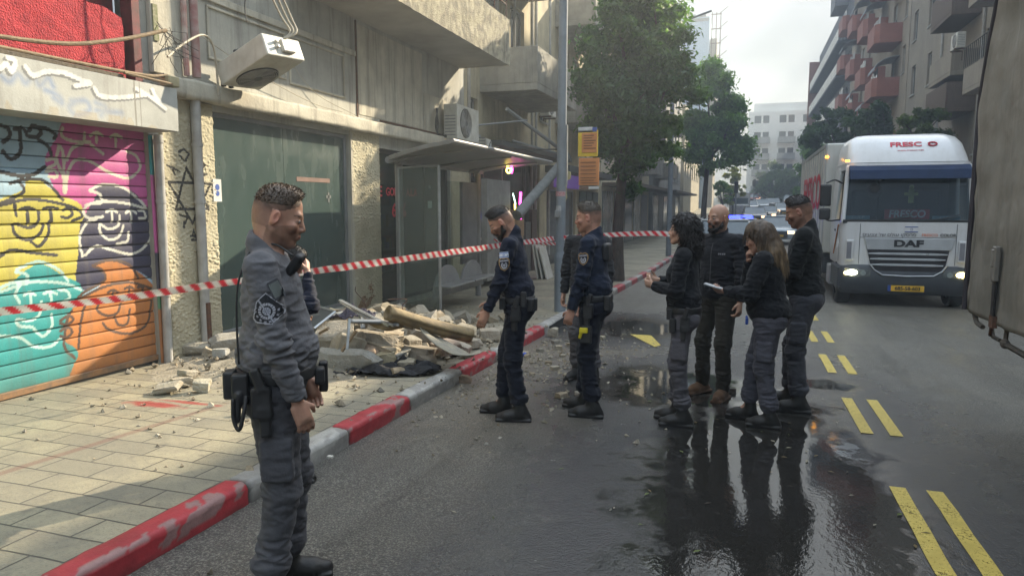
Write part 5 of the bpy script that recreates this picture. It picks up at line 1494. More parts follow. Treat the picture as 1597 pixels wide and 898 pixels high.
def wrap(zc, h_, a0, a1, rad, m, nm):
    mb = MB(); N = 10
    vs = []
    for k in range(N+1):
        a = a0+(a1-a0)*k/N
        vs += [(-2.86+rad*math.cos(a), 11.15+rad*math.sin(a), zc-h_/2), (-2.86+rad*math.cos(a), 11.15+rad*math.sin(a), zc+h_/2)]
    mb.add(vs, [(2*k, 2*k+2, 2*k+3, 2*k+1) for k in range(N)]); return mb.build(nm, m, lp, fix=False)
wrap(1.86, .075, R(190), R(350), .081, mat('sticker_red', (.45, .06, .08), (.5, .45, .45), rough=.5, scale=60), 'sticker')
wrap(1.62, .10, R(215), R(290), .082, mat('sticker_white', (.5, .5, .5), (.2, .2, .22), rough=.5, scale=50), 'sticker')
mb = MB(); mb.box(-2.93, -2.83, 11.03, 11.08, 1.48, 1.60); mb.build('junction_box', M_GREYM, lp, bevel=.01)
bs_ = thing('bus_stop_sign', 'orange and yellow bus stop panels on the far side of the grey lamp pole', 'sign', (-2.80, 11.15, gp))
def pane(u0, v0, u1, v1, c, nm, Y=11.17, dy=.0, parent=bs_, bev=.004):
    a, b = on_y(u0, v0, Y), on_y(u1, v1, Y)
    mb = MB(); mb.box(a[0], b[0], Y-.012+dy, Y+.012+dy, b[2], a[2]); return mb.build(nm, c, parent, bevel=bev)
m_or = mat('bus_orange', (.55, .22, .07), (.48, .19, .06), rough=.5, scale=4); m_ye = mat('bus_yellow', (.70, .50, .03), rough=.5); m_wh = mat('panel_white', (.55, .56, .56), rough=.5); m_bl = mat('panel_blue', (.03, .08, .32), rough=.5)
m_ink = mat('print_ink', (.16, .07, .03), rough=.6)
pane(902, 204, 932, 244, m_ye, 'yellow_panel'); q = pane(908, 208, 931, 238, m_or, 'route_panel', dy=-.014)
q2 = pane(903, 247, 934, 289, m_or, 'route_panel'); pane(902, 199, 924, 207, m_wh, 'top_plate'); pane(924, 199, 931, 206, m_bl, 'top_plate', dy=-.003)
pane(903, 291, 918, 296, mat('brown_plate', (.15, .09, .06), rough=.6), 'small_plate'); pane(918, 291, 934, 295, m_wh, 'small_plate')
for (u0, u1, vs_) in ((910, 929, (211, 215, 219, 223, 227, 231)), (905, 932, (253, 259, 265, 271, 277, 281, 285))):
    for v in vs_:
        a, b = on_y(u0, v, 11.13), on_y(u1-(v % 3)*3, v+.9, 11.13); mb = MB(); mb.box(a[0], b[0], 11.138, 11.142, b[2], a[2]); mb.build('timetable_line', m_ink, q if v < 240 else q2)
mb = MB(); mb.box(-2.80, -2.76, 11.14, 11.20, 2.0, 2.95); mb.build('clamp', M_GREYM, bs_)

# key-shaped sign
ks = thing('key_sign', 'cream key-shaped sign hanging left of the lamp pole', 'sign', (-3.28, 13.0, 2.3))
kz = lambda v: on_y(879, v, 13.0)[2]; kx = lambda u: on_y(u, 290, 13.0)[0]
mb = MB(); hd = []
cx0, cx1, z0, z1 = kx(869), kx(890), kz(281), kz(267)
for (cx_, cz_, a0) in ((cx1-.05, z1-.05, 0), (cx0+.05, z1-.05, 90), (cx0+.05, z0+.05, 180), (cx1-.05, z0+.05, 270)):
    for k in range(5): a = R(a0+22.5*k); hd.append((cx_+.05*math.cos(a), cz_+.05*math.sin(a)))
mb.prism(hd, 'y', 12.98, 13.03)
xc = kx(880); mb.prism([(xc-.05, z0), (xc+.05, z0), (xc+.04, kz(300)), (xc+.055, kz(308)), (xc+.03, kz(313)), (xc+.02, kz(321)), (xc, kz(325)), (xc-.025, kz(320)), (xc-.03, kz(296))], 'y', 12.985, 13.025)
M_KEY = mat('key_cream', (.42, .38, .20), (.36, .32, .17), rough=.5, scale=6)
mb.build('key_plate', M_KEY, ks, bevel=.004)
mk_ = mat('key_ink', (.12, .10, .05), rough=.6)
for z_, h_ in ((.62, .09), (.32, .09)):
    mb = MB(); mb.box(cx0+.05, cx1-.05, 12.974, 12.978, z0+(z1-z0)*z_-.012, z0+(z1-z0)*z_+.012); mb.build('worn_lettering', mk_, ks)
mb = MB(); mb.tube([(xc, 13.0, z1), (xc, 13.0, z1+.4)], .01, 6); mb.tube([(xc, 13.0, z1+.4), (-5.8, 13.6, z1+.5)], .012, 6); mb.build('hanger', M_BLACKM, ks)

# rolled awning and its arms at the next shops
M_CANV = mat('awning_canvas', (.20, .21, .21), (.13, .14, .14), rough=.8, scale=8, bump=.3)
aw = thing('awning', 'rolled grey awning held by a folding arm above the dark shop front', 'awning', (-5.6, 15.5, 2.5))
mb = MB(); mb.tube([on_x(806, 336, -4.6), on_x(884, 246, -4.25)], .115, 12); mb.build('canvas_roll', M_CANV, aw, smooth=True)
mb = MB(); mb.tube([on_x(790, 170, -5.2), on_x(872, 232, -4.4), on_x(886, 240, -4.3)], .045, 8); mb.tube([on_x(740, 196, -5.4), on_x(822, 188, -4.8)], .022, 6); mb.tube([on_x(800, 220, -5.2), on_x(870, 240, -4.4)], .03, 8); mb.build('arm', M_GREYM, aw)
# cardboard stack and leaning boards
bx_ = on_z(833, 424, P_z(16))
M_CARD = mat('cardboard', (.34, .22, .12), (.28, .18, .10), rough=.85, scale=3, bump=.2)
zc = P_z(16.6)
for k, (h_, w_, lb) in enumerate(((.62, .50, 'bottom cardboard box of the stack beside the dark shop front'), (.45, .46, 'middle cardboard box of the stack beside the dark shop front'), (.42, .50, 'topmost cardboard box of the stack beside the dark shop front'))):
    cb = thing('cardboard_box', lb, 'box', (bx_[0], 16.6, zc))
    mb = MB(); mb.box(bx_[0]-w_/2, bx_[0]+w_/2, 16.3, 16.9, zc+.003, zc+h_); mb.build('carton', M_CARD, cb, bevel=.008)
    mb = MB(); mb.box(bx_[0]-.025, bx_[0]+.025, 16.296, 16.299, zc+.02, zc+h_-.02); mb.build('packing_tape', mat('packing_tape', (.42, .33, .20), rough=.3), cb)
    zc += h_+.004
for k in range(3):
    M = Matrix.Translation((-4.95+.12*k, 17.3, P_z(17))) @ Matrix.Rotation(R(-9-3*k), 4, 'Y')
    mb = MB(); mb.box(-.02, .02, -.3, .3, 0, 1.0-.08*k, M=M); o = mb.build('board', M_WHITEM, None, bevel=.004)
    tag(o, ['tall white board leaning by the cardboard boxes, nearest the wall', 'white board leaning in the middle of the three', 'shortest white board leaning nearest the kerb'][k], 'board')
# second, further lamp post
l2 = thing('street_lamp', 'further grey lamp pole among the trees beyond the bus stop', 'lamp post', (-2.84, 28, P_z(28)))
mb = MB(); mb.tube([(-2.84, 28, P_z(28)), (-2.84, 28, 8.5)], [.11, .07], 10); mb.build('pole', M_POLE, l2, smooth=True)
mb = MB(); mb.tube([(-2.84, 28, 8.4), (-1.5, 28, 8.8)], .04, 6); mb.build('arm', M_POLE, l2)

# ------------------------------------------------------------------ red and white barrier tape
m_tape, n_, l_, b_ = new_mat('barrier_tape')
at = n_.new('ShaderNodeAttribute'); at.attribute_name = 'Col'; l_.new(at.outputs['Color'], b_.inputs['Base Color']); b_.inputs['Roughness'].default_value = .35
trl = n_.new('ShaderNodeBsdfTranslucent'); l_.new(at.outputs['Color'], trl.inputs['Color']); ms = n_.new('ShaderNodeMixShader'); ms.inputs[0].default_value = .45
l_.new(b_.outputs[0], ms.inputs[1]); l_.new(trl.outputs[0], ms.inputs[2]); l_.new(ms.outputs[0], n_['Material Output'].inputs['Surface'])
def tape(name, label, pts, w=.075, twist=(0.2, 0.5), per=.13, n=None):
    pts = [np.array(q, float) for q in spline(pts, 24)]; L = np.concatenate([[0], np.cumsum([np.linalg.norm(b-a) for a, b in zip(pts[:-1], pts[1:])])])
    s_ = np.arange(0, L[-1], .008); Pm = np.stack([np.interp(s_, L, [q[k] for q in pts]) for k in range(3)], 1)
    tg = np.gradient(Pm, axis=0); tg /= np.linalg.norm(tg, axis=1, keepdims=True); up = np.array([0, 0, 1.]); up = up-tg*(tg@up)[:, None]; up /= np.linalg.norm(up, axis=1, keepdims=True); sd_ = np.cross(tg, up)
    an = twist[0]*np.sin(s_*1.1)+twist[1]*np.sin(s_*.37+1)+.15*np.sin(s_*3.1)
    wd = up*np.cos(an)[:, None]+sd_*np.sin(an)[:, None]
    v = np.linspace(-.5, .5, 5)
    P = Pm[:, None, :]+wd[:, None, :]*(v*w)[None, :, None]+sd_[:, None, :]*(.006*np.sin(s_*14)[:, None]*(v**2*4)[None, :])[..., None]
    ph = ((s_[:, None]+v[None, :]*w*.9) % per) < per*.5
    C = np.where(ph[..., None], np.array((.62, .03, .05)), np.array((.74, .72, .70)))
    return tag(grid_mesh(name, P, C, m_tape, None), label, 'tape')
tape('barrier_tape', 'red and white barrier tape strung from the left past the shop windows to the pole',
     [on_x(-60, 494, -4.75), on_x(0, 486, -4.7), on_x(180, 466, -4.45), on_x(360, 440, -4.2), on_x(600, 408, -3.75), on_x(770, 384, -3.35), (-2.95, 11.08, on_y(885, 372, 11.08)[2])])
tape('barrier_tape', 'red and white barrier tape running on from the lamp pole behind the curly-haired woman',
     [(-2.78, 11.06, on_y(893, 371, 11.06)[2]), on_y(955, 366, 10.9), on_y(1018, 364, 10.6), on_y(1060, 366, 10.5)], twist=(.1, .2))
tape('barrier_tape', 'far strip of barrier tape behind the navy officer looking down', [on_y(745, 372, 15.2), on_y(800, 377, 14.8), on_y(884, 381, 14.2)], twist=(.2, .3))
# ------------------------------------------------------------------ facades
M_WIN = mat_glass('window_glass', tint=(.5, .55, .6), alpha=.85, base=(.05, .06, .07), rough=.08)
M_FRAMEW = mat('window_frame_pale', (.42, .42, .40), rough=.6)
M_SHUT = mat('window_shutter', (.36, .37, .34), (.26, .27, .25), rough=.7, scale=5)

def facade(name, label, X, sgn, y0, y1, z0, z1, depth, wallm, wins, group=None, roofm=None, extra=None, recess=.14, framem=None, zgrp=None):
    """building whose street face is the plane X; sgn=+1 when the street lies towards +X"""
    t = thing(name, label, 'building', (X, (y0+y1)/2, z0), group=group)
    mb = MB(); holes = [w[:4] for w in wins]
    wall_x(X, y0, y1, z0, z1, holes, sgn*recess, mb=mb)
    Xb = X-sgn*depth
    mb.add([(X, y0, z0), (Xb, y0, z0), (Xb, y0, z1), (X, y0, z1)], [(0, 1, 2, 3)]); mb.add([(X, y1, z0), (Xb, y1, z0), (Xb, y1, z1), (X, y1, z1)], [(3, 2, 1, 0)])
    mb.add([(Xb, y0, z0), (Xb, y1, z0), (Xb, y1, z1), (Xb, y0, z1)], [(0, 1, 2, 3)])
    mb.build('wall', wallm, t, fix=False)
    mb = MB(); mb.box(min(X, Xb)+.002, max(X, Xb)-.002, y0+.002, y1-.002, z1-.25, z1-.02)
    for a in (X-sgn*.12, Xb+sgn*.12): mb.box(a-.12, a+.12, y0, y1, z1-.02, z1+.75)
    for a in (y0+.12, y1-.12): mb.box(min(X, Xb)+.25, max(X, Xb)-.25, a-.12, a+.12, z1-.02, z1+.75)
    mb.build('roof', roofm or wallm, t)
    for i, w in enumerate(wins):
        a, b, c, d = w[:4]; st = w[4] if len(w) > 4 else 'plain'
        xi = X-sgn*(recess-.02); fm = MB(); g_ = MB()
        e = .05
        fm.box(xi-.02, xi+.02, a, b, c, c+e); fm.box(xi-.02, xi+.02, a, b, d-e, d); fm.box(xi-.02, xi+.02, a, a+e, c+e, d-e); fm.box(xi-.02, xi+.02, b-e, b, c+e, d-e)
        if b-a > .8: fm.box(xi-.02, xi+.02, (a+b)/2-.02, (a+b)/2+.02, c+e, d-e)
        fo = fm.build('window', framem or M_FRAMEW, t)
        if st == 'shutter':
            for k in range(int((d-c)*.55/.07)): g_.box(xi-.012, xi+.016, a+e, b-e, d-e-.07*k-.062, d-e-.07*k-.008)
            g_.build('window_blind', M_SHUT, fo); g_ = MB()
        g_.box(xi-.006, xi+.001, a+e, b-e, c+e, d-e); g_.build('pane', M_WIN, fo)
        mb_ = MB(); mb_.box(min(X-sgn*.02, X+sgn*.06), max(X-sgn*.02, X+sgn*.06), a-.06, b+.06, c-.06, c-.002)
        if st != 'shop': mb_.build('window_sill', framem or M_FRAMEW, fo)
    if extra: extra(t)
    return t

# building next to the shop: dark shop fronts below, balconies with pipes above
M_B2 = mat('grimy_render', (.52, .45, .29), (.36, .31, .21), rough=.9, scale=1.6, streak=(.10, .09, .07), streak_amt=.65, bump=.4, bscale=25)
M_BALC = mat('balcony_render', (.34, .32, .27), (.22, .21, .18), rough=.9, scale=2.2, streak=(.08, .08, .07), streak_amt=.6, bump=.5, bscale=30)
def ex2(t):
    for (y0, y1, z0, z1, x1) in ((15.75, 19.6, 4.28, 5.25, -4.6), (15.75, 19.6, 7.3, 8.2, -4.6), (22.5, 26.5, 4.3, 5.25, -4.7), (22.5, 26.5, 7.3, 8.2, -4.7)):
        mb = MB(); mb.box(-6.1, x1, y0, y1, z0, z0+.16); mb.box(x1-.12, x1, y0, y1, z0+.16, z1); mb.box(-6.1, x1-.12, y0, y0+.12, z0+.16, z1); mb.box(-6.1, x1-.12, y1-.12, y1, z0+.16, z1)
        b_ = mb.build('balcony', M_BALC, t, bevel=.01)
    mb = MB()
    for y in (14.6, 15.0, 19.9, 20.3, 21.8): mb.tube([(-5.98, y, .1), (-5.98, y, 12)], .045, 8)
    for y in (16.9, 18.3): mb.tube([(-5.98, y, 5.3), (-5.98, y, 12)], .035, 8)
    mb.build('pipe', M_PIPE, t)
    mb = MB(); mb.box(-6.3, -5.0, 14.35, 20.8, 2.95, 3.06); mb.box(-6.1, -5.2, 21.4, 29.5, 2.7, 2.9); mb.build('shop_canopy', mat('canopy_dark', (.05, .055, .055), rough=.8), t)
    mb = MB(); mb.box(-7.9, -7.8, 14.4, 20.9, -.6, 2.9); mb.build('shop_interior', M_DARK, t)
    for k in range(5):
        mb = MB(); y = 17.2+.62*k; mb.box(-6.0, -5.9, y, y+.5, -.4, 1.2+.35*(k % 3)); mb.build('goods_rack', mat('rack_%d' % k, [(.10, .09, .08), (.14, .10, .06), (.06, .08, .08), (.12, .12, .11), (.08, .05, .04)][k], rough=.8, scale=9), t)
    mb = MB(); mb.box(-5.88, -5.8, 22.0, 25.4, 2.25, 2.85); s_ = mb.build('shop_sign', mat_emit('sign_purple', (.30, .14, .65), .07, (.12, .07, .26)), t)
    mb = MB()
    for k, y in enumerate((26.0, 27.2, 28.4)): mb.box(-5.97, -5.93, y, y+1.0, -.4, 2.2)
    mb.build('shop_door', mat_glass('teal_glass', alpha=.8, base=(.05, .09, .09), rough=.12), t)
w2 = [(14.5, 20.8, -.5, 2.9, 'shop'), (21.6, 25.6, -.5, 2.2, 'shop'), (16.2, 17.4, 5.35, 6.9, 'shutter'), (18.0, 19.2, 5.35, 6.9, 'plain'), (20.8, 21.5, 4.2, 5.3, 'plain'), (23.2, 24.4, 5.3, 6.8, 'shutter'), (25.0, 26.0, 5.3, 6.8, 'plain'),
      (15.0, 15.6, 3.3, 4.1, 'plain'), (16.2, 17.4, 8.3, 9.8, 'plain'), (18.0, 19.2, 8.3, 9.8, 'shutter'), (27.4, 28.4, 4.4, 5.6, 'shutter')]
b2 = facade('apartment_building', 'grimy yellowish apartment building with boxed balconies over dark shops, next to the shop building', -6.0, 1, 14.32, 30, -.6, 12.5, 9, M_B2, w2, extra=ex2)
ac_unit('air_conditioner', 'white air conditioner on the grimy yellowish building beyond its first balcony', Mx(-5.8, 21.0, 4.6), .8, .55, .3)

M_B3 = mat('cream_render', (.52, .47, .34), (.40, .36, .27), rough=.9, scale=1.2, streak=(.14, .13, .10), streak_amt=.5)
M_B4 = mat('grey_render', (.34, .34, .32), (.26, .26, .25), rough=.9, scale=1.2, streak=(.12, .12, .11), streak_amt=.5)
def grid_wins(y0, y1, z0, z1, dy, dz, w, h, seed=0, shutter=.4):
    rs = random.Random(seed); out = []
    z = z0
    while z+h < z1:
        y = y0
        while y+w < y1:
            if rs.random() > .08: out.append((y, y+w*rs.choice((1, 1, .7)), z, z+h, 'shutter' if rs.random() < shutter else 'plain'))
            y += dy
        z += dz
    return out
def ex3(y0, y1, X, n, seed, zt=12, col=None):
    def f(t):
        rs = random.Random(seed)
        for k in range(n):
            y = rs.uniform(y0, y1-3); z = rs.choice((3.4, 6.5, 9.6)); mb = MB()
            mb.box(X-.05, X+1.2, y, y+2.8, z, z+.16); mb.box(X+1.08, X+1.2, y, y+2.8, z+.16, z+1.0); mb.box(X, X+1.08, y, y+.1, z+.16, z+1.0); mb.box(X, X+1.08, y+2.7, y+2.8, z+.16, z+1.0); mb.build('balcony', M_BALC, t)
        mb = MB(); mb.box(X, X+1.5, y0+.2, y1-.2, 2.5, 2.65); mb.build('shop_canopy', mat('canopy_brown', (.10, .075, .05), rough=.9), t)
        for k in range(int((y1-y0)/3)):
            y = y0+.3+3*k; mb = MB(); mb.box(X-.02, X+.03, y, y+2.5, -.4, 2.3); mb.build('shop_front', [M_GLASS1, M_GREYM, mat_glass('dark_glass_%d' % (seed*10+k), alpha=.9, base=(.02, .04, .045), rough=.1)][k % 3], t)
    return f
facade('apartment_building', 'cream apartment building with balconies behind the big dark tree', -6.0, 1, 30.3, 46, -.8, 15, 10, M_B3, grid_wins(31, 46, 3.6, 14.5, 2.4, 3.0, 1.2, 1.4, 2), extra=ex3(30.3, 46, -6.0, 6, 5))
facade('apartment_building', 'grey apartment building behind the second tree on the left', -5.8, 1, 46.3, 66, -.8, 14, 10, M_B4, grid_wins(47, 66, 3.6, 13.5, 2.6, 3.0, 1.3, 1.4, 3), extra=ex3(46.3, 66, -5.8, 5, 8))
facade('apartment_building', 'pale low building far down the left side of the street', -5.6, 1, 67, 100, -.5, 10, 10, M_B3, grid_wins(68, 100, 4.4, 9.5, 3, 3.0, 1.4, 1.4, 4), extra=None)
# tower under construction behind the left row
tw = thing('tower', 'pale blue tower block with an unfinished beige core beside it, rising behind the left trees', 'tower', (-7, 92, 2))
a, b = on_y(1056, 28, 90), on_y(1107, 26, 90)
M_TWB = mat('tower_blue', (.36, .48, .60), (.32, .44, .56), rough=.35, scale=.6)
mb = MB(); mb.box(a[0]-5, b[0], 90, 102, 1, b[2]); mb.build('wall', M_TWB, tw)
mb = MB(); mb.box(a[0]-5, b[0]-.1, 89.97, 90, b[2]-.5, b[2]-.15)
for k in range(4): mb.box(a[0]-1+k*1.2, a[0]-.2+k*1.2, 89.9, 90.6, b[2], b[2]+.35)
mb.build('parapet', mat('parapet_grey', (.22, .24, .26), rough=.8), tw)
c = on_y(1119, 40, 92)
mb = MB(); mb.box(b[0]+.05, c[0], 92, 98, 1, c[2]-1.5); core = mb.build('core', mat('raw_concrete', (.42, .38, .30), (.34, .30, .24), rough=.9), tw)
mb = MB()
for k in range(7): z = c[2]-9+k*1.7; mb.box(b[0]+.1, c[0]+.5, 91.7, 91.8, z, z+.1); mb.tube([(c[0]+.1, 91.8, z), (c[0]+1.2, 91.5, z+.8)], .04, 4)
for k in range(3): mb.tube([(b[0]+.2+.5*k, 91.75, c[2]-9), (b[0]+.2+.5*k, 91.75, c[2]+1.5)], .05, 4)
mb.build('scaffolding', M_RUST, core)

# white building closing the street
M_WB = mat('white_render', (.82, .80, .74), (.74, .72, .66), rough=.9, scale=.3)
wb = thing('apartment_building', 'white corner apartment building closing the end of the street', 'building', (4.2, 122, 2))
Yw = 120.0; zt = on_y(1215, 175, Yw)[2]; xl, xm, xr = on_y(1168, 175, Yw)[0], on_y(1247, 175, Yw)[0], on_y(1300, 175, Yw)[0]
fl = 6; zb = 1.0; fh = (zt-zb)/fl
def wall_y(Y, x0, x1, z0, z1, holes, depth, mb):
    xs = sorted(set([x0, x1]+[h[0] for h in holes]+[h[1] for h in holes])); zs = sorted(set([z0, z1]+[h[2] for h in holes]+[h[3] for h in holes]))
    for a, b in zip(xs[:-1], xs[1:]):
        for c, d in zip(zs[:-1], zs[1:]):
            xm_, zm = (a+b)/2, (c+d)/2
            if any(h[0] < xm_ < h[1] and h[2] < zm < h[3] for h in holes): continue
            mb.add([(a, Y, c), (b, Y, c), (b, Y, d), (a, Y, d)], [(0, 1, 2, 3)])
    for a, b, c, d in holes:
        B_ = Y+depth; mb.add([(a, Y, c), (b, Y, c), (b, Y, d), (a, Y, d), (a, B_, c), (b, B_, c), (b, B_, d), (a, B_, d)], [(0, 4, 5, 1), (1, 5, 6, 2), (2, 6, 7, 3), (3, 7, 4, 0)])
hs = []; bal = []
for k in range(fl):
    z = zb+k*fh
    for (xa, xb) in ((xl+.9, xl+1.9), (xl+2.2, xl+3.1), (xl+4.6, xl+5.6), (xl+5.9, xl+6.8), (xl+8.0, xl+9.0), (xl+9.4, xl+10.4), (xl+11.2, xl+12.1)): hs.append((xa, xb, z+.9, z+fh-.45))
    if k < fl-1: bal += [(xl+.7, xl+3.3, z+.25), (xl+4.4, xl+7.0, z+.25), (xl+7.9, xl+10.5, z+.25)]
mb = MB(); wall_y(Yw, xl, xr+3, -1.5, zt, hs, .5, mb); mb.box(xl, xl+.02, Yw, Yw+12, -1.5, zt); mb.box(xl, xr+3, Yw+12, Yw+12.1, -1.5, zt); mb.build('wall', M_WB, wb, fix=False)
mb = MB(); mb.box(xl, xr+3, Yw+.0, Yw+12, zt, zt+.15); mb.box(xl+.8, xr+2, Yw+1.5, Yw+10, zt+.15, zt+1.6); mb.build('roof', M_WB, wb)
for x0, x1, z0, z1 in hs:
    mb = MB(); mb.box(x0, x1, Yw+.4, Yw+.44, z0, z1); mb.build('window', M_WIN, wb)
for x0, x1, z in bal:
    mb = MB(); mb.box(x0, x1, Yw-.9, Yw-.02, z, z+.15); mb.box(x0, x1, Yw-.9, Yw-.8, z+.15, z+.95); mb.build('balcony', mat_balg if 'mat_balg' in globals() else M_B4, wb)

# right side of the street
M_R1 = mat('taupe_render', (.30, .265, .21), (.24, .21, .17), rough=.9, scale=.8, streak=(.14, .12, .10), streak_amt=.45, bump=.2)
M_BROWN = mat('brown_corrugated', (.12, .085, .065), (.09, .065, .05), rough=.8, scale=10, stretch=(1, 8, .3))
RXF = RFX
def rect(u0, v0, u1, v1, X=RXF):
    a, b = on_x(u0, v0, X), on_x(u1, v1, X); c, d = on_x(u0, v1, X), on_x(u1, v0, X)
    return (min(a[1], b[1]), max(a[1], b[1]), min(c[2], b[2]), max(d[2], a[2]))
wr = []
for (u0, v0, u1, v1) in ((1449, 0, 1462, 24), (1425, 30, 1432, 52), (1445, 92, 1453, 124), (1420, 110, 1428, 142), (1449, 0, 1462, 24)):
    q = rect(u1, v0, u0, v1); q = (q[0], q[1], (q[2]+q[3])/2-.75, (q[2]+q[3])/2+.75); wr.append(q+('plain',))
wr = wr[:4]
for z in (3.4, ): wr += [(38.5, 39.6, z, z+1.4, 'plain'), (41.8, 42.8, z, z+1.4, 'shutter')]
wr += [(27.2, 28.4, 6.6, 8.2, 'plain'), (29.2, 30.4, 6.6, 8.0, 'shutter'), (31.0, 32.0, 9.4, 10.8, 'plain'), (27.0, 28.2, 3.6, 5.2, 'plain'), (30, 31.2, 3.6, 5.0, 'shutter')]
wr += grid_wins(10.5, 25.5, 3.4, 11.5, 2.6, 3.0, 1.2, 1.4, 12)
def exr(t):
    for (ya, yb, z0, z1, xo, m_) in ((31.2, 34.4, 8.75, 9.95, 7.0, M_BROWN), (31.2, 34.4, 5.2, 6.3, 7.0, M_BROWN), (31.2, 34.6, 6.55, 7.5, 7.1, M_R1), (26.2, 29.8, 5.6, 6.5, 7.2, M_R1), (26.2, 29.8, 8.6, 9.5, 7.2, M_R1), (31.2, 34.4, 2.4, 3.2, 7.0, M_BROWN)):
        mb = MB(); mb.box(xo, 8.0, ya, yb, z0, z0+.15); mb.box(xo, xo+.1, ya, yb, z0+.15, z1); mb.box(xo+.1, 8.0, ya, ya+.1, z0+.15, z1); mb.box(xo+.1, 8, yb-.1, yb, z0+.15, z1); mb.build('balcony', m_, t, bevel=.01)
    mb = MB()
    for k in range(16): mb.tube([(7.15, 26.3+.22*k, 6.5), (7.15, 26.3+.22*k, 7.2)], .012, 4)
    mb.tube([(7.15, 26.2, 7.2), (7.15, 29.8, 7.2)], .02, 4); mb.build('railing', M_BLACKM, t)
    mb = MB(); mb.tube([(7.93, 36.6, -.4), (7.93, 36.6, 14)], .05, 8); mb.tube([(7.93, 30.6, -.4), (7.93, 30.6, 12)], .05, 8); mb.build('pipe', M_PIPE, t)
t = facade('apartment_building', 'taupe apartment building with brown boxed balconies above the white truck', RXF, -1, 10, 44, -.6, 12.0, 9, M_R1, wr, extra=exr)  # near part is out of view, extended and sized so its shadow covers the road
mb = MB(); mb.box(RXF+.02, RXF+8, 34, 43.95, 12.76, 16.5); mb.build('upper_storey', M_R1, t)
for y in (36, 39, 41.8):
    mb = MB(); mb.box(RXF-.01, RXF+.05, y, y+1.2, 13.3, 14.8); mb.build('window', M_WIN, t)
ac_unit('air_conditioner', 'air conditioner on the taupe building between its boxed balconies', Matrix(((0, -1, 0, 7.1), (1, 0, 0, 30.4), (0, 0, 1, 7.6), (0, 0, 0, 1))), .8, .55, .3)
# red balcony building
M_R2 = mat('ochre_render', (.34, .29, .22), (.26, .22, .17), rough=.9, scale=1); M_REDB = mat('red_balcony_paint', (.30, .115, .085), (.25, .09, .07), rough=.7, scale=2)
M_AWN = mat('grey_balcony_hood', (.30, .31, .33), rough=.7)
t = facade('apartment_building', 'tall apartment building with staggered red balconies', RXF, -1, 44.2, 68, -.6, 21.4, 10, M_R2, grid_wins(45, 68, 3.0, 20.6, 3.1, 3.0, 1.1, 1.5, 21), extra=None)
rs = random.Random(5)
hood0 = None
for ci, yc in enumerate((46.2, 51.0, 56.5, 62.5)):
    for k in range(6):
        z = 1.9+3.0*k+(1.45 if ci % 2 else 0)
        mb = MB(); N = 9; y0, y1, xo = yc, yc+3.0, 6.6
        pl = [(8.0, y0), (xo+.25, y0), (xo, y0+.25), (xo, y1-.25), (xo+.25, y1), (8.0, y1)]
        mb.prism(pl, 'z', z, z+.18)
        for (p, q_) in zip(pl[:-1], pl[1:]):
            d = Vector((q_[0]-p[0], q_[1]-p[1], 0)); n_ = Vector((d.y, -d.x, 0)).normalized()*.05
            mb.add([(p[0], p[1], z+.18), (q_[0], q_[1], z+.18), (q_[0], q_[1], z+1.05), (p[0], p[1], z+1.05), (p[0]+n_.x, p[1]+n_.y, z+.18), (q_[0]+n_.x, q_[1]+n_.y, z+.18), (q_[0]+n_.x, q_[1]+n_.y, z+1.05), (p[0]+n_.x, p[1]+n_.y, z+1.05)], [(0, 1, 2, 3), (7, 6, 5, 4), (3, 2, 6, 7), (0, 3, 7, 4), (1, 5, 6, 2)])
        bo = mb.build('balcony', M_REDB, t)
        if (ci+k) % 2 == 0:
            mb = MB(); vs = []; Na = 8
            for a in np.linspace(0, math.pi/2, Na): vs += [(8.0-1.3*math.sin(a), y0+.3, z+1.55+.75*math.cos(a)), (8.0-1.3*math.sin(a), y1-.3, z+1.55+.75*math.cos(a))]
            mb.add(vs, [(2*i, 2*i+1, 2*i+3, 2*i+2) for i in range(Na-1)]); o = mb.build('balcony_hood', M_AWN, bo, fix=False); s_ = o.modifiers.new('t', 'SOLIDIFY'); s_.thickness = .04
        mb = MB()
        for j in range(4): yy = y0+.5+j*.6; mb.box(xo+.3, xo+.34, yy, yy+.4, z+1.05, z+1.5+.2*rs.random())
        mb.build('balcony_clutter', M_FRAMEW if k % 2 else M_WIN, bo)
# banded dark building and the block beyond it
M_R3 = mat('dark_cladding', (.085, .09, .11), (.06, .065, .08), rough=.6, scale=1)
t = facade('apartment_building', 'dark building with long pale balcony rails and a slanting top beyond the red balconies', RXF, -1, 68.3, 99, 0, 19.5, 10, M_R3, grid_wins(69, 98, 4.6, 19, 2.6, 2.9, 1.7, 1.7, 31, 0))
for k in range(5):
    z = 4.0+2.9*k; mb = MB(); mb.box(6.9, 8.0, 68.5, 98, z, z+.18); b_ = mb.build('balcony', M_R3, t)
    mb = MB()
    for j in range(24): mb.box(6.92, 6.95, 68.6+j*1.22, 69.55+j*1.22, z+.25, z+1.15)
    mb.build('balcony_rail', M_WB, b_)
M_TER = mat('terracotta_clad', (.30, .12, .08), rough=.8)
mb = MB(); mb.box(6.8, 8.0, 98, 98.4, 0, 19.4); mb.build('end_pier', M_TER, t)
mb = MB(); mb.box(6.9, 18, 72, 76, 19.5, 23.5); mb.build('roof_room', M_R3, t)
facade('apartment_building', 'low brick-red building at the far right end of the street', 8.3, -1, 100, 116, 1, 12, 8, M_REDB, grid_wins(101, 116, 4, 11, 3, 3, 1.5, 1.5, 8, 0))
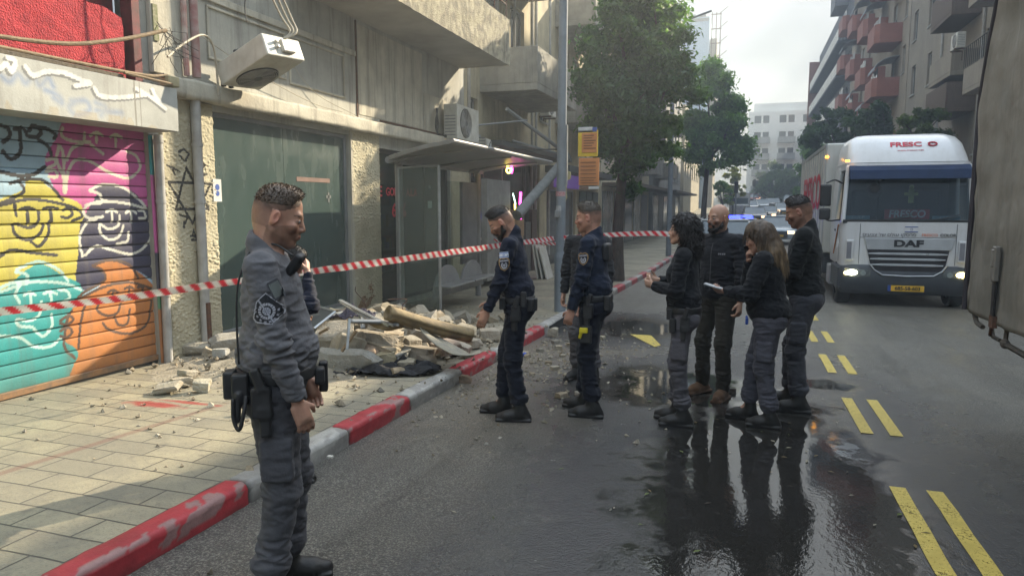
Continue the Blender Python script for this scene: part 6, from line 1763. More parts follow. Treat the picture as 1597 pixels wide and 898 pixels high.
# low buildings and wall at the far end of the road
for k, (u0, u1, v0, Y, m_, lb) in enumerate(((1120, 1160, 296, 108, M_B3, 'low cream house at the far end, left of the road'), (1180, 1238, 290, 150, mat('roof_tile', (.34, .15, .10), rough=.8), 'low red-roofed block far up the road'), (1225, 1260, 300, 135, M_B4, 'low grey block far up the road on the right'))):
    a, b = on_y(u0, v0, Y), on_y(u1, v0, Y); h_ = thing('house', lb, 'house', (a[0], Y, zg(Y)))
    mb = MB(); mb.box(a[0], b[0], Y, Y+8, zg(Y)-1, a[2]-1.2); mb.build('wall', M_B3, h_); mb = MB(); mb.prism([(a[0]-.3, a[2]-1.2), (b[0]+.3, a[2]-1.2), ((a[0]+b[0])/2, a[2]+.4)], 'y', Y-.3, Y+8.3); mb.build('roof', m_, h_)
    for j in range(3):
        x = a[0]+(b[0]-a[0])*(.2+.27*j); mb = MB(); mb.box(x, x+.8, Y-.03, Y+.02, a[2]-2.8, a[2]-1.7); mb.build('window', M_WIN, h_)

# ------------------------------------------------------------------ trees
def leaf_mat(name, tr=.55):
    m, n_, l_, b_ = new_mat(name)
    at = n_.new('ShaderNodeAttribute'); at.attribute_name = 'Col'
    l_.new(at.outputs['Color'], b_.inputs['Base Color']); b_.inputs['Roughness'].default_value = .5
    tl = n_.new('ShaderNodeBsdfTranslucent'); mx = n_.new('ShaderNodeMixRGB'); mx.blend_type = 'MULTIPLY'; mx.inputs[0].default_value = 1; mx.inputs[2].default_value = (1.3, 1.5, .5, 1)
    l_.new(at.outputs['Color'], mx.inputs[1]); l_.new(mx.outputs[0], tl.inputs['Color'])
    ms = n_.new('ShaderNodeMixShader'); ms.inputs[0].default_value = tr; l_.new(b_.outputs[0], ms.inputs[1]); l_.new(tl.outputs[0], ms.inputs[2])
    l_.new(ms.outputs[0], n_['Material Output'].inputs['Surface']); return m
M_LEAF = leaf_mat('leaves')
M_BARK = mat('bark', (.085, .065, .05), (.045, .036, .03), rough=.9, scale=9, stretch=(3, 3, .6), bump=.8, bscale=25, bdist=.03)
def leaves_mesh(centers, radii, n, size, cols, seed, droop=.3):
    rs = np.random.RandomState(seed); k = rs.choice(len(centers), n, p=radii**2/np.sum(radii**2))
    d = rs.normal(size=(n, 3)); d /= np.linalg.norm(d, axis=1, keepdims=True); r = radii[k]*(rs.rand(n)**.6)*(1+.45*(rs.rand(n) < .22))
    c = centers[k]+d*r[:, None]*np.array([1, 1, .72])
    nrm = d*.6+rs.normal(size=(n, 3))*.7+np.array([0, 0, .35]); nrm /= np.linalg.norm(nrm, axis=1, keepdims=True)
    a = np.cross(nrm, rs.normal(size=(n, 3))); a /= np.linalg.norm(a, axis=1, keepdims=True); a[:, 2] -= droop; a /= np.linalg.norm(a, axis=1, keepdims=True)
    b = np.cross(nrm, a); s = size*(.6+.8*rs.rand(n))[:, None]
    V = np.stack([c-a*s, c+b*s*.42+nrm*s*.08, c+a*s, c-b*s*.42+nrm*s*.08], 1).reshape(-1, 3)
    F_ = np.arange(4*n).reshape(n, 4)
    tone = .5+.5*np.tanh(vnoise(c, 2.4, seed, 2)*1.6); col = np.array(cols[0])*(1-tone)[:, None]+np.array(cols[1])*tone[:, None]
    col = col*(.65+.7*rs.rand(n))[:, None]; col = np.clip(col*np.where(rs.rand(n) < .04, 1.6, 1)[:, None], 0, 1)
    return V, F_, np.repeat(col, 4, axis=0)
def tree(name, label, base, H, crown_c, crown_r, n, leaf, cols, seed, trunk_r=.16, lean=(0, 0), nclump=60, lobes=(), group=None, limbs=7):
    t = thing(name, label, 'tree', base, group=group)
    rs = np.random.RandomState(seed); cc = np.array(crown_c, float); cr = np.array(crown_r, float)
    d = rs.normal(size=(nclump, 3)); d /= np.linalg.norm(d, axis=1, keepdims=True); rr = rs.rand(nclump)**.38
    cen = cc+d*rr[:, None]*cr*np.array([1, 1, 1]); rad = (.11+.15*rs.rand(nclump))*cr.mean()
    for (x, y, z, r) in lobes: cen = np.concatenate([cen, [[x, y, z]]]); rad = np.append(rad, r)
    b = np.array(base, float); fork = np.array([b[0]+(cc[0]-b[0])*.35+lean[0], b[1]+(cc[1]-b[1])*.35, cc[2]-cr[2]*.72])
    mb = MB(); q = spline([tuple(b-(0, 0, .1)), tuple(b*.6+fork*.4+rs.normal(size=3)*.04), tuple(fork)], 5)
    mb.tube(q, list(np.linspace(trunk_r*1.25, trunk_r*.8, len(q))), 10)
    for k in rs.choice(len(cen), min(limbs+6, len(cen)), replace=False):
        m_ = fork*.5+cen[k]*.5+rs.normal(size=3)*.12*cr.mean(); qq = spline([tuple(fork-(0, 0, .1)), tuple(m_), tuple(cen[k])], 4)
        mb.tube(qq, list(np.linspace(trunk_r*.55, trunk_r*.10, len(qq))), 6)
    mb.build('trunk', M_BARK, t, smooth='all')
    V, F_, C_ = leaves_mesh(cen, rad, n, leaf, cols, seed)
    np_mesh('crown', V, F_, M_LEAF, t, C_, local=False, smooth=False)
    return t
DK = ((.032, .080, .045), (.10, .17, .055)); MD = ((.06, .14, .035), (.16, .27, .06)); PL = ((.08, .11, .06), (.14, .18, .10)); YW = ((.16, .19, .02), (.32, .30, .04))
def W(u, v, Y): return on_y(u, v, Y)
tb = (-2.95, 17.3, P_z(17.3)); cc = W(995, 135, 17.3)
lob = [tuple(W(u, v, 17.3+dy))+(r,) for u, v, dy, r in ((975, 262, 0, .42), (985, 295, .2, .30), (1000, 240, -.3, .42), (955, 225, .3, .38), (920, 200, .3, .32), (930, 60, 0, .45), (1040, 60, .2, .42), (1070, 118, 0, .34), (1040, 190, .3, .40), (910, 120, .2, .35), (985, 20, 0, .6), (1010, 215, .4, .35), (940, 160, .2, .4), (1082, 150, .3, .34), (1040, 20, .4, .40), (1045, 235, .5, .36), (1000, 180, -.5, .5), (950, 110, -.4, .5), (1030, 120, -.4, .5))]
tree('street_tree', 'large dark leafy street tree overhanging the bus stop', tb, 7, (cc[0]-.10, 17.3, 4.85), (1.28, 1.3, 2.4), 40000, .080, DK, 3, .13, nclump=120, lobes=lob, limbs=10)
cc = W(1112, 190, 44); tb = W(1092, 350, 44)
lob = [tuple(W(u, v, 44+dy))+(r,) for u, v, dy, r in ((1110, 105, 0, .7), (1120, 130, 0, .9), (1140, 160, .4, .8), (1150, 240, 0, 1.0), (1085, 240, 0, .9), (1130, 215, .5, 1.0), (1078, 190, 0, .8), (1160, 225, 0, .7), (1095, 140, 0, .8))]
tree('street_tree', 'second street tree, pointed crown, beyond the dark one', (tb[0]+.2, 44, P_z(44)), 9, (cc[0], 44, cc[2]), (1.9, 1.9, 3.2), 34000, .12, MD, 5, .16, nclump=50, lobes=lob)
cc = W(1143, 292, 72); tree('street_tree', 'small yellow-green tree down the left pavement', (cc[0], 72, P_z(72)), 5, cc, (1.2, 1.2, 1.7), 3500, .15, YW, 7, .1, nclump=24)
cc = W(1128, 298, 62); tree('street_tree', 'thin green tree beside the yellow-green one', (cc[0], 62, P_z(62)), 5, cc, (.8, .8, 1.3), 2200, .12, MD, 8, .08, nclump=16)
cc = W(1210, 288, 105); tree('park_tree', 'broad grey-green tree in front of the white building', (cc[0], 105, zg(105)), 9, cc, (3.6, 3.2, 2.9), 8000, .28, PL, 9, .25, nclump=50)
cc = W(1262, 268, 70); tree('street_tree', 'green tree left of the white truck', (5.6, 70, P_z(70)), 8, (5.9, 70, cc[2]), (2.4, 2.4, 3.2), 9000, .20, MD, 10, .18, nclump=44)
cc = W(1300, 215, 48); tree('street_tree', 'dark green tree rising behind the white truck', (6.1, 48, P_z(48)), 8, (cc[0]-.1, 48, cc[2]-.4), (1.5, 1.6, 2.3), 11000, .14, ((.02, .05, .02), (.05, .10, .03)), 11, .16, nclump=48)
cc = W(1355, 190, 40); tree('street_tree', 'green tree in front of the red balconies', (6.2, 40, P_z(40)), 8, (cc[0], 40, cc[2]-.3), (1.0, 1.3, 1.7), 8000, .12, ((.02, .05, .02), (.055, .10, .03)), 12, .13, nclump=38)
cc = W(1437, 192, 32); tree('street_tree', 'small-leaved tree in front of the taupe building', (6.3, 32, P_z(32)), 7, (cc[0], 32, cc[2]-.3), (1.15, 1.2, .9), 7000, .09, ((.04, .07, .03), (.09, .12, .04)), 13, .10, nclump=34)
# ------------------------------------------------------------------ rubble from the fallen balcony
M_CONC = mat('broken_concrete', (1, 1, 1), (.78, .76, .70), rough=.95, scale=8, vcol=True, bump=.9, bscale=45, bdist=.012)
CONC = [(.33, .29, .22), (.38, .34, .27), (.28, .26, .22), (.30, .25, .18)]
def rock(name, size, seed, mats=None, col=(.33, .30, .24), sub=3, rough_=.10, boxy=.8):
    rs = np.random.RandomState(seed); b = bmesh.new()
    bmesh.ops.create_cube(b, size=1)
    bmesh.ops.subdivide_edges(b, edges=b.edges[:], cuts=(5 if sub > 2 else 3), use_grid_fill=True)
    V = np.array([v.co for v in b.verts])
    for k in range(rs.randint(4, 8)):                        # knock corners and faces off
        n = rs.normal(size=3); n /= np.linalg.norm(n); d = (np.abs(n).sum()*.5)*rs.uniform(.62, .88)
        ex = V@n-d; V = V-np.clip(ex, 0, None)[:, None]*n*1.0
    V = V*(1+rough_*vnoise(V, 6, seed, 3))[:, None]+.02*np.stack([vnoise(V, 14, seed+k, 2) for k in range(3)], 1)
    V = V*np.array(size)
    for v, c in zip(b.verts, V): v.co = c
    bmesh.ops.recalc_face_normals(b, faces=b.faces)
    me = bpy.data.meshes.new(name); b.to_mesh(me); b.free()
    C = np.tile(np.array(col), (len(V), 1))*(1+.22*vnoise(V/np.max(size), 9, seed+3, 3))[:, None]
    set_col(me, np.clip(C, 0, 1)); me.materials.append(mats or M_CONC)
    o = bpy.data.objects.new(name, me); COL.objects.link(o); return o
def heap_h(x, y):
    a = ((x+4.55)/1.15)**2+((y-7.35)/1.75)**2; c = ((x+3.7)/1.0)**2+((y-7.9)/1.1)**2
    return .34*math.exp(-a*1.3)+.13*math.exp(-c*1.6)
# heap of crushed plaster and grit below the blocks (uncountable)
A, B = np.meshgrid(np.arange(-5.69, -2.70, .03), np.arange(4.9, 10.6, .03), indexing='ij')
f = np.stack([A.ravel(), B.ravel(), 0*A.ravel()], 1); n_ = vnoise(f, 9, 3, 4).reshape(A.shape); n2_ = vnoise(f, 55, 6, 3).reshape(A.shape)
hh = .34*np.exp(-1.3*(((A+4.55)/1.15)**2+((B-7.35)/1.75)**2))+.13*np.exp(-1.6*(((A+3.7)/1.0)**2+((B-7.9)/1.1)**2))
Z = zgn(B.ravel()).reshape(A.shape)+.12+hh*(1+.35*n_)-.028+.018*n2_*np.clip(hh/.08, 0, 1)
C = np.array((.27, .24, .185))*(1+.25*n_+.25*n2_)[..., None]
tag(grid_mesh('rubble_heap', np.stack([A, B, Z], -1), np.clip(C, 0, 1), M_CONC), 'heap of crushed plaster and grit under the broken blocks', 'rubble', kind='stuff')
# scattered crumbs as one mesh
mb = MB(); rs = np.random.RandomState(4); cols = []
def crumb(x, y, z, s):
    v = rs.normal(size=(6, 3))*.25+np.array([(1, 0, 0), (-1, 0, 0), (0, 1, 0), (0, -1, 0), (0, 0, .8), (0, 0, -.8)])
    v = v*s+np.array([x, y, z]); mb.add(v.tolist(), [(0, 2, 4), (2, 1, 4), (1, 3, 4), (3, 0, 4), (2, 0, 5), (1, 2, 5), (3, 1, 5), (0, 3, 5)])
    c = np.array(CONC[rs.randint(4)])*rs.uniform(.6, 1.25); cols.extend([c]*6)
for k in range(2600):
    x = -4.3+rs.normal()*.95; y = 7.5+rs.normal()*1.5
    if x < -5.65 or y < 3.2: continue
    base = P_z(y) if x < KX-.01 else zg(y)
    if abs(x-(KX-.07)) < .09: base = P_z(y)
    crumb(x, y, base+(heap_h(x, y)*.98 if x < KX else 0)+.004, abs(rs.normal())*.012+.006)
for k in range(1200):
    x = -2.2+abs(rs.normal())*.75-.35; y = 7.6+rs.normal()*1.3
    if x < KX+.02: continue
    crumb(x, y, zg(y)+.004, abs(rs.normal())*.010+.004)
o = mb.build('gravel_crumbs', M_CONC, None); set_col(o.data, np.clip(np.array(cols), 0, 1)); tag(o, 'small crumbs of concrete strewn over pavement, kerb and road', 'debris', kind='stuff')

def put_rock(u, v, size, seed, label, lift=0.0, rot=(0, 0, 0), col=None, name='concrete_block', cat='rubble', zb=None, group=None, rough_=.10, sub=3):
    z = P_z(7)+lift
    for _ in range(4):
        p = on_z(u, v, z); base = (P_z(p[1])+heap_h(p[0], p[1])*.8 if p[0] < KX-.15 else zg(p[1])); z = base+lift
    o = rock(name, size, seed, col=col or CONC[seed % 4], rough_=rough_, sub=sub)
    o.location = (p[0], p[1], z+size[2]*.38); o.rotation_euler = rot
    return tag(o, label, cat, group)
BL = [
 (545, 572, (.62, .14, .20), 'long grey concrete beam lying at the front of the heap', .0, (0, 0, R(8)), (.30, .29, .26)),
 (592, 545, (.50, .24, .18), 'big rounded plaster block in the middle of the heap', .04, (R(8), R(4), R(-10)), (.40, .34, .25)),
 (590, 516, (.46, .22, .20), 'squared pale block under the rolled sheets', .10, (R(4), R(6), R(5)), (.36, .32, .26)),
 (612, 522, (.20, .20, .22), 'small squared block end beside the pale block', .06, (0, R(8), R(25)), (.38, .31, .22)),
 (522, 522, (.38, .30, .22), 'rough block at the left of the heap behind the officer', .06, (R(20), 0, R(30)), (.32, .29, .24)),
 (542, 546, (.28, .24, .30), 'upright jagged block left of the middle of the heap', .02, (R(12), R(18), R(50)), (.35, .31, .24)),
 (505, 500, (.42, .14, .06), 'flat grey slab leaning at the left end of the heap', .12, (R(24), R(-12), R(30)), (.34, .34, .31)),
 (560, 538, (.10, .22, .30), 'tall narrow shard standing in the heap', .03, (R(-8), R(10), R(20)), (.36, .30, .22)),
 (598, 566, (.22, .20, .14), 'yellowish chunk beside the black cloth', .0, (R(5), R(-8), R(40)), (.45, .39, .26)),
 (616, 562, (.30, .22, .12), 'grey flat chunk right of the yellowish one', .0, (R(10), 0, R(-20)), (.31, .31, .29)),
 (650, 560, (.36, .24, .16), 'wide broken slab in front of the rolls', .0, (R(-6), R(10), R(15)), (.38, .33, .26)),
 (690, 548, (.40, .30, .14), 'pinkish broken slab under the sheet end', .0, (R(6), R(-5), R(-30)), (.37, .29, .23)),
 (640, 545, (.20, .18, .16), 'dull block behind the wide slab', .06, (R(16), R(9), R(70)), (.30, .27, .22)),
 (720, 552, (.18, .16, .12), 'pale chunk by the lower end of the grey sheet', .0, (0, R(15), R(10)), (.40, .36, .30)),
 (655, 515, (.26, .20, .16), 'dark block in the hollow under the rolls', .08, (R(10), R(12), R(35)), (.22, .20, .17)),
 (765, 528, (.26, .20, .13), 'pale stone beyond the end of the yellow roll', .0, (0, 0, R(25)), (.40, .35, .28)),
 (740, 560, (.16, .14, .10), 'stone on the kerb side of the pale chunk', .0, (0, 0, R(60)), (.34, .30, .24)),
 (574, 560, (.22, .16, .14), 'reddish broken piece between beam and rounded block', .02, (R(20), R(6), R(-15)), (.36, .27, .20)),
 (635, 572, (.16, .13, .09), 'small sharp chunk right behind the black cloth', .0, (R(10), 0, R(10)), (.40, .36, .28)),
 (665, 568, (.20, .13, .10), 'low chunk in front of the wide slab', .0, (0, R(6), R(-40)), (.35, .31, .25)),
 (312, 550, (.30, .17, .12), 'long pale block at the foot of the textured pillar', .0, (0, 0, R(12)), (.36, .33, .27)),
 (350, 545, (.30, .24, .17), 'rounded grey stone under the shop window by the pillar', .0, (R(10), 0, R(50)), (.34, .32, .28)),
 (345, 556, (.13, .12, .10), 'small pale stone in front of the rounded grey one', .0, (0, 0, R(20)), (.40, .40, .38)),
 (360, 524, (.26, .2, .15), 'brownish stone against the shop window sill', .0, (0, R(8), 0), (.33, .29, .22)),
 (315, 608, (.13, .11, .10), 'lone pale stone on the pavement next to the red stain', .0, (0, R(5), R(30)), (.42, .39, .31)),
 (725, 596, (.13, .09, .08), 'brown stone lying in the gutter by the grey kerbstone', .0, (0, 0, R(15)), (.27, .20, .14)),
 (768, 562, (.20, .12, .09), 'pale stone in the gutter beside the red kerbstone', .0, (0, 0, R(-20)), (.38, .34, .28)),
 (862, 524, (.14, .12, .13), 'rounded stone on the road in front of the kerb drain', .0, (0, 0, R(5)), (.38, .35, .28)),
 (1143, 612, (.06, .05, .05), 'small dark stone in the puddle by the bald man', .0, (0, 0, 0), (.10, .09, .08)),
 (805, 500, (.3, .2, .15), 'pale stone on the pavement behind the officer looking down', .0, (0, 0, R(40)), (.40, .36, .29)),
]
for i, (u, v, sz, lb, lift, rot, col) in enumerate(BL):
    put_rock(u, v, sz, 20+i, lb, lift, rot, col, name='concrete_block' if max(sz) > .19 else 'stone')
rs = random.Random(9)
for k in range(96):                                             # fist-sized pieces, all alike
    x = -4.15+rs.gauss(0, .75); y = 7.4+rs.gauss(0, 1.15)
    if x < -5.6 or x > KX-.2: x = -4.2+rs.uniform(-.8, .8)
    s = rs.uniform(.06, .15) if k % 3 else rs.uniform(.13, .24); o = rock('rubble_piece', (s*rs.uniform(.8, 1.6), s, s*rs.uniform(.4, .9)), 100+k, col=CONC[k % 4], sub=2)
    o.location = (x, y, P_z(y)+heap_h(x, y)*.9+s*.2); o.rotation_euler = (rs.uniform(-.5, .5), rs.uniform(-.5, .5), rs.uniform(0, 6))
    tag(o, 'loose broken piece of pale rubble on the heap', 'rubble', 'loose pieces of rubble')
for k in range(26):
    x = KX+.1+abs(rs.gauss(0, .55)); y = 7.6+rs.gauss(0, 1.2); s = rs.uniform(.03, .08)
    o = rock('road_pebble', (s*1.3, s, s*.7), 200+k, col=CONC[k % 4], sub=2); o.location = (x, y, zg(y)+s*.25); o.rotation_euler = (0, 0, rs.uniform(0, 6))
    tag(o, 'small stone scattered on the road along the kerb', 'stone', 'small stones on the road')

for k in range(9):
    a = Vector((-4.5+rs.gauss(0, .5), 7.3+rs.gauss(0, .7), 0)); a.z = P_z(a.y)+heap_h(a.x, a.y)+.02
    pts = [a]
    for j in range(3): pts.append(pts[-1]+Vector((rs.uniform(-.16, .16), rs.uniform(-.2, .2), rs.uniform(-.03, .14))))
    mb = MB(); mb.tube(spline([tuple(q) for q in pts], 4), .006, 5); o = tag(mb.build('reinforcing_bar', M_RUST), 'thin rusty bent bar sticking out of the heap', 'metal bar', 'rusty bars in the heap')
# rolled sheets
M_FELT = mat('bitumen_felt', (.29, .215, .105), (.16, .12, .07), rough=.8, scale=7, streak=(.10, .08, .05), bump=.5, bscale=30)
M_FELTG = mat('grey_felt', (.30, .27, .20), (.20, .19, .16), rough=.85, scale=6, bump=.5, bscale=30)
def roll(name, label, a, b, r0, r1, m, turns=2.3):
    a, b = Vector(a), Vector(b); d = (b-a).normalized(); u = d.cross(Vector((0, 0, 1))).normalized(); w = u.cross(d)
    nA, nL = 44, 14; vs, fs = [], []
    for i in range(nL+1):
        t_ = i/nL; c = a.lerp(b, t_)+Vector((0, 0, -.01*math.sin(t_*math.pi)))
        for k in range(nA+1):
            an = k/nA*turns*2*math.pi; rr = (r0+(r1-r0)*t_)*(1-.42*k/nA)*(1+.05*math.sin(an*2+t_*5))
            vs.append(tuple(c+u*math.cos(an)*rr+w*math.sin(an)*rr*.88))
    for i in range(nL):
        for k in range(nA): q = i*(nA+1)+k; fs.append((q, q+1, q+nA+2, q+nA+1))
    mb = MB(); mb.add(vs, fs); o = mb.build(name, m, None, smooth='all', fix=False); s_ = o.modifiers.new('thickness', 'SOLIDIFY'); s_.thickness = .007
    return tag(o, label, 'rolled sheet')
roll('rolled_sheet', 'yellow-brown rolled roofing sheet lying across the top of the heap', on_z(604, 488, .62), on_z(733, 524, .30), .088, .088, M_FELT)
def ribbon(name, label, pts, ws, m, thick=.006, cat='sheet', wob=.02, tilt=0.0, wdir=None):
    C_ = [np.array(q, float) for q in spline(pts, 8)]; n = len(C_); wl = np.interp(np.linspace(0, 1, n), np.linspace(0, 1, len(ws)), ws)
    tg = np.gradient(np.array(C_), axis=0); tg /= np.linalg.norm(tg, axis=1, keepdims=True)
    sd_ = np.cross(tg, np.array(wdir if wdir is not None else (0, 0, 1.))); sd_ /= np.linalg.norm(sd_, axis=1, keepdims=True)
    v = np.linspace(-.5, .5, 9); P = np.array(C_)[:, None, :]+sd_[:, None, :]*(wl[:, None]*v[None, :])[..., None]
    P[..., 2] += wob*np.sin(v*9)[None, :]+tilt*v[None, :]+.01*vnoise(P.reshape(-1, 3), 12, 3, 2).reshape(P.shape[:2])
    o = grid_mesh(name, P, None, m); s_ = o.modifiers.new('thickness', 'SOLIDIFY'); s_.thickness = thick
    return tag(o, label, cat)
ribbon('torn_sheet', 'grey torn roofing sheet sloping down to the kerb in front of the roll', [on_z(640, 498, .52), on_z(668, 520, .38), on_z(700, 542, .27), on_z(726, 556, .22), on_z(742, 552, .20)], [.12, .24, .30, .26, .16], M_FELTG, wob=.015, tilt=.10)
ribbon('torn_sheet', 'thin grey metal flashing lying over the pale block', [on_z(545, 500, .55), on_z(590, 502, .52), on_z(645, 512, .42)], [.14, .10, .05], M_GREYM, wob=.02, tilt=.04)
ribbon('torn_sheet', 'crumpled brown sheet between the metal frames and the block', [on_z(575, 498, .52), on_z(600, 508, .47), on_z(628, 505, .48)], [.10, .16, .10], M_FELT, wob=.05, tilt=.06)
# bent aluminium window bars
for k, (pts, lb) in enumerate((([on_z(530, 468, .68), on_z(560, 484, .60), on_z(600, 503, .52), on_z(622, 507, .50)], 'long bent aluminium bar leaning on the heap, upper one'),
                               ([on_z(533, 472, .64), on_z(570, 494, .55), on_z(607, 508, .48)], 'second bent aluminium bar just below the upper one'),
                               ([on_z(612, 508, .50), on_z(628, 500, .52), on_z(642, 508, .46)], 'short curled aluminium strip at the end of the long bars'),
                               ([on_z(560, 484, .60), on_z(564, 500, .50), on_z(566, 512, .44)], 'short upright aluminium stub under the long bars'))):
    mb = MB(); q = spline(pts, 4)
    for a, b in zip(q[:-1], q[1:]):
        a, b = Vector(a), Vector(b); d = (b-a).normalized(); s_ = d.cross(Vector((0, 0, 1))).normalized()*.022; w = Vector((0, 0, .008))
        mb.add([tuple(x) for x in (a-s_-w, a+s_-w, a+s_+w, a-s_+w, b-s_-w, b+s_-w, b+s_+w, b-s_+w)], [(0, 1, 5, 4), (1, 2, 6, 5), (2, 3, 7, 6), (3, 0, 4, 7)])
    mb.tube(q, .012, 6); tag(mb.build('aluminium_bar', M_ALU, None, fix=False), lb, 'metal bar')
# framed dark panel at the left end
pf = thing('window_sash', 'dark framed panel with silver edge tilted on the left end of the heap', 'window frame', on_z(505, 500, .4))
a, b, c, d = [Vector(q) for q in (on_z(470, 470, .60), on_z(523, 486, .56), on_z(490, 512, .42), on_z(440, 498, .46))]
mb = MB(); cn_ = [a, b, c, d]
for i in range(4): mb.tube([cn_[i], cn_[(i+1) % 4]], .014, 4)
mb.build('frame', M_ALU, pf); mb = MB(); mb.add([tuple(q) for q in cn_]+[tuple(q-Vector((0, 0, .012))) for q in cn_], [(0, 1, 2, 3), (7, 6, 5, 4)]); mb.build('panel', mat('dark_panel', (.05, .055, .06), rough=.3), pf)
# laths
for k, (a, b, lb) in enumerate(((on_z(541, 545, .35), on_z(545, 497, .62), 'thin metal lath standing upright in the heap'), (on_z(533, 548, .30), on_z(556, 515, .50), 'wooden lath crossing the upright metal lath'), (on_z(497, 520, .36), on_z(512, 512, .5), 'short lath at the left end of the heap'))):
    mb = MB(); mb.tube([a, b], .016, 4); tag(mb.build('lath', [M_ALU, M_WOOD, M_WOOD][k], None), lb, 'lath')
# cloths
def cloth(name, label, c, rx, ry, h, seed, m, z0):
    nU, nV = 60, 40; A, B = np.meshgrid(np.linspace(-1, 1, nU), np.linspace(-1, 1, nV), indexing='ij')
    f = np.stack([A.ravel()*2, B.ravel()*2, 0*A.ravel()+seed], 1); n_ = vnoise(f, 2.2, seed, 4).reshape(A.shape); n2 = vnoise(f, 5, seed+2, 3).reshape(A.shape)
    sq = np.sqrt(1-.5*B*B); X = A*sq*(1+.12*n2); Y = B*np.sqrt(1-.5*A*A)*(1+.15*n_)
    Z = h*np.abs(n_)*(1-A*A*.7)*(1-B*B*.7)+h*.35*np.abs(n2)
    P = np.stack([c[0]+X*rx, c[1]+Y*ry, z0+.012+Z], -1)
    ca, sa = math.cos(R(14)), math.sin(R(14)); dx, dy = P[..., 0]-c[0], P[..., 1]-c[1]; P[..., 0], P[..., 1] = c[0]+ca*dx-sa*dy, c[1]+sa*dx+ca*dy
    o = grid_mesh(name, P, None, m); s_ = o.modifiers.new('thickness', 'SOLIDIFY'); s_.thickness = .006
    return tag(o, label, 'cloth')
c = on_z(592, 580, P_z(6.3)); cloth('black_cloth', 'crumpled black cloth lying on the pavement in front of the heap', c, .62, .28, .20, 5, mat('black_fabric', (.007, .007, .009), rough=.75, scale=9), P_z(c[1]))
c = on_z(546, 492, .45); cloth('dark_cloth', 'dark purplish cloth bundle behind the aluminium bars', c, .28, .2, .16, 8, mat('purple_fabric', (.06, .05, .075), rough=.9), .42)
mb = MB(); c = on_z(818, 556, zg(7.6)); mb.box(c[0]-.02, c[0]+.02, c[1]-.03, c[1]+.03, c[2]+.003, c[2]+.05); tag(mb.build('bottle_cap', M_BLUEP, None, bevel=.01), 'small blue plastic piece on the road by the officer looking down', 'litter')
c = on_z(515, 714, 0); mb = MB(); mb.box(c[0]-.02, c[0]+.02, c[1]-.015, c[1]+.015, .0, .018); tag(mb.build('paper_scrap', M_WHITEM, None, bevel=.004), 'crumpled white scrap on the road beside the grey kerbstone', 'litter')

# wet leaves and grass bits in and beside the puddle (uncountable litter)
mb = MB(); rs = random.Random(21); cl = []
for k in range(90):
    x, y = rs.gauss(.1, .8), rs.gauss(4.9, 1.5); a = rs.uniform(0, 6.28); L = rs.uniform(.010, .030); w = L*rs.uniform(.15, .5); z = zg(y)+.006
    ca, sa = math.cos(a), math.sin(a)
    mb.add([(x-L*ca, y-L*sa, z), (x+w*sa, y-w*ca, z+.003), (x+L*ca, y+L*sa, z), (x-w*sa, y+w*ca, z+.002)], [(0, 1, 2, 3)]); c = rs.choice(((.10, .13, .04), (.16, .12, .06), (.07, .06, .05), (.30, .28, .22))); cl += [c]*4
o = mb.build('leaf_litter', M_CONC, None, fix=False); set_col(o.data, np.array(cl)); tag(o, 'bits of leaf and grass in the puddle and on the wet road', 'litter', kind='stuff')
# ------------------------------------------------------------------ vehicles
M_WP = mat('white_paint', (.66, .67, .68), (.60, .60, .60), rough=.28, coat=.4, scale=2, streak=(.36, .34, .30), streak_amt=.30)
M_BUMP = mat('grey_bumper', (.055, .065, .075), (.045, .05, .06), rough=.5)
M_TYRE = mat('tyre', (.012, .012, .013), (.03, .03, .028), rough=.85, scale=10)
M_RIM = mat('rim', (.35, .35, .36), (.20, .19, .18), rough=.5, metal=.5)
M_SCR = mat_glass('windscreen', tint=(.75, .82, .85), alpha=.26, base=(.03, .05, .07), rough=.03)
M_SCR.node_tree.nodes['Principled BSDF'].inputs['Coat Weight'].default_value = 1.0
M_VIS = mat('navy_visor', (.018, .035, .085), rough=.75, spec=.2)
M_CHR = mat('satin_silver', (.50, .52, .54), (.42, .44, .46), rough=.35, metal=.5)
M_HEAD = mat_emit('headlamp_lit', (1, .72, .30), 9); M_HEADW = mat_emit('headlamp_lit_white', (1, .88, .62), 14)
M_LENS = mat_glass('lamp_lens', alpha=.3, base=(.3, .3, .3), rough=.05)
M_AMB = mat_emit('amber_marker', (1, .40, .04), 2.5)
M_BOXW = mat('body_panel', (.60, .60, .56), (.52, .52, .48), rough=.45, scale=1.5, streak=(.32, .30, .26), streak_amt=.35)

def wheel(parent, c, r, w):
    mb = MB(); x, y, z = c
    prof = [(-w/2, r*.62), (-w/2, r*.93), (-w/2+.03, r), (w/2-.03, r), (w/2, r*.93), (w/2, r*.62)]
    n = 28; vs = [(x+px_, y+rr*math.cos(2*math.pi*k/n), z+rr*math.sin(2*math.pi*k/n)) for (px_, rr) in prof for k in range(n)]
    fs = [(i*n+k, i*n+(k+1) % n, (i+1)*n+(k+1) % n, (i+1)*n+k) for i in range(len(prof)-1) for k in range(n)]
    mb.add(vs, fs); wo = mb.build('wheel', M_TYRE, parent, smooth=True)
    mb = MB(); mb.tube([(x-w*.36, y, z), (x+w*.36, y, z)], r*.63, 20); mb.tube([(x-w*.46, y, z), (x+w*.46, y, z)], r*.22, 12)
    for k in range(8):
        a = k*math.pi/4; mb.tube([(x-w*.42, y+r*.4*math.cos(a), z+r*.4*math.sin(a)), (x+w*.42, y+r*.4*math.cos(a), z+r*.4*math.sin(a))], .022, 6)
    mb.build('rim', M_RIM, wo, smooth=True)

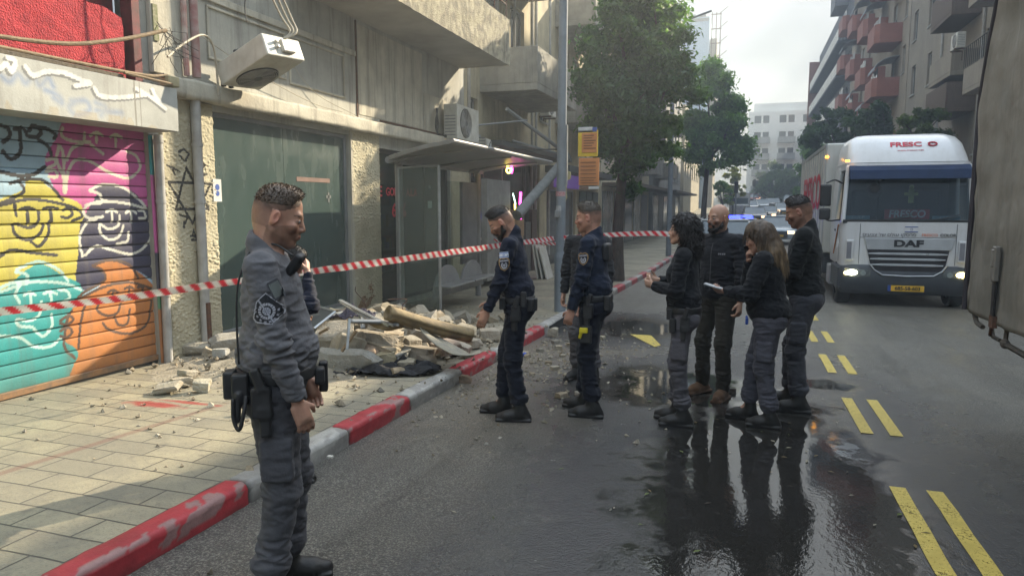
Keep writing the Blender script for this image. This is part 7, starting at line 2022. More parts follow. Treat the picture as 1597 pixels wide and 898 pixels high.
# ---- white delivery truck facing the camera
TY, TC = 15.0, 2.86; tg_ = zg(15.6)
tk = thing('truck', 'white delivery truck with lit headlights driving towards the camera', 'truck', (TC, TY, tg_))
def TP(u, v, Y=TY): q = on_y(u, v, Y); return (q[0], q[2])
# cab: stacked outlines (half width, front y, height) blended into a shell
Wc = 1.12
def cab_ring(z, hw, yf, yb, r=.16):
    pts = []
    for sx, cyy in ((-1, 1), (1, 1)):
        for k in range(6):
            a = R(90*k/5)
            if sx < 0: pts.append((TC-hw+r-r*math.cos(a), yf+r-r*math.sin(a)))
            else: pts.append((TC+hw-r+r*math.sin(a), yf+r-r*math.cos(a)))
    pts.append((TC+hw, yb)); pts.append((TC-hw, yb))
    return [(x, y, z) for x, y in pts]
def loft(rings, mats, name, parent, cap=True, **kw):
    n = len(rings[0]); vs = [p for r_ in rings for p in r_]; fs = [(i*n+k, i*n+(k+1) % n, (i+1)*n+(k+1) % n, (i+1)*n+k) for i in range(len(rings)-1) for k in range(n)]
    if cap: fs += [tuple(range(n))[::-1], tuple(range((len(rings)-1)*n, len(rings)*n))]
    mb = MB(); mb.add(vs, fs); return mb.build(name, mats, parent, **kw)
rings = [cab_ring(.52, Wc-.02, TY, TY+1.75), cab_ring(.80, Wc, TY-.01, TY+1.75), cab_ring(1.36, Wc, TY-.02, TY+1.75)]
cab = loft(rings, M_WP, 'cab', tk, smooth=True)
rings = [cab_ring(1.36, Wc, TY-.02, TY+1.75, .18), cab_ring(1.42, Wc-.005, TY+.0, TY+1.75, .18)]
# pillars and roof of the windscreen zone
def post(x0, x1, y0, y1, z0, z1, top_dx, top_dy, m=M_WP):
    mb = MB(); mb.add([(x0, y0, z0), (x1, y0, z0), (x1, y1, z0), (x0, y1, z0), (x0+top_dx, y0+top_dy, z1), (x1+top_dx, y0+top_dy, z1), (x1+top_dx, y1+top_dy*.4, z1), (x0+top_dx, y1+top_dy*.4, z1)], [(0, 1, 2, 3), (4, 5, 6, 7), (0, 1, 5, 4), (1, 2, 6, 5), (2, 3, 7, 6), (3, 0, 4, 7)])
    return mb.build('pillar', m, tk, bevel=.02)
post(TC-Wc, TC-Wc+.075, TY+.0, TY+.17, 1.34, 2.44, .06, .17); post(TC+Wc-.075, TC+Wc, TY+.0, TY+.17, 1.34, 2.44, -.06, .17)
post(TC-Wc, TC-Wc+.07, TY+1.0, TY+1.75, 1.34, 2.44, .05, .0); post(TC+Wc-.07, TC+Wc, TY+1.0, TY+1.75, 1.34, 2.44, -.05, .0)
rings = [cab_ring(2.36, Wc-.06, TY+.10, TY+1.75, .2), cab_ring(2.48, Wc-.06, TY+.12, TY+1.75, .2)]; loft(rings, M_WP, 'cab_roof', tk, smooth=True)
rings = [cab_ring(2.49, Wc-.07, TY+.16, TY+1.8, .25), cab_ring(2.62, Wc-.09, TY+.22, TY+1.85, .28), cab_ring(2.85, Wc-.13, TY+.42, TY+1.9, .30), cab_ring(2.99, Wc-.20, TY+.62, TY+1.9, .32), cab_ring(3.06, Wc-.32, TY+.85, TY+1.9, .3), cab_ring(3.075, Wc-.5, TY+1.1, TY+1.85, .2)]
sp_ = loft(rings, M_WP, 'roof_spoiler', tk, smooth=True)
# windscreen, visor, interior
mb = MB(); mb.add([(TC-Wc+.07, TY+.02, 1.38), (TC+Wc-.07, TY+.02, 1.38), (TC+Wc-.13, TY+.17, 2.36), (TC-Wc+.13, TY+.17, 2.36)], [(0, 1, 2, 3)]); o = mb.build('windscreen', M_SCR, tk, fix=False); s_ = o.modifiers.new('t', 'SOLIDIFY'); s_.thickness = .006
mb = MB(); mb.box(TC-Wc+.03, TC+Wc-.03, TY-.012, TY+.10, 1.335, 1.405); mb.build('screen_seal', M_BLACKM, tk, bevel=.01)
mb = MB(); mb.prism([(TY+.06, 2.22), (TY-.10, 2.16), (TY-.02, 2.34), (TY+.13, 2.44)], 'x', TC-Wc+.10, TC+Wc-.10); mb.build('sun_visor', M_VIS, tk, bevel=.012)
mb = MB(); mb.box(TC-Wc+.08, TC+Wc-.08, TY+1.55, TY+1.6, .9, 2.4); mb.box(TC-Wc+.08, TC+Wc-.08, TY+.25, TY+.75, 1.2, 1.36); mb.build('cab_interior', mat('cab_lining', (.09, .11, .12), rough=.9), tk)
for sx in (-.55, .55): 
    mb = MB(); mb.box(TC+sx-.25, TC+sx+.25, TY+1.1, TY+1.3, 1.0, 2.0); mb.build('seat', mat('seat_grey', (.06, .07, .08), rough=.9), tk, bevel=.05)
mb = MB(); mb.tube([(TC-.42, TY+.14, 2.22), (TC-.52, TY+.2, 1.98)], .03, 6); mb.sphere((TC-.55, TY+.15, 1.96), (.14, .05, .15)); mb.build('mirror_inside', M_BLACKM, tk, smooth=True)
mb = MB(); mb.box(TC+.05, TC+.14, TY+.20, TY+.23, 1.72, 1.98); mb.box(TC-.02, TC+.21, TY+.20, TY+.23, 1.86, 1.92); mb.sphere((TC+.095, TY+.215, 2.02), .045); mb.build('hanging_vest', mat('hi_vis', (.55, .60, .18), rough=.7), tk)
T_ = lambda x, z, y: face_matrix((x, y, z), (1, 0, 0), (0, 0, 1))
mred2 = mat('fresco_red', (.62, .03, .06), rough=.5)
# dashboard name plates behind the screen
mb = MB(); mb.box(TC-.36, TC+.40, TY+.10, TY+.115, 1.42, 1.60); q = mb.build('name_plate', mred2, tk); text_mesh('plate_lettering', 'FRESCO', .19, mat('plate_white', (.8, .8, .8), rough=.5), T_(TC+.02, 1.51, TY+.094), q, bold=.006, sx=.92, shear=.1)
for x, s_ in ((TC-.82, .42), (TC+.68, .46)):
    mb = MB(); mb.box(x-s_/2, x+s_/2, TY+.10, TY+.112, 1.41, 1.48); q = mb.build('name_plate', mat('pale_blue_plate', (.25, .45, .55), rough=.5), tk); text_mesh('plate_lettering', 'DAF', .07, mat('plate_ink', (.75, .8, .82), rough=.5), T_(x, 1.445, TY+.094), q, sx=1.8)
for x, s_ in ((TC-.55, 1), (TC+.25, 1)):
    mb = MB(); mb.tube([(x, TY-.035, 1.39), (x+.62, TY-.02, 1.46)], .010, 5); mb.tube([(x+.30, TY-.028, 1.425), (x+.68, TY-.012, 1.52)], .007, 5); mb.build('wiper', M_BLACKM, tk)
mb = MB()
for x in (TC-.78, TC+.84): mb.box(x-.004, x+.004, TY-.024, TY-.0195, .56, 1.33)
mb.box(TC-.78, TC+.84, TY-.024, TY-.0195, 1.065, 1.072); mb.build('panel_gap', M_BLACKM, cab)
mb = MB(); mb.box(TC-Wc-.003, TC-Wc+.001, TY+.16, TY+.168, .6, 1.36); mb.box(TC-Wc-.012, TC-Wc-.001, TY+.80, TY+.96, 1.16, 1.20); mb.build('door_gap', M_BLACKM, cab)
# roof lettering
Mroof = face_matrix((TC+.08, TY+.40, 2.80), (1, 0, 0), (0, .62, 1))
yy = lambda z: np.interp(z, [2.62, 2.85, 2.99], [TY+.22, TY+.42, TY+.62])
def on_spoiler(x, z): return face_matrix((x, float(yy(z))-.012, z), (1, 0, 0), (0, .95, 1.1))
text_mesh('lettering', 'FRESC', .16, mred2, on_spoiler(TC-.02, 2.83), sp_, bold=.005, sx=1.25)
mb = MB(); M = on_spoiler(TC+.43, 2.83); mb.tube([M @ Vector((.075*math.cos(a), .045*math.sin(a), .004)) for a in np.linspace(R(200), R(520), 20)], .014, 6); mb.tube([M @ Vector((-.075, .0, .004)), M @ Vector((-.035, .0, .004))], .012, 6); mb.build('lettering', mred2, sp_)
text_mesh('lettering', 'www.fresco.net', .05, mred2, on_spoiler(TC+.05, 2.715), sp_, sx=1.4)
# front panel lettering and flag
fl_ = MB(); fl_.box(TC-.02, TC+.20, TY-.034, TY-.031, 1.265, 1.28); fl_.box(TC-.02, TC+.20, TY-.034, TY-.031, 1.175, 1.19); fb = fl_.build('flag_stripes', m_bl, cab)
mb = MB(); mb.tube([(TC+.09+.022*math.cos(a), TY-.033, 1.228+.022*math.sin(a)) for a in np.linspace(0, 2*math.pi, 7)], .003, 4); mb.build('flag_star', m_bl, fb)
mb = MB(); mb.box(TC-.02, TC+.20, TY-.030, TY-.028, 1.17, 1.285); mb.build('flag_ground', M_WP, fb)
heb = 'פרסקו עולם של צבעים'[::-1]
text_mesh('lettering', heb, .085, mat('text_grey', (.10, .10, .11), rough=.6), T_(TC-.28, 1.12, TY-.032), cab, sx=1.15)
text_mesh('lettering', 'FRESCO', .075, mat('text_orange', (.70, .16, .06), rough=.6), T_(TC+.40, 1.12, TY-.032), cab, sx=1.0); text_mesh('lettering', 'COLOR', .075, mat('text_dark', (.06, .06, .06), rough=.6), T_(TC+.70, 1.12, TY-.032), cab, bold=.002)
# grille
x0, x1 = TC-.70, TC+.80
mb = MB(); mb.prism([(x0, 1.06), (x1+.02, 1.06), (x1-.03, .84), (x0+.05, .84)], 'y', TY-.05, TY+.01); gp_ = mb.build('grille_panel', M_CHR, tk, bevel=.008)
text_mesh('maker_lettering', 'DAF', .17, mat('badge_black', (.02, .02, .025), rough=.3), T_(TC+.05, .955, TY-.056), gp_, bold=.008, sx=1.55, depth=.006)
mb = MB(); mb.prism([(x0+.06, .84), (x1-.06, .84), (x1-.12, .50), (x1-.22, .33), (x0+.26, .33), (x0+.14, .50)], 'y', TY-.035, TY+.01); gl = mb.build('grille', mat('grille_black', (.02, .018, .022), rough=.6), tk)
mb = MB()
for k, z in enumerate((.765, .665, .555)):
    a_, b_ = x0+.08+.03*k, x1-.09-.03*k; mb.prism([(a_, z-.012), (a_+.18, z-.022), (b_-.18, z-.022), (b_, z-.012), (b_, z+.006), (b_-.18, z+.018), (a_+.18, z+.018), (a_, z+.006)], 'y', TY-.06, TY-.03)
mb.tube([(x0+.12, TY-.05, .56), (x0+.20, TY-.055, .45), (x0+.34, TY-.06, .36), (TC+.05, TY-.062, .345), (x1-.30, TY-.06, .36), (x1-.16, TY-.055, .45), (x1-.07, TY-.05, .60)], .016, 6)
mb.build('grille_bar', M_CHR, gl, bevel=.004)
text_mesh('model_number', 'LF', .045, M_BLACKM, T_(TC+.38, .765, TY-.064), gl)
# bumper, lamps, plate
rings = [cab_ring(-.02, Wc-.05, TY+.06, TY+.8, .18), cab_ring(.06, Wc-.01, TY-.02, TY+.8, .2), cab_ring(.30, Wc+.01, TY-.045, TY+.8, .2), cab_ring(.50, Wc+.005, TY-.03, TY+.8, .2), cab_ring(.545, Wc-.03, TY+.0, TY+.8, .2)]
bu = loft(rings, M_BUMP, 'bumper', tk, smooth=True)
for sx, cen_ in ((-1, TC-.80), (1, TC+.88)):
    mb = MB(); mb.prism([(cen_-.24, .33), (cen_+.22, .31), (cen_+.24, .44), (cen_-.22, .47)], 'y', TY-.075, TY-.03); hl = mb.build('headlight', M_LENS, bu, bevel=.01)
    k = sx*.09 if sx > 0 else -.09
    mb = MB(); mb.sphere((cen_+k, TY-.045, .39), (.10, .03, .055), 14); mb.build('lit_lamp', M_HEADW if sx < 0 else M_HEAD, hl, smooth='all')
    if sx < 0: mb = MB(); mb.sphere((cen_-.19, TY-.04, .38), (.04, .025, .035), 12); mb.build('lit_lamp', M_HEAD, hl, smooth='all')
    mb = MB(); mb.disc((cen_-k*1.2, TY-.05, .385), (0, -1, 0), .05, 16); mb.build('reflector', M_CHR, hl)
mb = MB(); mb.box(TC-.20, TC+.36, TY-.07, TY-.05, .055, .165); pl_ = mb.build('number_plate', mat('plate_yellow', (.80, .47, .03), rough=.5), bu, bevel=.004)
mb = MB(); mb.box(TC-.255, TC-.205, TY-.07, TY-.05, .055, .165); mb.build('plate_band', m_bl, pl_)
text_mesh('plate_number', '685-58-603', .095, M_BLACKM, T_(TC+.08, .11, TY-.072), pl_, bold=.003, sx=.98)
# door, side window, step, corner deflectors, mirrors
mb = MB(); mb.add([(TC-Wc-.004, TY+.22, 1.40), (TC-Wc-.004, TY+.98, 1.40), (TC-Wc+.05, TY+.98, 2.30), (TC-Wc+.05, TY+.36, 2.30)], [(0, 1, 2, 3)]); mb.build('door_window', M_SCR, tk, fix=False)
mb = MB(); mb.add([(TC+Wc+.004, TY+.22, 1.40), (TC+Wc+.004, TY+.98, 1.40), (TC+Wc-.05, TY+.98, 2.30), (TC+Wc-.05, TY+.36, 2.30)], [(0, 3, 2, 1)]); mb.build('door_window', M_SCR, tk, fix=False)
for sx in (-1, 1):
    x = TC+sx*(Wc-.17); mb = MB(); mb.box(x-.07, x+.07, TY-.06, TY-.01, .62, 1.02); mb.build('corner_deflector', M_WP, tk, bevel=.02, seg=2)
    mb = MB(); mb.box(x-.055, x+.03, TY-.062, TY-.055, .66, .98); mb.build('deflector_slot', mat('slot_grey', (.22, .22, .24), rough=.6), tk)
    xm_ = TC+sx*(Wc+.30)
    mb = MB(); mb.tube(spline([(TC+sx*Wc, TY+.15, 2.10), (TC+sx*(Wc+.15), TY+.0, 2.16), (xm_, TY-.02, 2.10)], 4), .016, 6); mb.tube(spline([(TC+sx*Wc, TY+.15, 1.40), (TC+sx*(Wc+.2), TY+.02, 1.38), (xm_, TY-.02, 1.42)], 4), .016, 6); ar = mb.build('mirror_arm', M_BLACKM, tk)
    for z0, z1 in ((1.66, 2.08), (1.40, 1.62)):
        mb = MB(); mb.box(xm_-.10, xm_+.10, TY-.05, TY+.07, z0, z1); mb.build('mirror', M_BLACKM, ar, bevel=.03, seg=2)
mb = MB(); mb.box(TC-Wc+.02, TC-Wc+.10, TY+.05, TY+.07, 2.50, 2.54); mb.build('marker_lamp', M_AMB, tk)
mb = MB(); mb.box(TC-.86, TC+.86, TY+.6, TY+9, .12, .42); mb.box(TC-Wc+.1, TC+Wc-.1, TY+.8, TY+1.7, .3, .55); mb.build('chassis', M_BLACKM, tk)
# cargo body
bw = 1.25; mb = MB(); mb.box(TC-bw, TC+bw, TY+2.05, TY+9.4, .62, 3.02); bo = mb.build('cargo_body', M_BOXW, tk, bevel=.03)
mb = MB()
for y in np.arange(TY+2.06, TY+9.4, .61): mb.box(TC-bw-.012, TC-bw, y, y+.04, .66, 2.98)
mb.box(TC-bw-.016, TC-bw, TY+2.05, TY+9.4, .62, .70); mb.box(TC-bw-.016, TC-bw, TY+2.05, TY+9.4, 2.94, 3.02); mb.build('body_rib', M_CHR, bo)
text_mesh('side_lettering', 'FRESCO', 1.15, mred2, face_matrix((TC-bw-.014, TY+5.4, 1.95), (0, -1, 0), (0, 0, 1)), bo, bold=.02, sx=1.25)
mb = MB(); mb.box(TC-bw-.02, TC-bw+.05, TY+2.04, TY+2.06, 2.70, 2.75); mb.build('marker_lamp', M_AMB, bo)
for y in (TY+.55, TY+6.6):
    for sx in (-1, 1): wheel(tk, (TC+sx*.98, y, tg_+.42), .42, .26)
mb = MB(); mb.box(TC-Wc-.01, TC-Wc+.10, TY+.05, TY+1.25, .06, .50); mb.box(TC-bw+.05, TC-bw+.25, TY+2.3, TY+5.2, .15, .55); mb.build('side_skirt', M_BUMP, tk, bevel=.03)
mb = MB(); mb.box(TC-Wc-.02, TC-Wc+.22, TY+1.45, TY+1.95, .0, .42); mb.build('step_box', M_CHR, tk, bevel=.02)
mb = MB(); mb.tube([(TC-Wc-.012, TY+.30, 1.30), (TC-Wc-.012, TY+.9, .7)], .012, 5); mb.build('side_stripe', mat('orange_stripe', (.6, .2, .05), rough=.5), cab)

# ---- curtain-sided truck on the right edge
CXx, CY1, CY0 = 1.66, 6.42, -3.0
ct = thing('truck', 'grey-brown curtain-sided truck body cutting in at the right edge', 'truck', (3.1, 1.5, 0))
M_TARP = mat('dirty_tarpaulin', (.26, .24, .205), (.18, .17, .145), rough=.75, scale=2.2, streak=(.07, .065, .055), streak_amt=.55, bump=.5, bscale=9, bdist=.02)
A, B = np.meshgrid(np.arange(CY0, CY1+.01, .03), np.linspace(.86, 3.9, 90), indexing='ij')
f = np.stack([A.ravel()*1.0, A.ravel()*.0, B.ravel()*.35], 1); n_ = vnoise(f, 5, 2, 3).reshape(A.shape)
edge = np.clip((CY1-A)/.16, 0, 1); P = np.stack([CXx+.05*n_+.018*vnoise(np.stack([A.ravel()*.5+B.ravel()*.5, A.ravel()*0, B.ravel()*.7-A.ravel()*.4], 1), 11, 6, 3).reshape(A.shape)+(1-np.sqrt(np.clip(1-(1-edge)**2, 0, 1)))*.08, A-.62*np.clip((B-2.4)/1.5, 0, 1)**1.3*np.clip((A-4.5)/1.9, 0, 1)+.05*n_*(1-edge), B], -1)
tc_ = grid_mesh('curtain', P, None, M_TARP, ct); s_ = tc_.modifiers.new('t', 'SOLIDIFY'); s_.thickness = .01; s_.offset = 0
mb = MB()
pth = [(CXx+.06, CY1-.02-.62*max(0, (z-2.4)/1.5)**1.3, z) for z in np.linspace(.87, 3.9, 22)]
mb.tube(pth, [.05+.012*math.sin(k*1.7) for k in range(22)], 10); mb.tube([(p[0]-.04, p[1]-.11, p[2]) for p in pth], [.020+.008*math.sin(k*2.3) for k in range(22)], 8)
mb.build('rolled_edge', M_TARP, ct, smooth='all')
mb = MB(); mb.tube([(p[0]-.068, p[1]-.075, p[2]) for p in pth], .020, 8); mb.build('edge_piping', mat('tarp_piping', (.045, .04, .05), rough=.7), tc_)
mb = MB(); mb.box(CXx+.09, 4.2, CY0, CY1-.75, .85, 3.85); mb.build('cargo_core', mat('trailer_inside', (.08, .08, .075), rough=.9), ct)
mb = MB(); mb.box(CXx+.05, 4.2, CY0, CY1-.06, .84, .90); mb.box(CXx+.02, 4.2, CY0, CY1-.66, 3.88, 4.0); mb.build('side_rail', mat('rail_dark', (.03, .03, .03), (.09, .07, .05), rough=.7, scale=12), ct, bevel=.01)
for y in (5.62, 4.8, 4.0, 3.2):
    mb = MB(); mb.box(CXx-.030, CXx-.012, y-.028, y+.028, .92, 1.20); st_ = mb.build('strap', M_BLACKM, ct, bevel=.004)
    mb = MB(); mb.box(CXx-.045, CXx-.010, y-.035, y+.035, 1.16, 1.40); mb.box(CXx-.055, CXx-.03, y-.02, y+.02, 1.26, 1.38); mb.build('buckle', mat('buckle_steel', (.25, .24, .22), rough=.5, metal=.4), st_, bevel=.006)
    mb = MB(); mb.box(CXx-.03, CXx+.0, y-.04, y+.04, .84, .92); mb.tube([(CXx-.02, y, .86), (CXx-.0, y+.09, .77)], .012, 6); mb.build('hook', M_RUST, st_)
mb = MB(); mb.tube([(CXx+.05, 6.3, .86), (CXx+.02, 6.1, .80), (CXx+.02, 5.95, .79)], .018, 6); mb.tube([(CXx+.05, 5.9, .86), (CXx+.02, 5.72, .76), (CXx+.03, 5.6, .755)], .014, 6); mb.sphere((CXx+.03, 5.50, .75), (.03, .05, .035)); mb.tube([(CXx+.03, 5.50, .75), (CXx+.1, 4.9, .70)], .02, 6); mb.tube([(CXx+.05, 5.55, .86), (CXx+.03, 5.50, .75)], .014, 6)
mb.build('underframe', mat('underframe', (.045, .045, .04), (.10, .08, .06), rough=.8, scale=20), ct)
for y in (1.6, .4, -1.2):
    for x in (2.0, 3.9): wheel(ct, (x, y, .50), .50, .30)

# ---- cars
def car(name, label, cat, loc, rz, paint, Lh=2.15, Wd=.88, Hh=1.45, suv=False, group=None, lights=False):
    t = thing(name, label, cat, (0, 0, 0), 0, group)
    zs = .30 if not suv else .36; sh_ = Hh*.62
    prof = [(-Lh, zs), (-Lh-.02, zs+.25), (-Lh+.05, sh_-.12), (-Lh+.45, sh_), (-Lh+1.05, sh_+.02), (Lh-.55 if not suv else Lh-.1, sh_+.05), (Lh-.02, sh_-.05), (Lh, zs+.2), (Lh-.03, zs)]
    def sidecurve(w): return [(-w, y, z) for y, z in prof]
    rings = [[(x*Wd, y, zs+(z-zs)*(1 if abs(x) < 1 else .97)) for y, z in prof] for x in (-1, -.93, -.3, .3, .93, 1)]
    n = len(prof); vs = [p for r_ in rings for p in r_]; fs = [(i*n+k, i*n+(k+1) % n, (i+1)*n+(k+1) % n, (i+1)*n+k) for i in range(5) for k in range(n)]+[tuple(range(n)), tuple(range(5*n, 6*n))[::-1]]
    mb = MB(); mb.add(vs, fs); mb.build('body', paint, t, bevel=.05, smooth=True, seg=2)
    yf, yfr, ybr, yb = (-Lh+1.0, -Lh+1.75, Lh-1.0, Lh-.35) if not suv else (-Lh+1.05, -Lh+1.7, Lh-.45, Lh-.12)
    wt, wb_ = Wd*.78, Wd*.94
    cv = [(-wb_, yf, sh_), (wb_, yf, sh_), (wb_, yb, sh_), (-wb_, yb, sh_), (-wt, yfr, Hh-.03), (wt, yfr, Hh-.03), (wt, ybr, Hh-.03), (-wt, ybr, Hh-.03)]
    mb = MB(); mb.add(cv, [(0, 1, 5, 4), (1, 2, 6, 5), (2, 3, 7, 6), (3, 0, 4, 7)]); mb.build('glass', M_CARGL, t)
    mb = MB(); mb.box(-wt-.02, wt+.02, yfr-.05, ybr+.05, Hh-.05, Hh); 
    for a, b in ((0, 4), (1, 5), (2, 6), (3, 7)): mb.tube([cv[a], cv[b]], .035, 6)
    mb.build('roof', paint, t, bevel=.02)
    for sx in (-1, 1):
        for y in (-Lh+.80, Lh-.80): wheel(t, (sx*(Wd-.10), y, .32), .32, .20)
        mb = MB(); mb.box(sx*(Wd-.30)-.17, sx*(Wd-.30)+.17, -Lh-.035, -Lh+.06, sh_-.32, sh_-.17); mb.build('headlight', M_HEADL if lights else M_LENSO, t, bevel=.02)
        mb = MB(); mb.box(sx*(Wd+.02)-.02, sx*(Wd+.12)+.02, yf+.15, yf+.25, sh_, sh_+.12); mb.build('mirror', paint, t, bevel=.02)
    mb = MB(); mb.box(-Wd*.5, Wd*.5, -Lh-.04, -Lh+.02, zs+.08, sh_-.20); mb.build('grille', M_BLACKM, t)
    mb = MB(); mb.box(-.26, .26, -Lh-.055, -Lh-.04, zs+.13, zs+.24); mb.build('number_plate', mat_plate, t)
    t.location = loc; t.rotation_euler = (0, 0, rz)
    return t
mat_plate = mat('car_plate', (.75, .46, .04), rough=.5); M_CARGL = mat('car_glass', (.05, .08, .10), rough=.06, spec=.9)
M_HEADL = mat_emit('car_light', (1, .62, .35), 1.5); M_LENSO = mat('lens_off', (.45, .47, .5), rough=.15)
P_SIL = mat('silver_blue_paint', (.30, .36, .42), rough=.25, coat=.5, metal=.3); P_WHT = mat('car_white', (.62, .63, .64), rough=.25, coat=.5); P_DRK = mat('car_dark', (.03, .035, .045), rough=.2, coat=.6); P_BEI = mat('car_beige', (.36, .33, .27), rough=.3, coat=.4)
P_RED = mat('car_red', (.35, .03, .03), rough=.25, coat=.5)
def cpos(u, v, Y): p = on_y(u, v, Y); return (p[0], Y, zg(Y))
c1 = car('police_car', 'white police car with roof rails stopped behind the bald man', 'police car', cpos(1128, 380, 24), R(4), P_WHT, 2.2, .92, 1.62, True)
mb = MB(); mb.tube([(-.62, -.3, 1.66), (-.62, 1.6, 1.66)], .02, 6); mb.tube([(.62, -.3, 1.66), (.62, 1.6, 1.66)], .02, 6); o = mb.build('roof_rail', M_BLACKM, None); o.parent = c1
c2 = car('police_car', 'second police car with lit blue roof lights behind the first', 'police car', cpos(1152, 380, 33), R(2), P_WHT, 2.1, .88, 1.5)
mb = MB(); mb.box(-.55, .55, -.1, .12, 1.5, 1.62); o = mb.build('light_bar', mat_emit('police_blue', (.02, .03, 1), 5), None, bevel=.03); o.parent = c2
c3 = car('parked_car', 'silver-blue car with a lit lamp between the fair-haired woman and the tall man', 'car', cpos(1213, 372, 41), R(-2), P_SIL, 2.15, .9, 1.46, lights=True)
vn = thing('van', 'white box van beyond the police cars', 'van', cpos(1152, 350, 74)); vx, vy, vz = cpos(1152, 350, 74)
mb = MB(); mb.box(vx-1.0, vx+1.0, vy, vy+4, vz+.5, vz+2.5); mb.build('body', P_WHT, vn, bevel=.08); mb = MB(); mb.box(vx-.80, vx+.80, vy-.03, vy+.02, vz+1.35, vz+1.9); mb.build('windscreen', M_CARGL, vn); mb = MB(); mb.box(vx-.95, vx+.95, vy-.9, vy-.0, vz+.35, vz+1.25); mb.build('bonnet', P_WHT, vn, bevel=.08)
for sx in (-.85, .85): wheel(vn, (vx+sx, vy+.2, vz+.34), .34, .2); wheel(vn, (vx+sx, vy+3.2, vz+.34), .34, .2)
far = [(1176, 62, P_DRK, 'dark car far down the street behind the fair-haired woman'), (1196, 66, P_BEI, 'beige car directly behind the silver-blue car'), (1168, 80, P_WHT, 'white car beyond the white box van'), (1186, 84, P_SIL, 'silver car in the middle of the far traffic'),
       (1204, 88, P_DRK, 'dark car right of the silver far car'), (1222, 74, P_WHT, 'white car on the right side of the far street'), (1172, 104, P_RED, 'small red car at the far crest of the road'), (1190, 108, P_WHT, 'small white car at the far crest of the road'), (1212, 112, P_BEI, 'small beige car at the right of the far crest'), (1232, 98, P_SIL, 'silver car parked far off on the right')]
for i, (u, Y, m_, lb) in enumerate(far):
    x = on_y(u, 330, Y)[0]
    o = copy_tree(c3, (x, Y, zg(Y)), R(random.Random(i).uniform(-4, 4)), label=lb); o.name = 'distant_car'; o['category'] = 'car'; o['group'] = 'cars in the distant traffic'
    for ch in children(o):
        if ch.name.startswith(('body', 'roof', 'mirror')):
            ch.data = ch.data.copy(); ch.data.materials[0] = m_
c3['group'] = 'cars in the distant traffic'
# two traffic signals
for u, Y, lb in ((1148, 60, 'signal pole with a dark signal head on the left pavement'), (1176, 96, 'small far signal on the left of the road')):
    p = on_y(u, 300, Y); s_ = thing('traffic_light', lb, 'traffic light', (p[0], Y, zg(Y))); mb = MB(); mb.tube([(p[0], Y, zg(Y)), (p[0], Y, zg(Y)+3.4)], .06, 8); mb.build('pole', M_POLE, s_); mb = MB(); mb.box(p[0]-.16, p[0]+.16, Y-.2, Y-.02, zg(Y)+2.6, zg(Y)+3.5); mb.build('signal_head', M_BLACKM, s_, bevel=.03)

# ------------------------------------------------------------------ the hazy air
m_h = bpy.data.materials.new('haze_air'); m_h.use_nodes = True; nt_ = m_h.node_tree; nt_.nodes.clear()
ho = nt_.nodes.new('ShaderNodeOutputMaterial'); hv = nt_.nodes.new('ShaderNodeVolumePrincipled'); nt_.links.new(hv.outputs[0], ho.inputs['Volume'])
hv.inputs['Color'].default_value = (.80, .88, .94, 1); hv.inputs['Density'].default_value = .0045; hv.inputs['Anisotropy'].default_value = .35
mb = MB(); mb.box(-40, 45, -25, 190, -2.6, 32); hz = mb.build('haze', m_h); hz['kind'] = 'stuff'; hz['label'] = 'thin bluish haze filling the street'
# ------------------------------------------------------------------ the nine people
GREY_S, GREY_P = (.135, .134, .142), (.078, .078, .086)
NAVY = (.010, .013, .026)
BLK = (.008, .009, .012)

# man in grey uniform, nearest
p = person('bearded man in grey uniform closest to the camera, hand in pocket, microphone on shoulder', (-1.87, 2.47, 0), R(-60), H=1.785,
    lean=R(-1), head=(R(19), R(0), 0), feet=((.10, -.05, 14), (-.10, .0, 8)), hands=((.185, .095, .895), (-.20, .10, .90)),
    poles=((.6, -.8, -.1), (-.6, -1, 0)), fist=(.35, .5), palm=((-.6, -.3, 0), None), wide=1.08, belly=.024, shirt=GREY_S, pants=GREY_P, skin=(.47, .27, .19),
    hair='fade', haircol=(.120, .082, .055), beard=.9, beardcol=(.10, .055, .03), res=.0045, pants_fit=1.04)
FRONT = p
sh, elb = p['sho'][0], p['el'][0]
c = sh*.42+elb*.58
decal(p, 'sleeve_patch', p['jgrid'], c+v3(.16, .005, .015), (-1, 0.05, 0), (0, .05, 1), .125, .125, paint_tri)
def _sf(A, B):
    C = np.full(A.shape+(3,), (.16, .18, .17)); C[np.abs(A) > .42] = (.07, .07, .08); C[np.abs(B) > .38] = (.07, .07, .08)
    return C, np.ones(A.shape, bool)
decal(p, 'sleeve_flag', p['jgrid'], c+v3(.16, .055, .085), (-1, -.15, 0), (0, -.45, 1), .045, .075, _sf, off=.006)
# radio microphone on the chest side of the shoulder with its cord
rc = p['tt']((.085, .105, 1.425))
rr_ = rotm(R(-38), R(8), R(-20))
def _mic(Q):
    for k in range(6): Q.box(rc+rr_ @ v3(0, .017, .035-.012*k), (.020, .004, .0030), .002, .002, rot=rr_)
gear_box(p, 'shoulder_microphone', rc, (.028, .017, .052), rr_, hh=.0035, more=_mic, rnd_=.012)
m = MB(); m.tube(spline([tuple(p['tt'](q)) for q in ((.10, .10, 1.46), (.06, .03, 1.505), (.04, -.05, 1.495), (.08, -.085, 1.44), (.10, -.115, 1.34), (.11, -.125, 1.2), (.12, -.125, 1.04))], 6), .0045, 6)
o = m.build('microphone_cord', M_GEAR, None, smooth='all'); o.parent = p['root']
holster(p, 1, -.035, .87)
gear_box(p, 'pouch', v3(.10, -.165, .955), (.04, .022, .055))
gear_box(p, 'pouch', v3(.165, -.115, .95), (.026, .032, .06), more=lambda Q: Q.cone(v3(.19, -.12, .93), v3(.19, -.13, .83), .014, .012, .01))
gear_box(p, 'pouch', v3(.02, .175, .955), (.03, .02, .035))
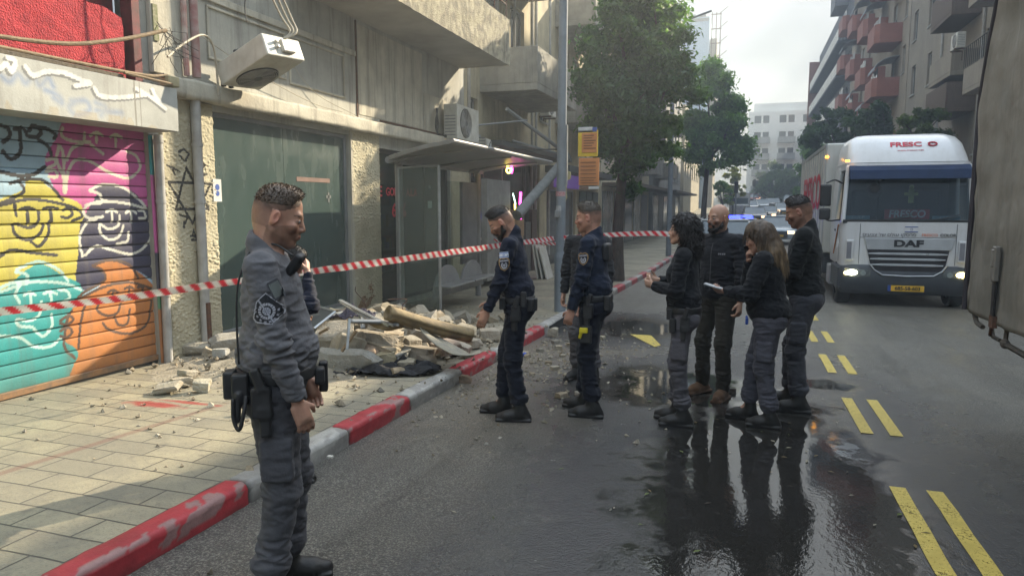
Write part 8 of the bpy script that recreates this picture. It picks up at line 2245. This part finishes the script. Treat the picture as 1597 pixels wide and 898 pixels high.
gear_box(p, 'radio', v3(-.05, .185, .935), (.028, .018, .065))
m = MB(); m.tube(spline([(.20, -.09, .93), (.225, -.10, .86), (.215, -.12, .80), (.205, -.14, .84), (.20, -.14, .92)], 6), .008, 6)
o = m.build('cuff_strap', M_GEAR, None, smooth='all'); o.parent = p['root']

# partly hidden officer with tablet behind him
p = person('officer in dark uniform half hidden behind the grey-uniformed man, hand raised to the face', (-2.76, 3.62, 0), R(-66), H=1.49,
    lean=R(8), head=(R(22), 0, 0), feet=((.11, .10, 5), (-.11, -.08, 5)), hands=((.04, .270, 1.52), (.10, .22, 1.17)), poles=((.5, .3, -1), (-.6, -.4, -1)),
    fist=(1.1, .9), palm=((-.2, -1, .2), (0, 0, 1)), shirt=NAVY, pants=NAVY, skin=(.46, .27, .19), hair='short', beard=.6)
holster(p, 1, 0, .87)
gear_box(p, 'stun_gun', v3(.05, .165, .92), (.02, .02, .045), mats=M_YEL)
HID = p

# navy officer looking down at the rubble
p = person('bearded navy-uniformed officer looking down towards the rubble, flag and shield patch on his sleeve', (-1.73, 5.38, 0), R(100), H=1.76,
    lean=R(7), head=(R(30), R(6), 0), feet=((.10, .14, 6), (-.10, -.03, 4)), hands=((.18, .29, .85), (-.25, .225, .86)), poles=((.4, -1, 0), (-.4, -1, 0)),
    fist=(.35, .35), wide=1.0, shirt=NAVY, pants=(.009, .011, .020), hair='fade', haircol=(.032, .027, .024), beard=1, beardcol=(.016, .011, .009), skin=(.45, .25, .17), kneepole=((.1, 1, 0), (-.1, 1, 0)))
c = p['sho'][1]*.60+p['el'][1]*.40
decal(p, 'sleeve_patch', p['jgrid'], c+v3(-.15, .0, -.035), (1, 0, 0), (0, .1, 1), .085, .105, paint_badge((.50, .30, .10), (.010, .012, .022), (.42, .42, .46)))
decal(p, 'sleeve_flag', p['jgrid'], c+v3(-.15, .005, .045), (1, 0, -.1), (0, .1, 1), .075, .045, paint_flag)
holster(p, -1, -.01, .86)
gear_box(p, 'pouch', v3(-.13, -.115, .95), (.026, .026, .05)); gear_box(p, 'pouch', v3(-.16, .10, .96), (.024, .024, .045))
gear_box(p, 'pouch', v3(-.05, -.140, .945), (.032, .022, .05)); gear_box(p, 'radio', v3(-.195, -.07, 1.0), (.016, .022, .06))

# navy officer with yellow taser
p = person('short-haired navy-uniformed officer with a yellow stun gun at his thigh', (-1.17, 5.70, 0), R(88), H=1.77,
    lean=R(3), head=(R(6), R(6), 0), feet=((.11, .10, 10), (-.10, -.02, 8)), hands=((.24, .14, .90), (-.235, .13, .88)), poles=((.4, -1, 0), (-.5, -1, 0)),
    fist=(.55, .55), wide=1.04, belly=.015, shirt=(.012, .018, .036), pants=(.009, .011, .020), hair='fade', haircol=(.115, .095, .075), beard=.5, beardcol=(.12, .07, .04), skin=(.50, .28, .20))
c = p['sho'][1]*.58+p['el'][1]*.42
decal(p, 'sleeve_patch', p['jgrid'], c+v3(-.15, .0, .0), (1, 0, 0), (0, .1, 1), .082, .10, paint_badge((.50, .30, .10), (.010, .012, .022), (.42, .42, .46)))
holster(p, -1, .0, .86)
gear_box(p, 'pouch', v3(-.13, -.14, .95), (.026, .026, .06)); gear_box(p, 'pouch', v3(-.155, .11, .96), (.024, .024, .045))
gear_box(p, 'thigh_rig', v3(-.195, .015, .70), (.020, .045, .07))
o = gear_box(p, 'stun_gun', v3(-.215, .03, .735), (.016, .034, .022), mats=M_YEL, more=lambda Q: Q.box(v3(-.215, .055, .70), (.013, .013, .035), .008, .01, rot=rotm(R(15), 0, 0)))
gear_box(p, 'vest_panel', p['tt']((0, -.118, 1.34)), (.085, .030, .075), p['T'], rnd_=.03)

# man in black jacket behind them
p = person('man in black jacket and grey trousers mostly hidden behind the officer with the stun gun', (-1.50, 6.95, 0), R(165), H=1.72,
    lean=R(1), head=(R(8), 0, 0), feet=((.11, .0, 6), (-.11, .05, 6)), hands=((.25, .06, .83), (-.245, .06, .84)), fist=(.5, .5), wide=1.06,
    shirt=(.022, .023, .026), pants=(.10, .095, .10), jacket=True, hair='short', belt=False, loose=.008)
m = MB(); m.tube([(-.05, .18, .75), (-.055, .19, .62), (-.03, .21, .52)], .012, 6); o = m.build('strap', M_GEAR, None); o.parent = p['root']

# woman with dark curly hair
p = person('woman with long dark curly hair in black top, hands raised to her chest', (-.44, 5.66, 0), R(88), H=1.66,
    lean=R(2), head=(R(-3), R(2), 0), feet=((.10, .05, 4), (-.08, -.02, 4)), hands=((.10, .235, 1.20), (-.05, .245, 1.17)), poles=((.7, -.5, -1), (-.7, -.6, -1)),
    fist=(1.0, .9), palm=((0, -1, .2), (0, -1, .2)), wide=.98, female=True, shirt=BLK, pants=(.105, .100, .112), hair='curly', haircol=(.012, .008, .007), skin=(.50, .31, .22), loose=.008, pants_fit=.98, res=.0055)
holster(p, -1, -.03, .85); gear_box(p, 'pouch', v3(-.14, .10, .95), (.022, .024, .045)); gear_box(p, 'magazine_pouch', v3(-.17, .07, .86), (.018, .026, .06))

# bald bearded man
p = person('bald man with dark beard in black zip jacket, facing the camera', (-.22, 6.72, 0), R(150), H=1.77,
    lean=R(2), head=(R(2), R(-12), 0), feet=((.14, .0, 10), (-.13, .08, 12)), hands=((.26, .08, .82), (-.29, .12, .86)), poles=((.5, -1, 0), (-.5, -1, 0)),
    fist=(.6, .6), wide=1.08, shirt=(.013, .014, .018), pants=(.032, .029, .022), jacket=True, hair='bald', haircol=(.02, .014, .011), beard=1, beardcol=(.014, .010, .008), skin=(.45, .27, .19),
    boots=False, bootcol=(.10, .055, .03), belt=False, loose=.006)
BALD = p
def _zip(A, B):
    return np.full(A.shape+(3,), (.07, .07, .075)), np.ones(A.shape, bool)
decal(p, 'zip', p['jgrid'], v3(.0, .30, 1.20), (0, -1, 0), (0, 0, 1), .008, .42, _zip, n=30)
def _logo(A, B): return np.full(A.shape+(3,), (.30, .30, .32)), (np.abs(np.sin(A*11)) > .3)
decal(p, 'chest_mark', p['jgrid'], v3(-.095, .30, 1.315), (0, -1, 0), (0, 0, 1), .055, .014, _logo, n=24)

# woman phoning
p = person('woman with long fair-brown hair in black sweater, phoning and reading a second phone', (.20, 5.86, 0), R(80), H=1.63,
    lean=R(7), head=(R(18), R(0), 0), feet=((.10, .16, 4), (-.08, -.05, 4)), hands=((.09, .20, 1.40), (-.12, .345, 1.145)), poles=((.8, .2, -1), (-.7, -.8, -.6)),
    fist=(.8, .75), palm=((-.3, -1, 0), (.5, 0, 1)), wide=1.14, belly=.02, female=True, shirt=(.008, .009, .012), pants=(.085, .085, .105), hair='straight', haircol=(.11, .072, .045), skin=(.50, .30, .22), loose=.018, pants_fit=1.10, jacket=True, belt=False)
W2 = p
gear_box(p, 'key_pouch', v3(-.10, .165, .90), (.014, .012, .03), mats=M_BLUEP, more=lambda Q: Q.box(v3(-.085, .17, .93), (.010, .010, .015), .004, .004))

# tall man right
p = person('tall man with short black hair in black jacket and grey trousers, looking down', (.50, 6.46, 0), R(80), H=1.85,
    lean=R(3), head=(R(20), R(4), 0), feet=((.12, .10, 8), (-.11, .0, 8)), hands=((.10, .26, 1.02), (-.10, .26, 1.00)), poles=((.5, -1, -.3), (-.6, -1, -.3)),
    fist=(.9, .9), palm=((-1, 0, 0), (1, 0, 0)), wide=1.05, shirt=(.010, .012, .013), pants=(.070, .072, .085), jacket=True, hair='fade', haircol=(.026, .022, .022), beard=.8, beardcol=(.016, .012, .010), skin=(.34, .19, .13),
    belt=False, loose=.010, pants_fit=1.04, bootsz=1.05)

# things in hands
def wpt(info, pt):
    r = info['root']; return world_matrix(r) @ Vector(tuple(float(x) for x in pt))
def hand_thing(name, label, cat, info, i, off, half, eul, mats, rnd_=.004):
    c = wpt(info, info['wr'][i]+np.array(off, float))
    Q = Blob(); Rz = np.array(Matrix.Rotation(info['root'].rotation_euler.z, 3, 'Z')) @ rotm(*eul)
    Q.box((c.x, c.y, c.z), half, rnd_, .001, rot=Rz); D_, l_, h_ = Q.grid(.0025); V_, F_ = surface_nets(D_, l_, h_)
    o = np_mesh(name, V_, F_, mats, None); return tag(o, label, cat)
hand_thing('smartphone', 'white smartphone held flat in the hand of the fair-haired woman', 'phone', W2, 1, (-.0, .105, .040), (.036, .072, .006), (R(14), 0, 0), M_PHONE)
hand_thing('smartphone', 'black smartphone held to the ear of the fair-haired woman', 'phone', W2, 0, (-.015, -.01, .07), (.006, .036, .07), (R(-25), 0, R(30)), M_PHONEB)
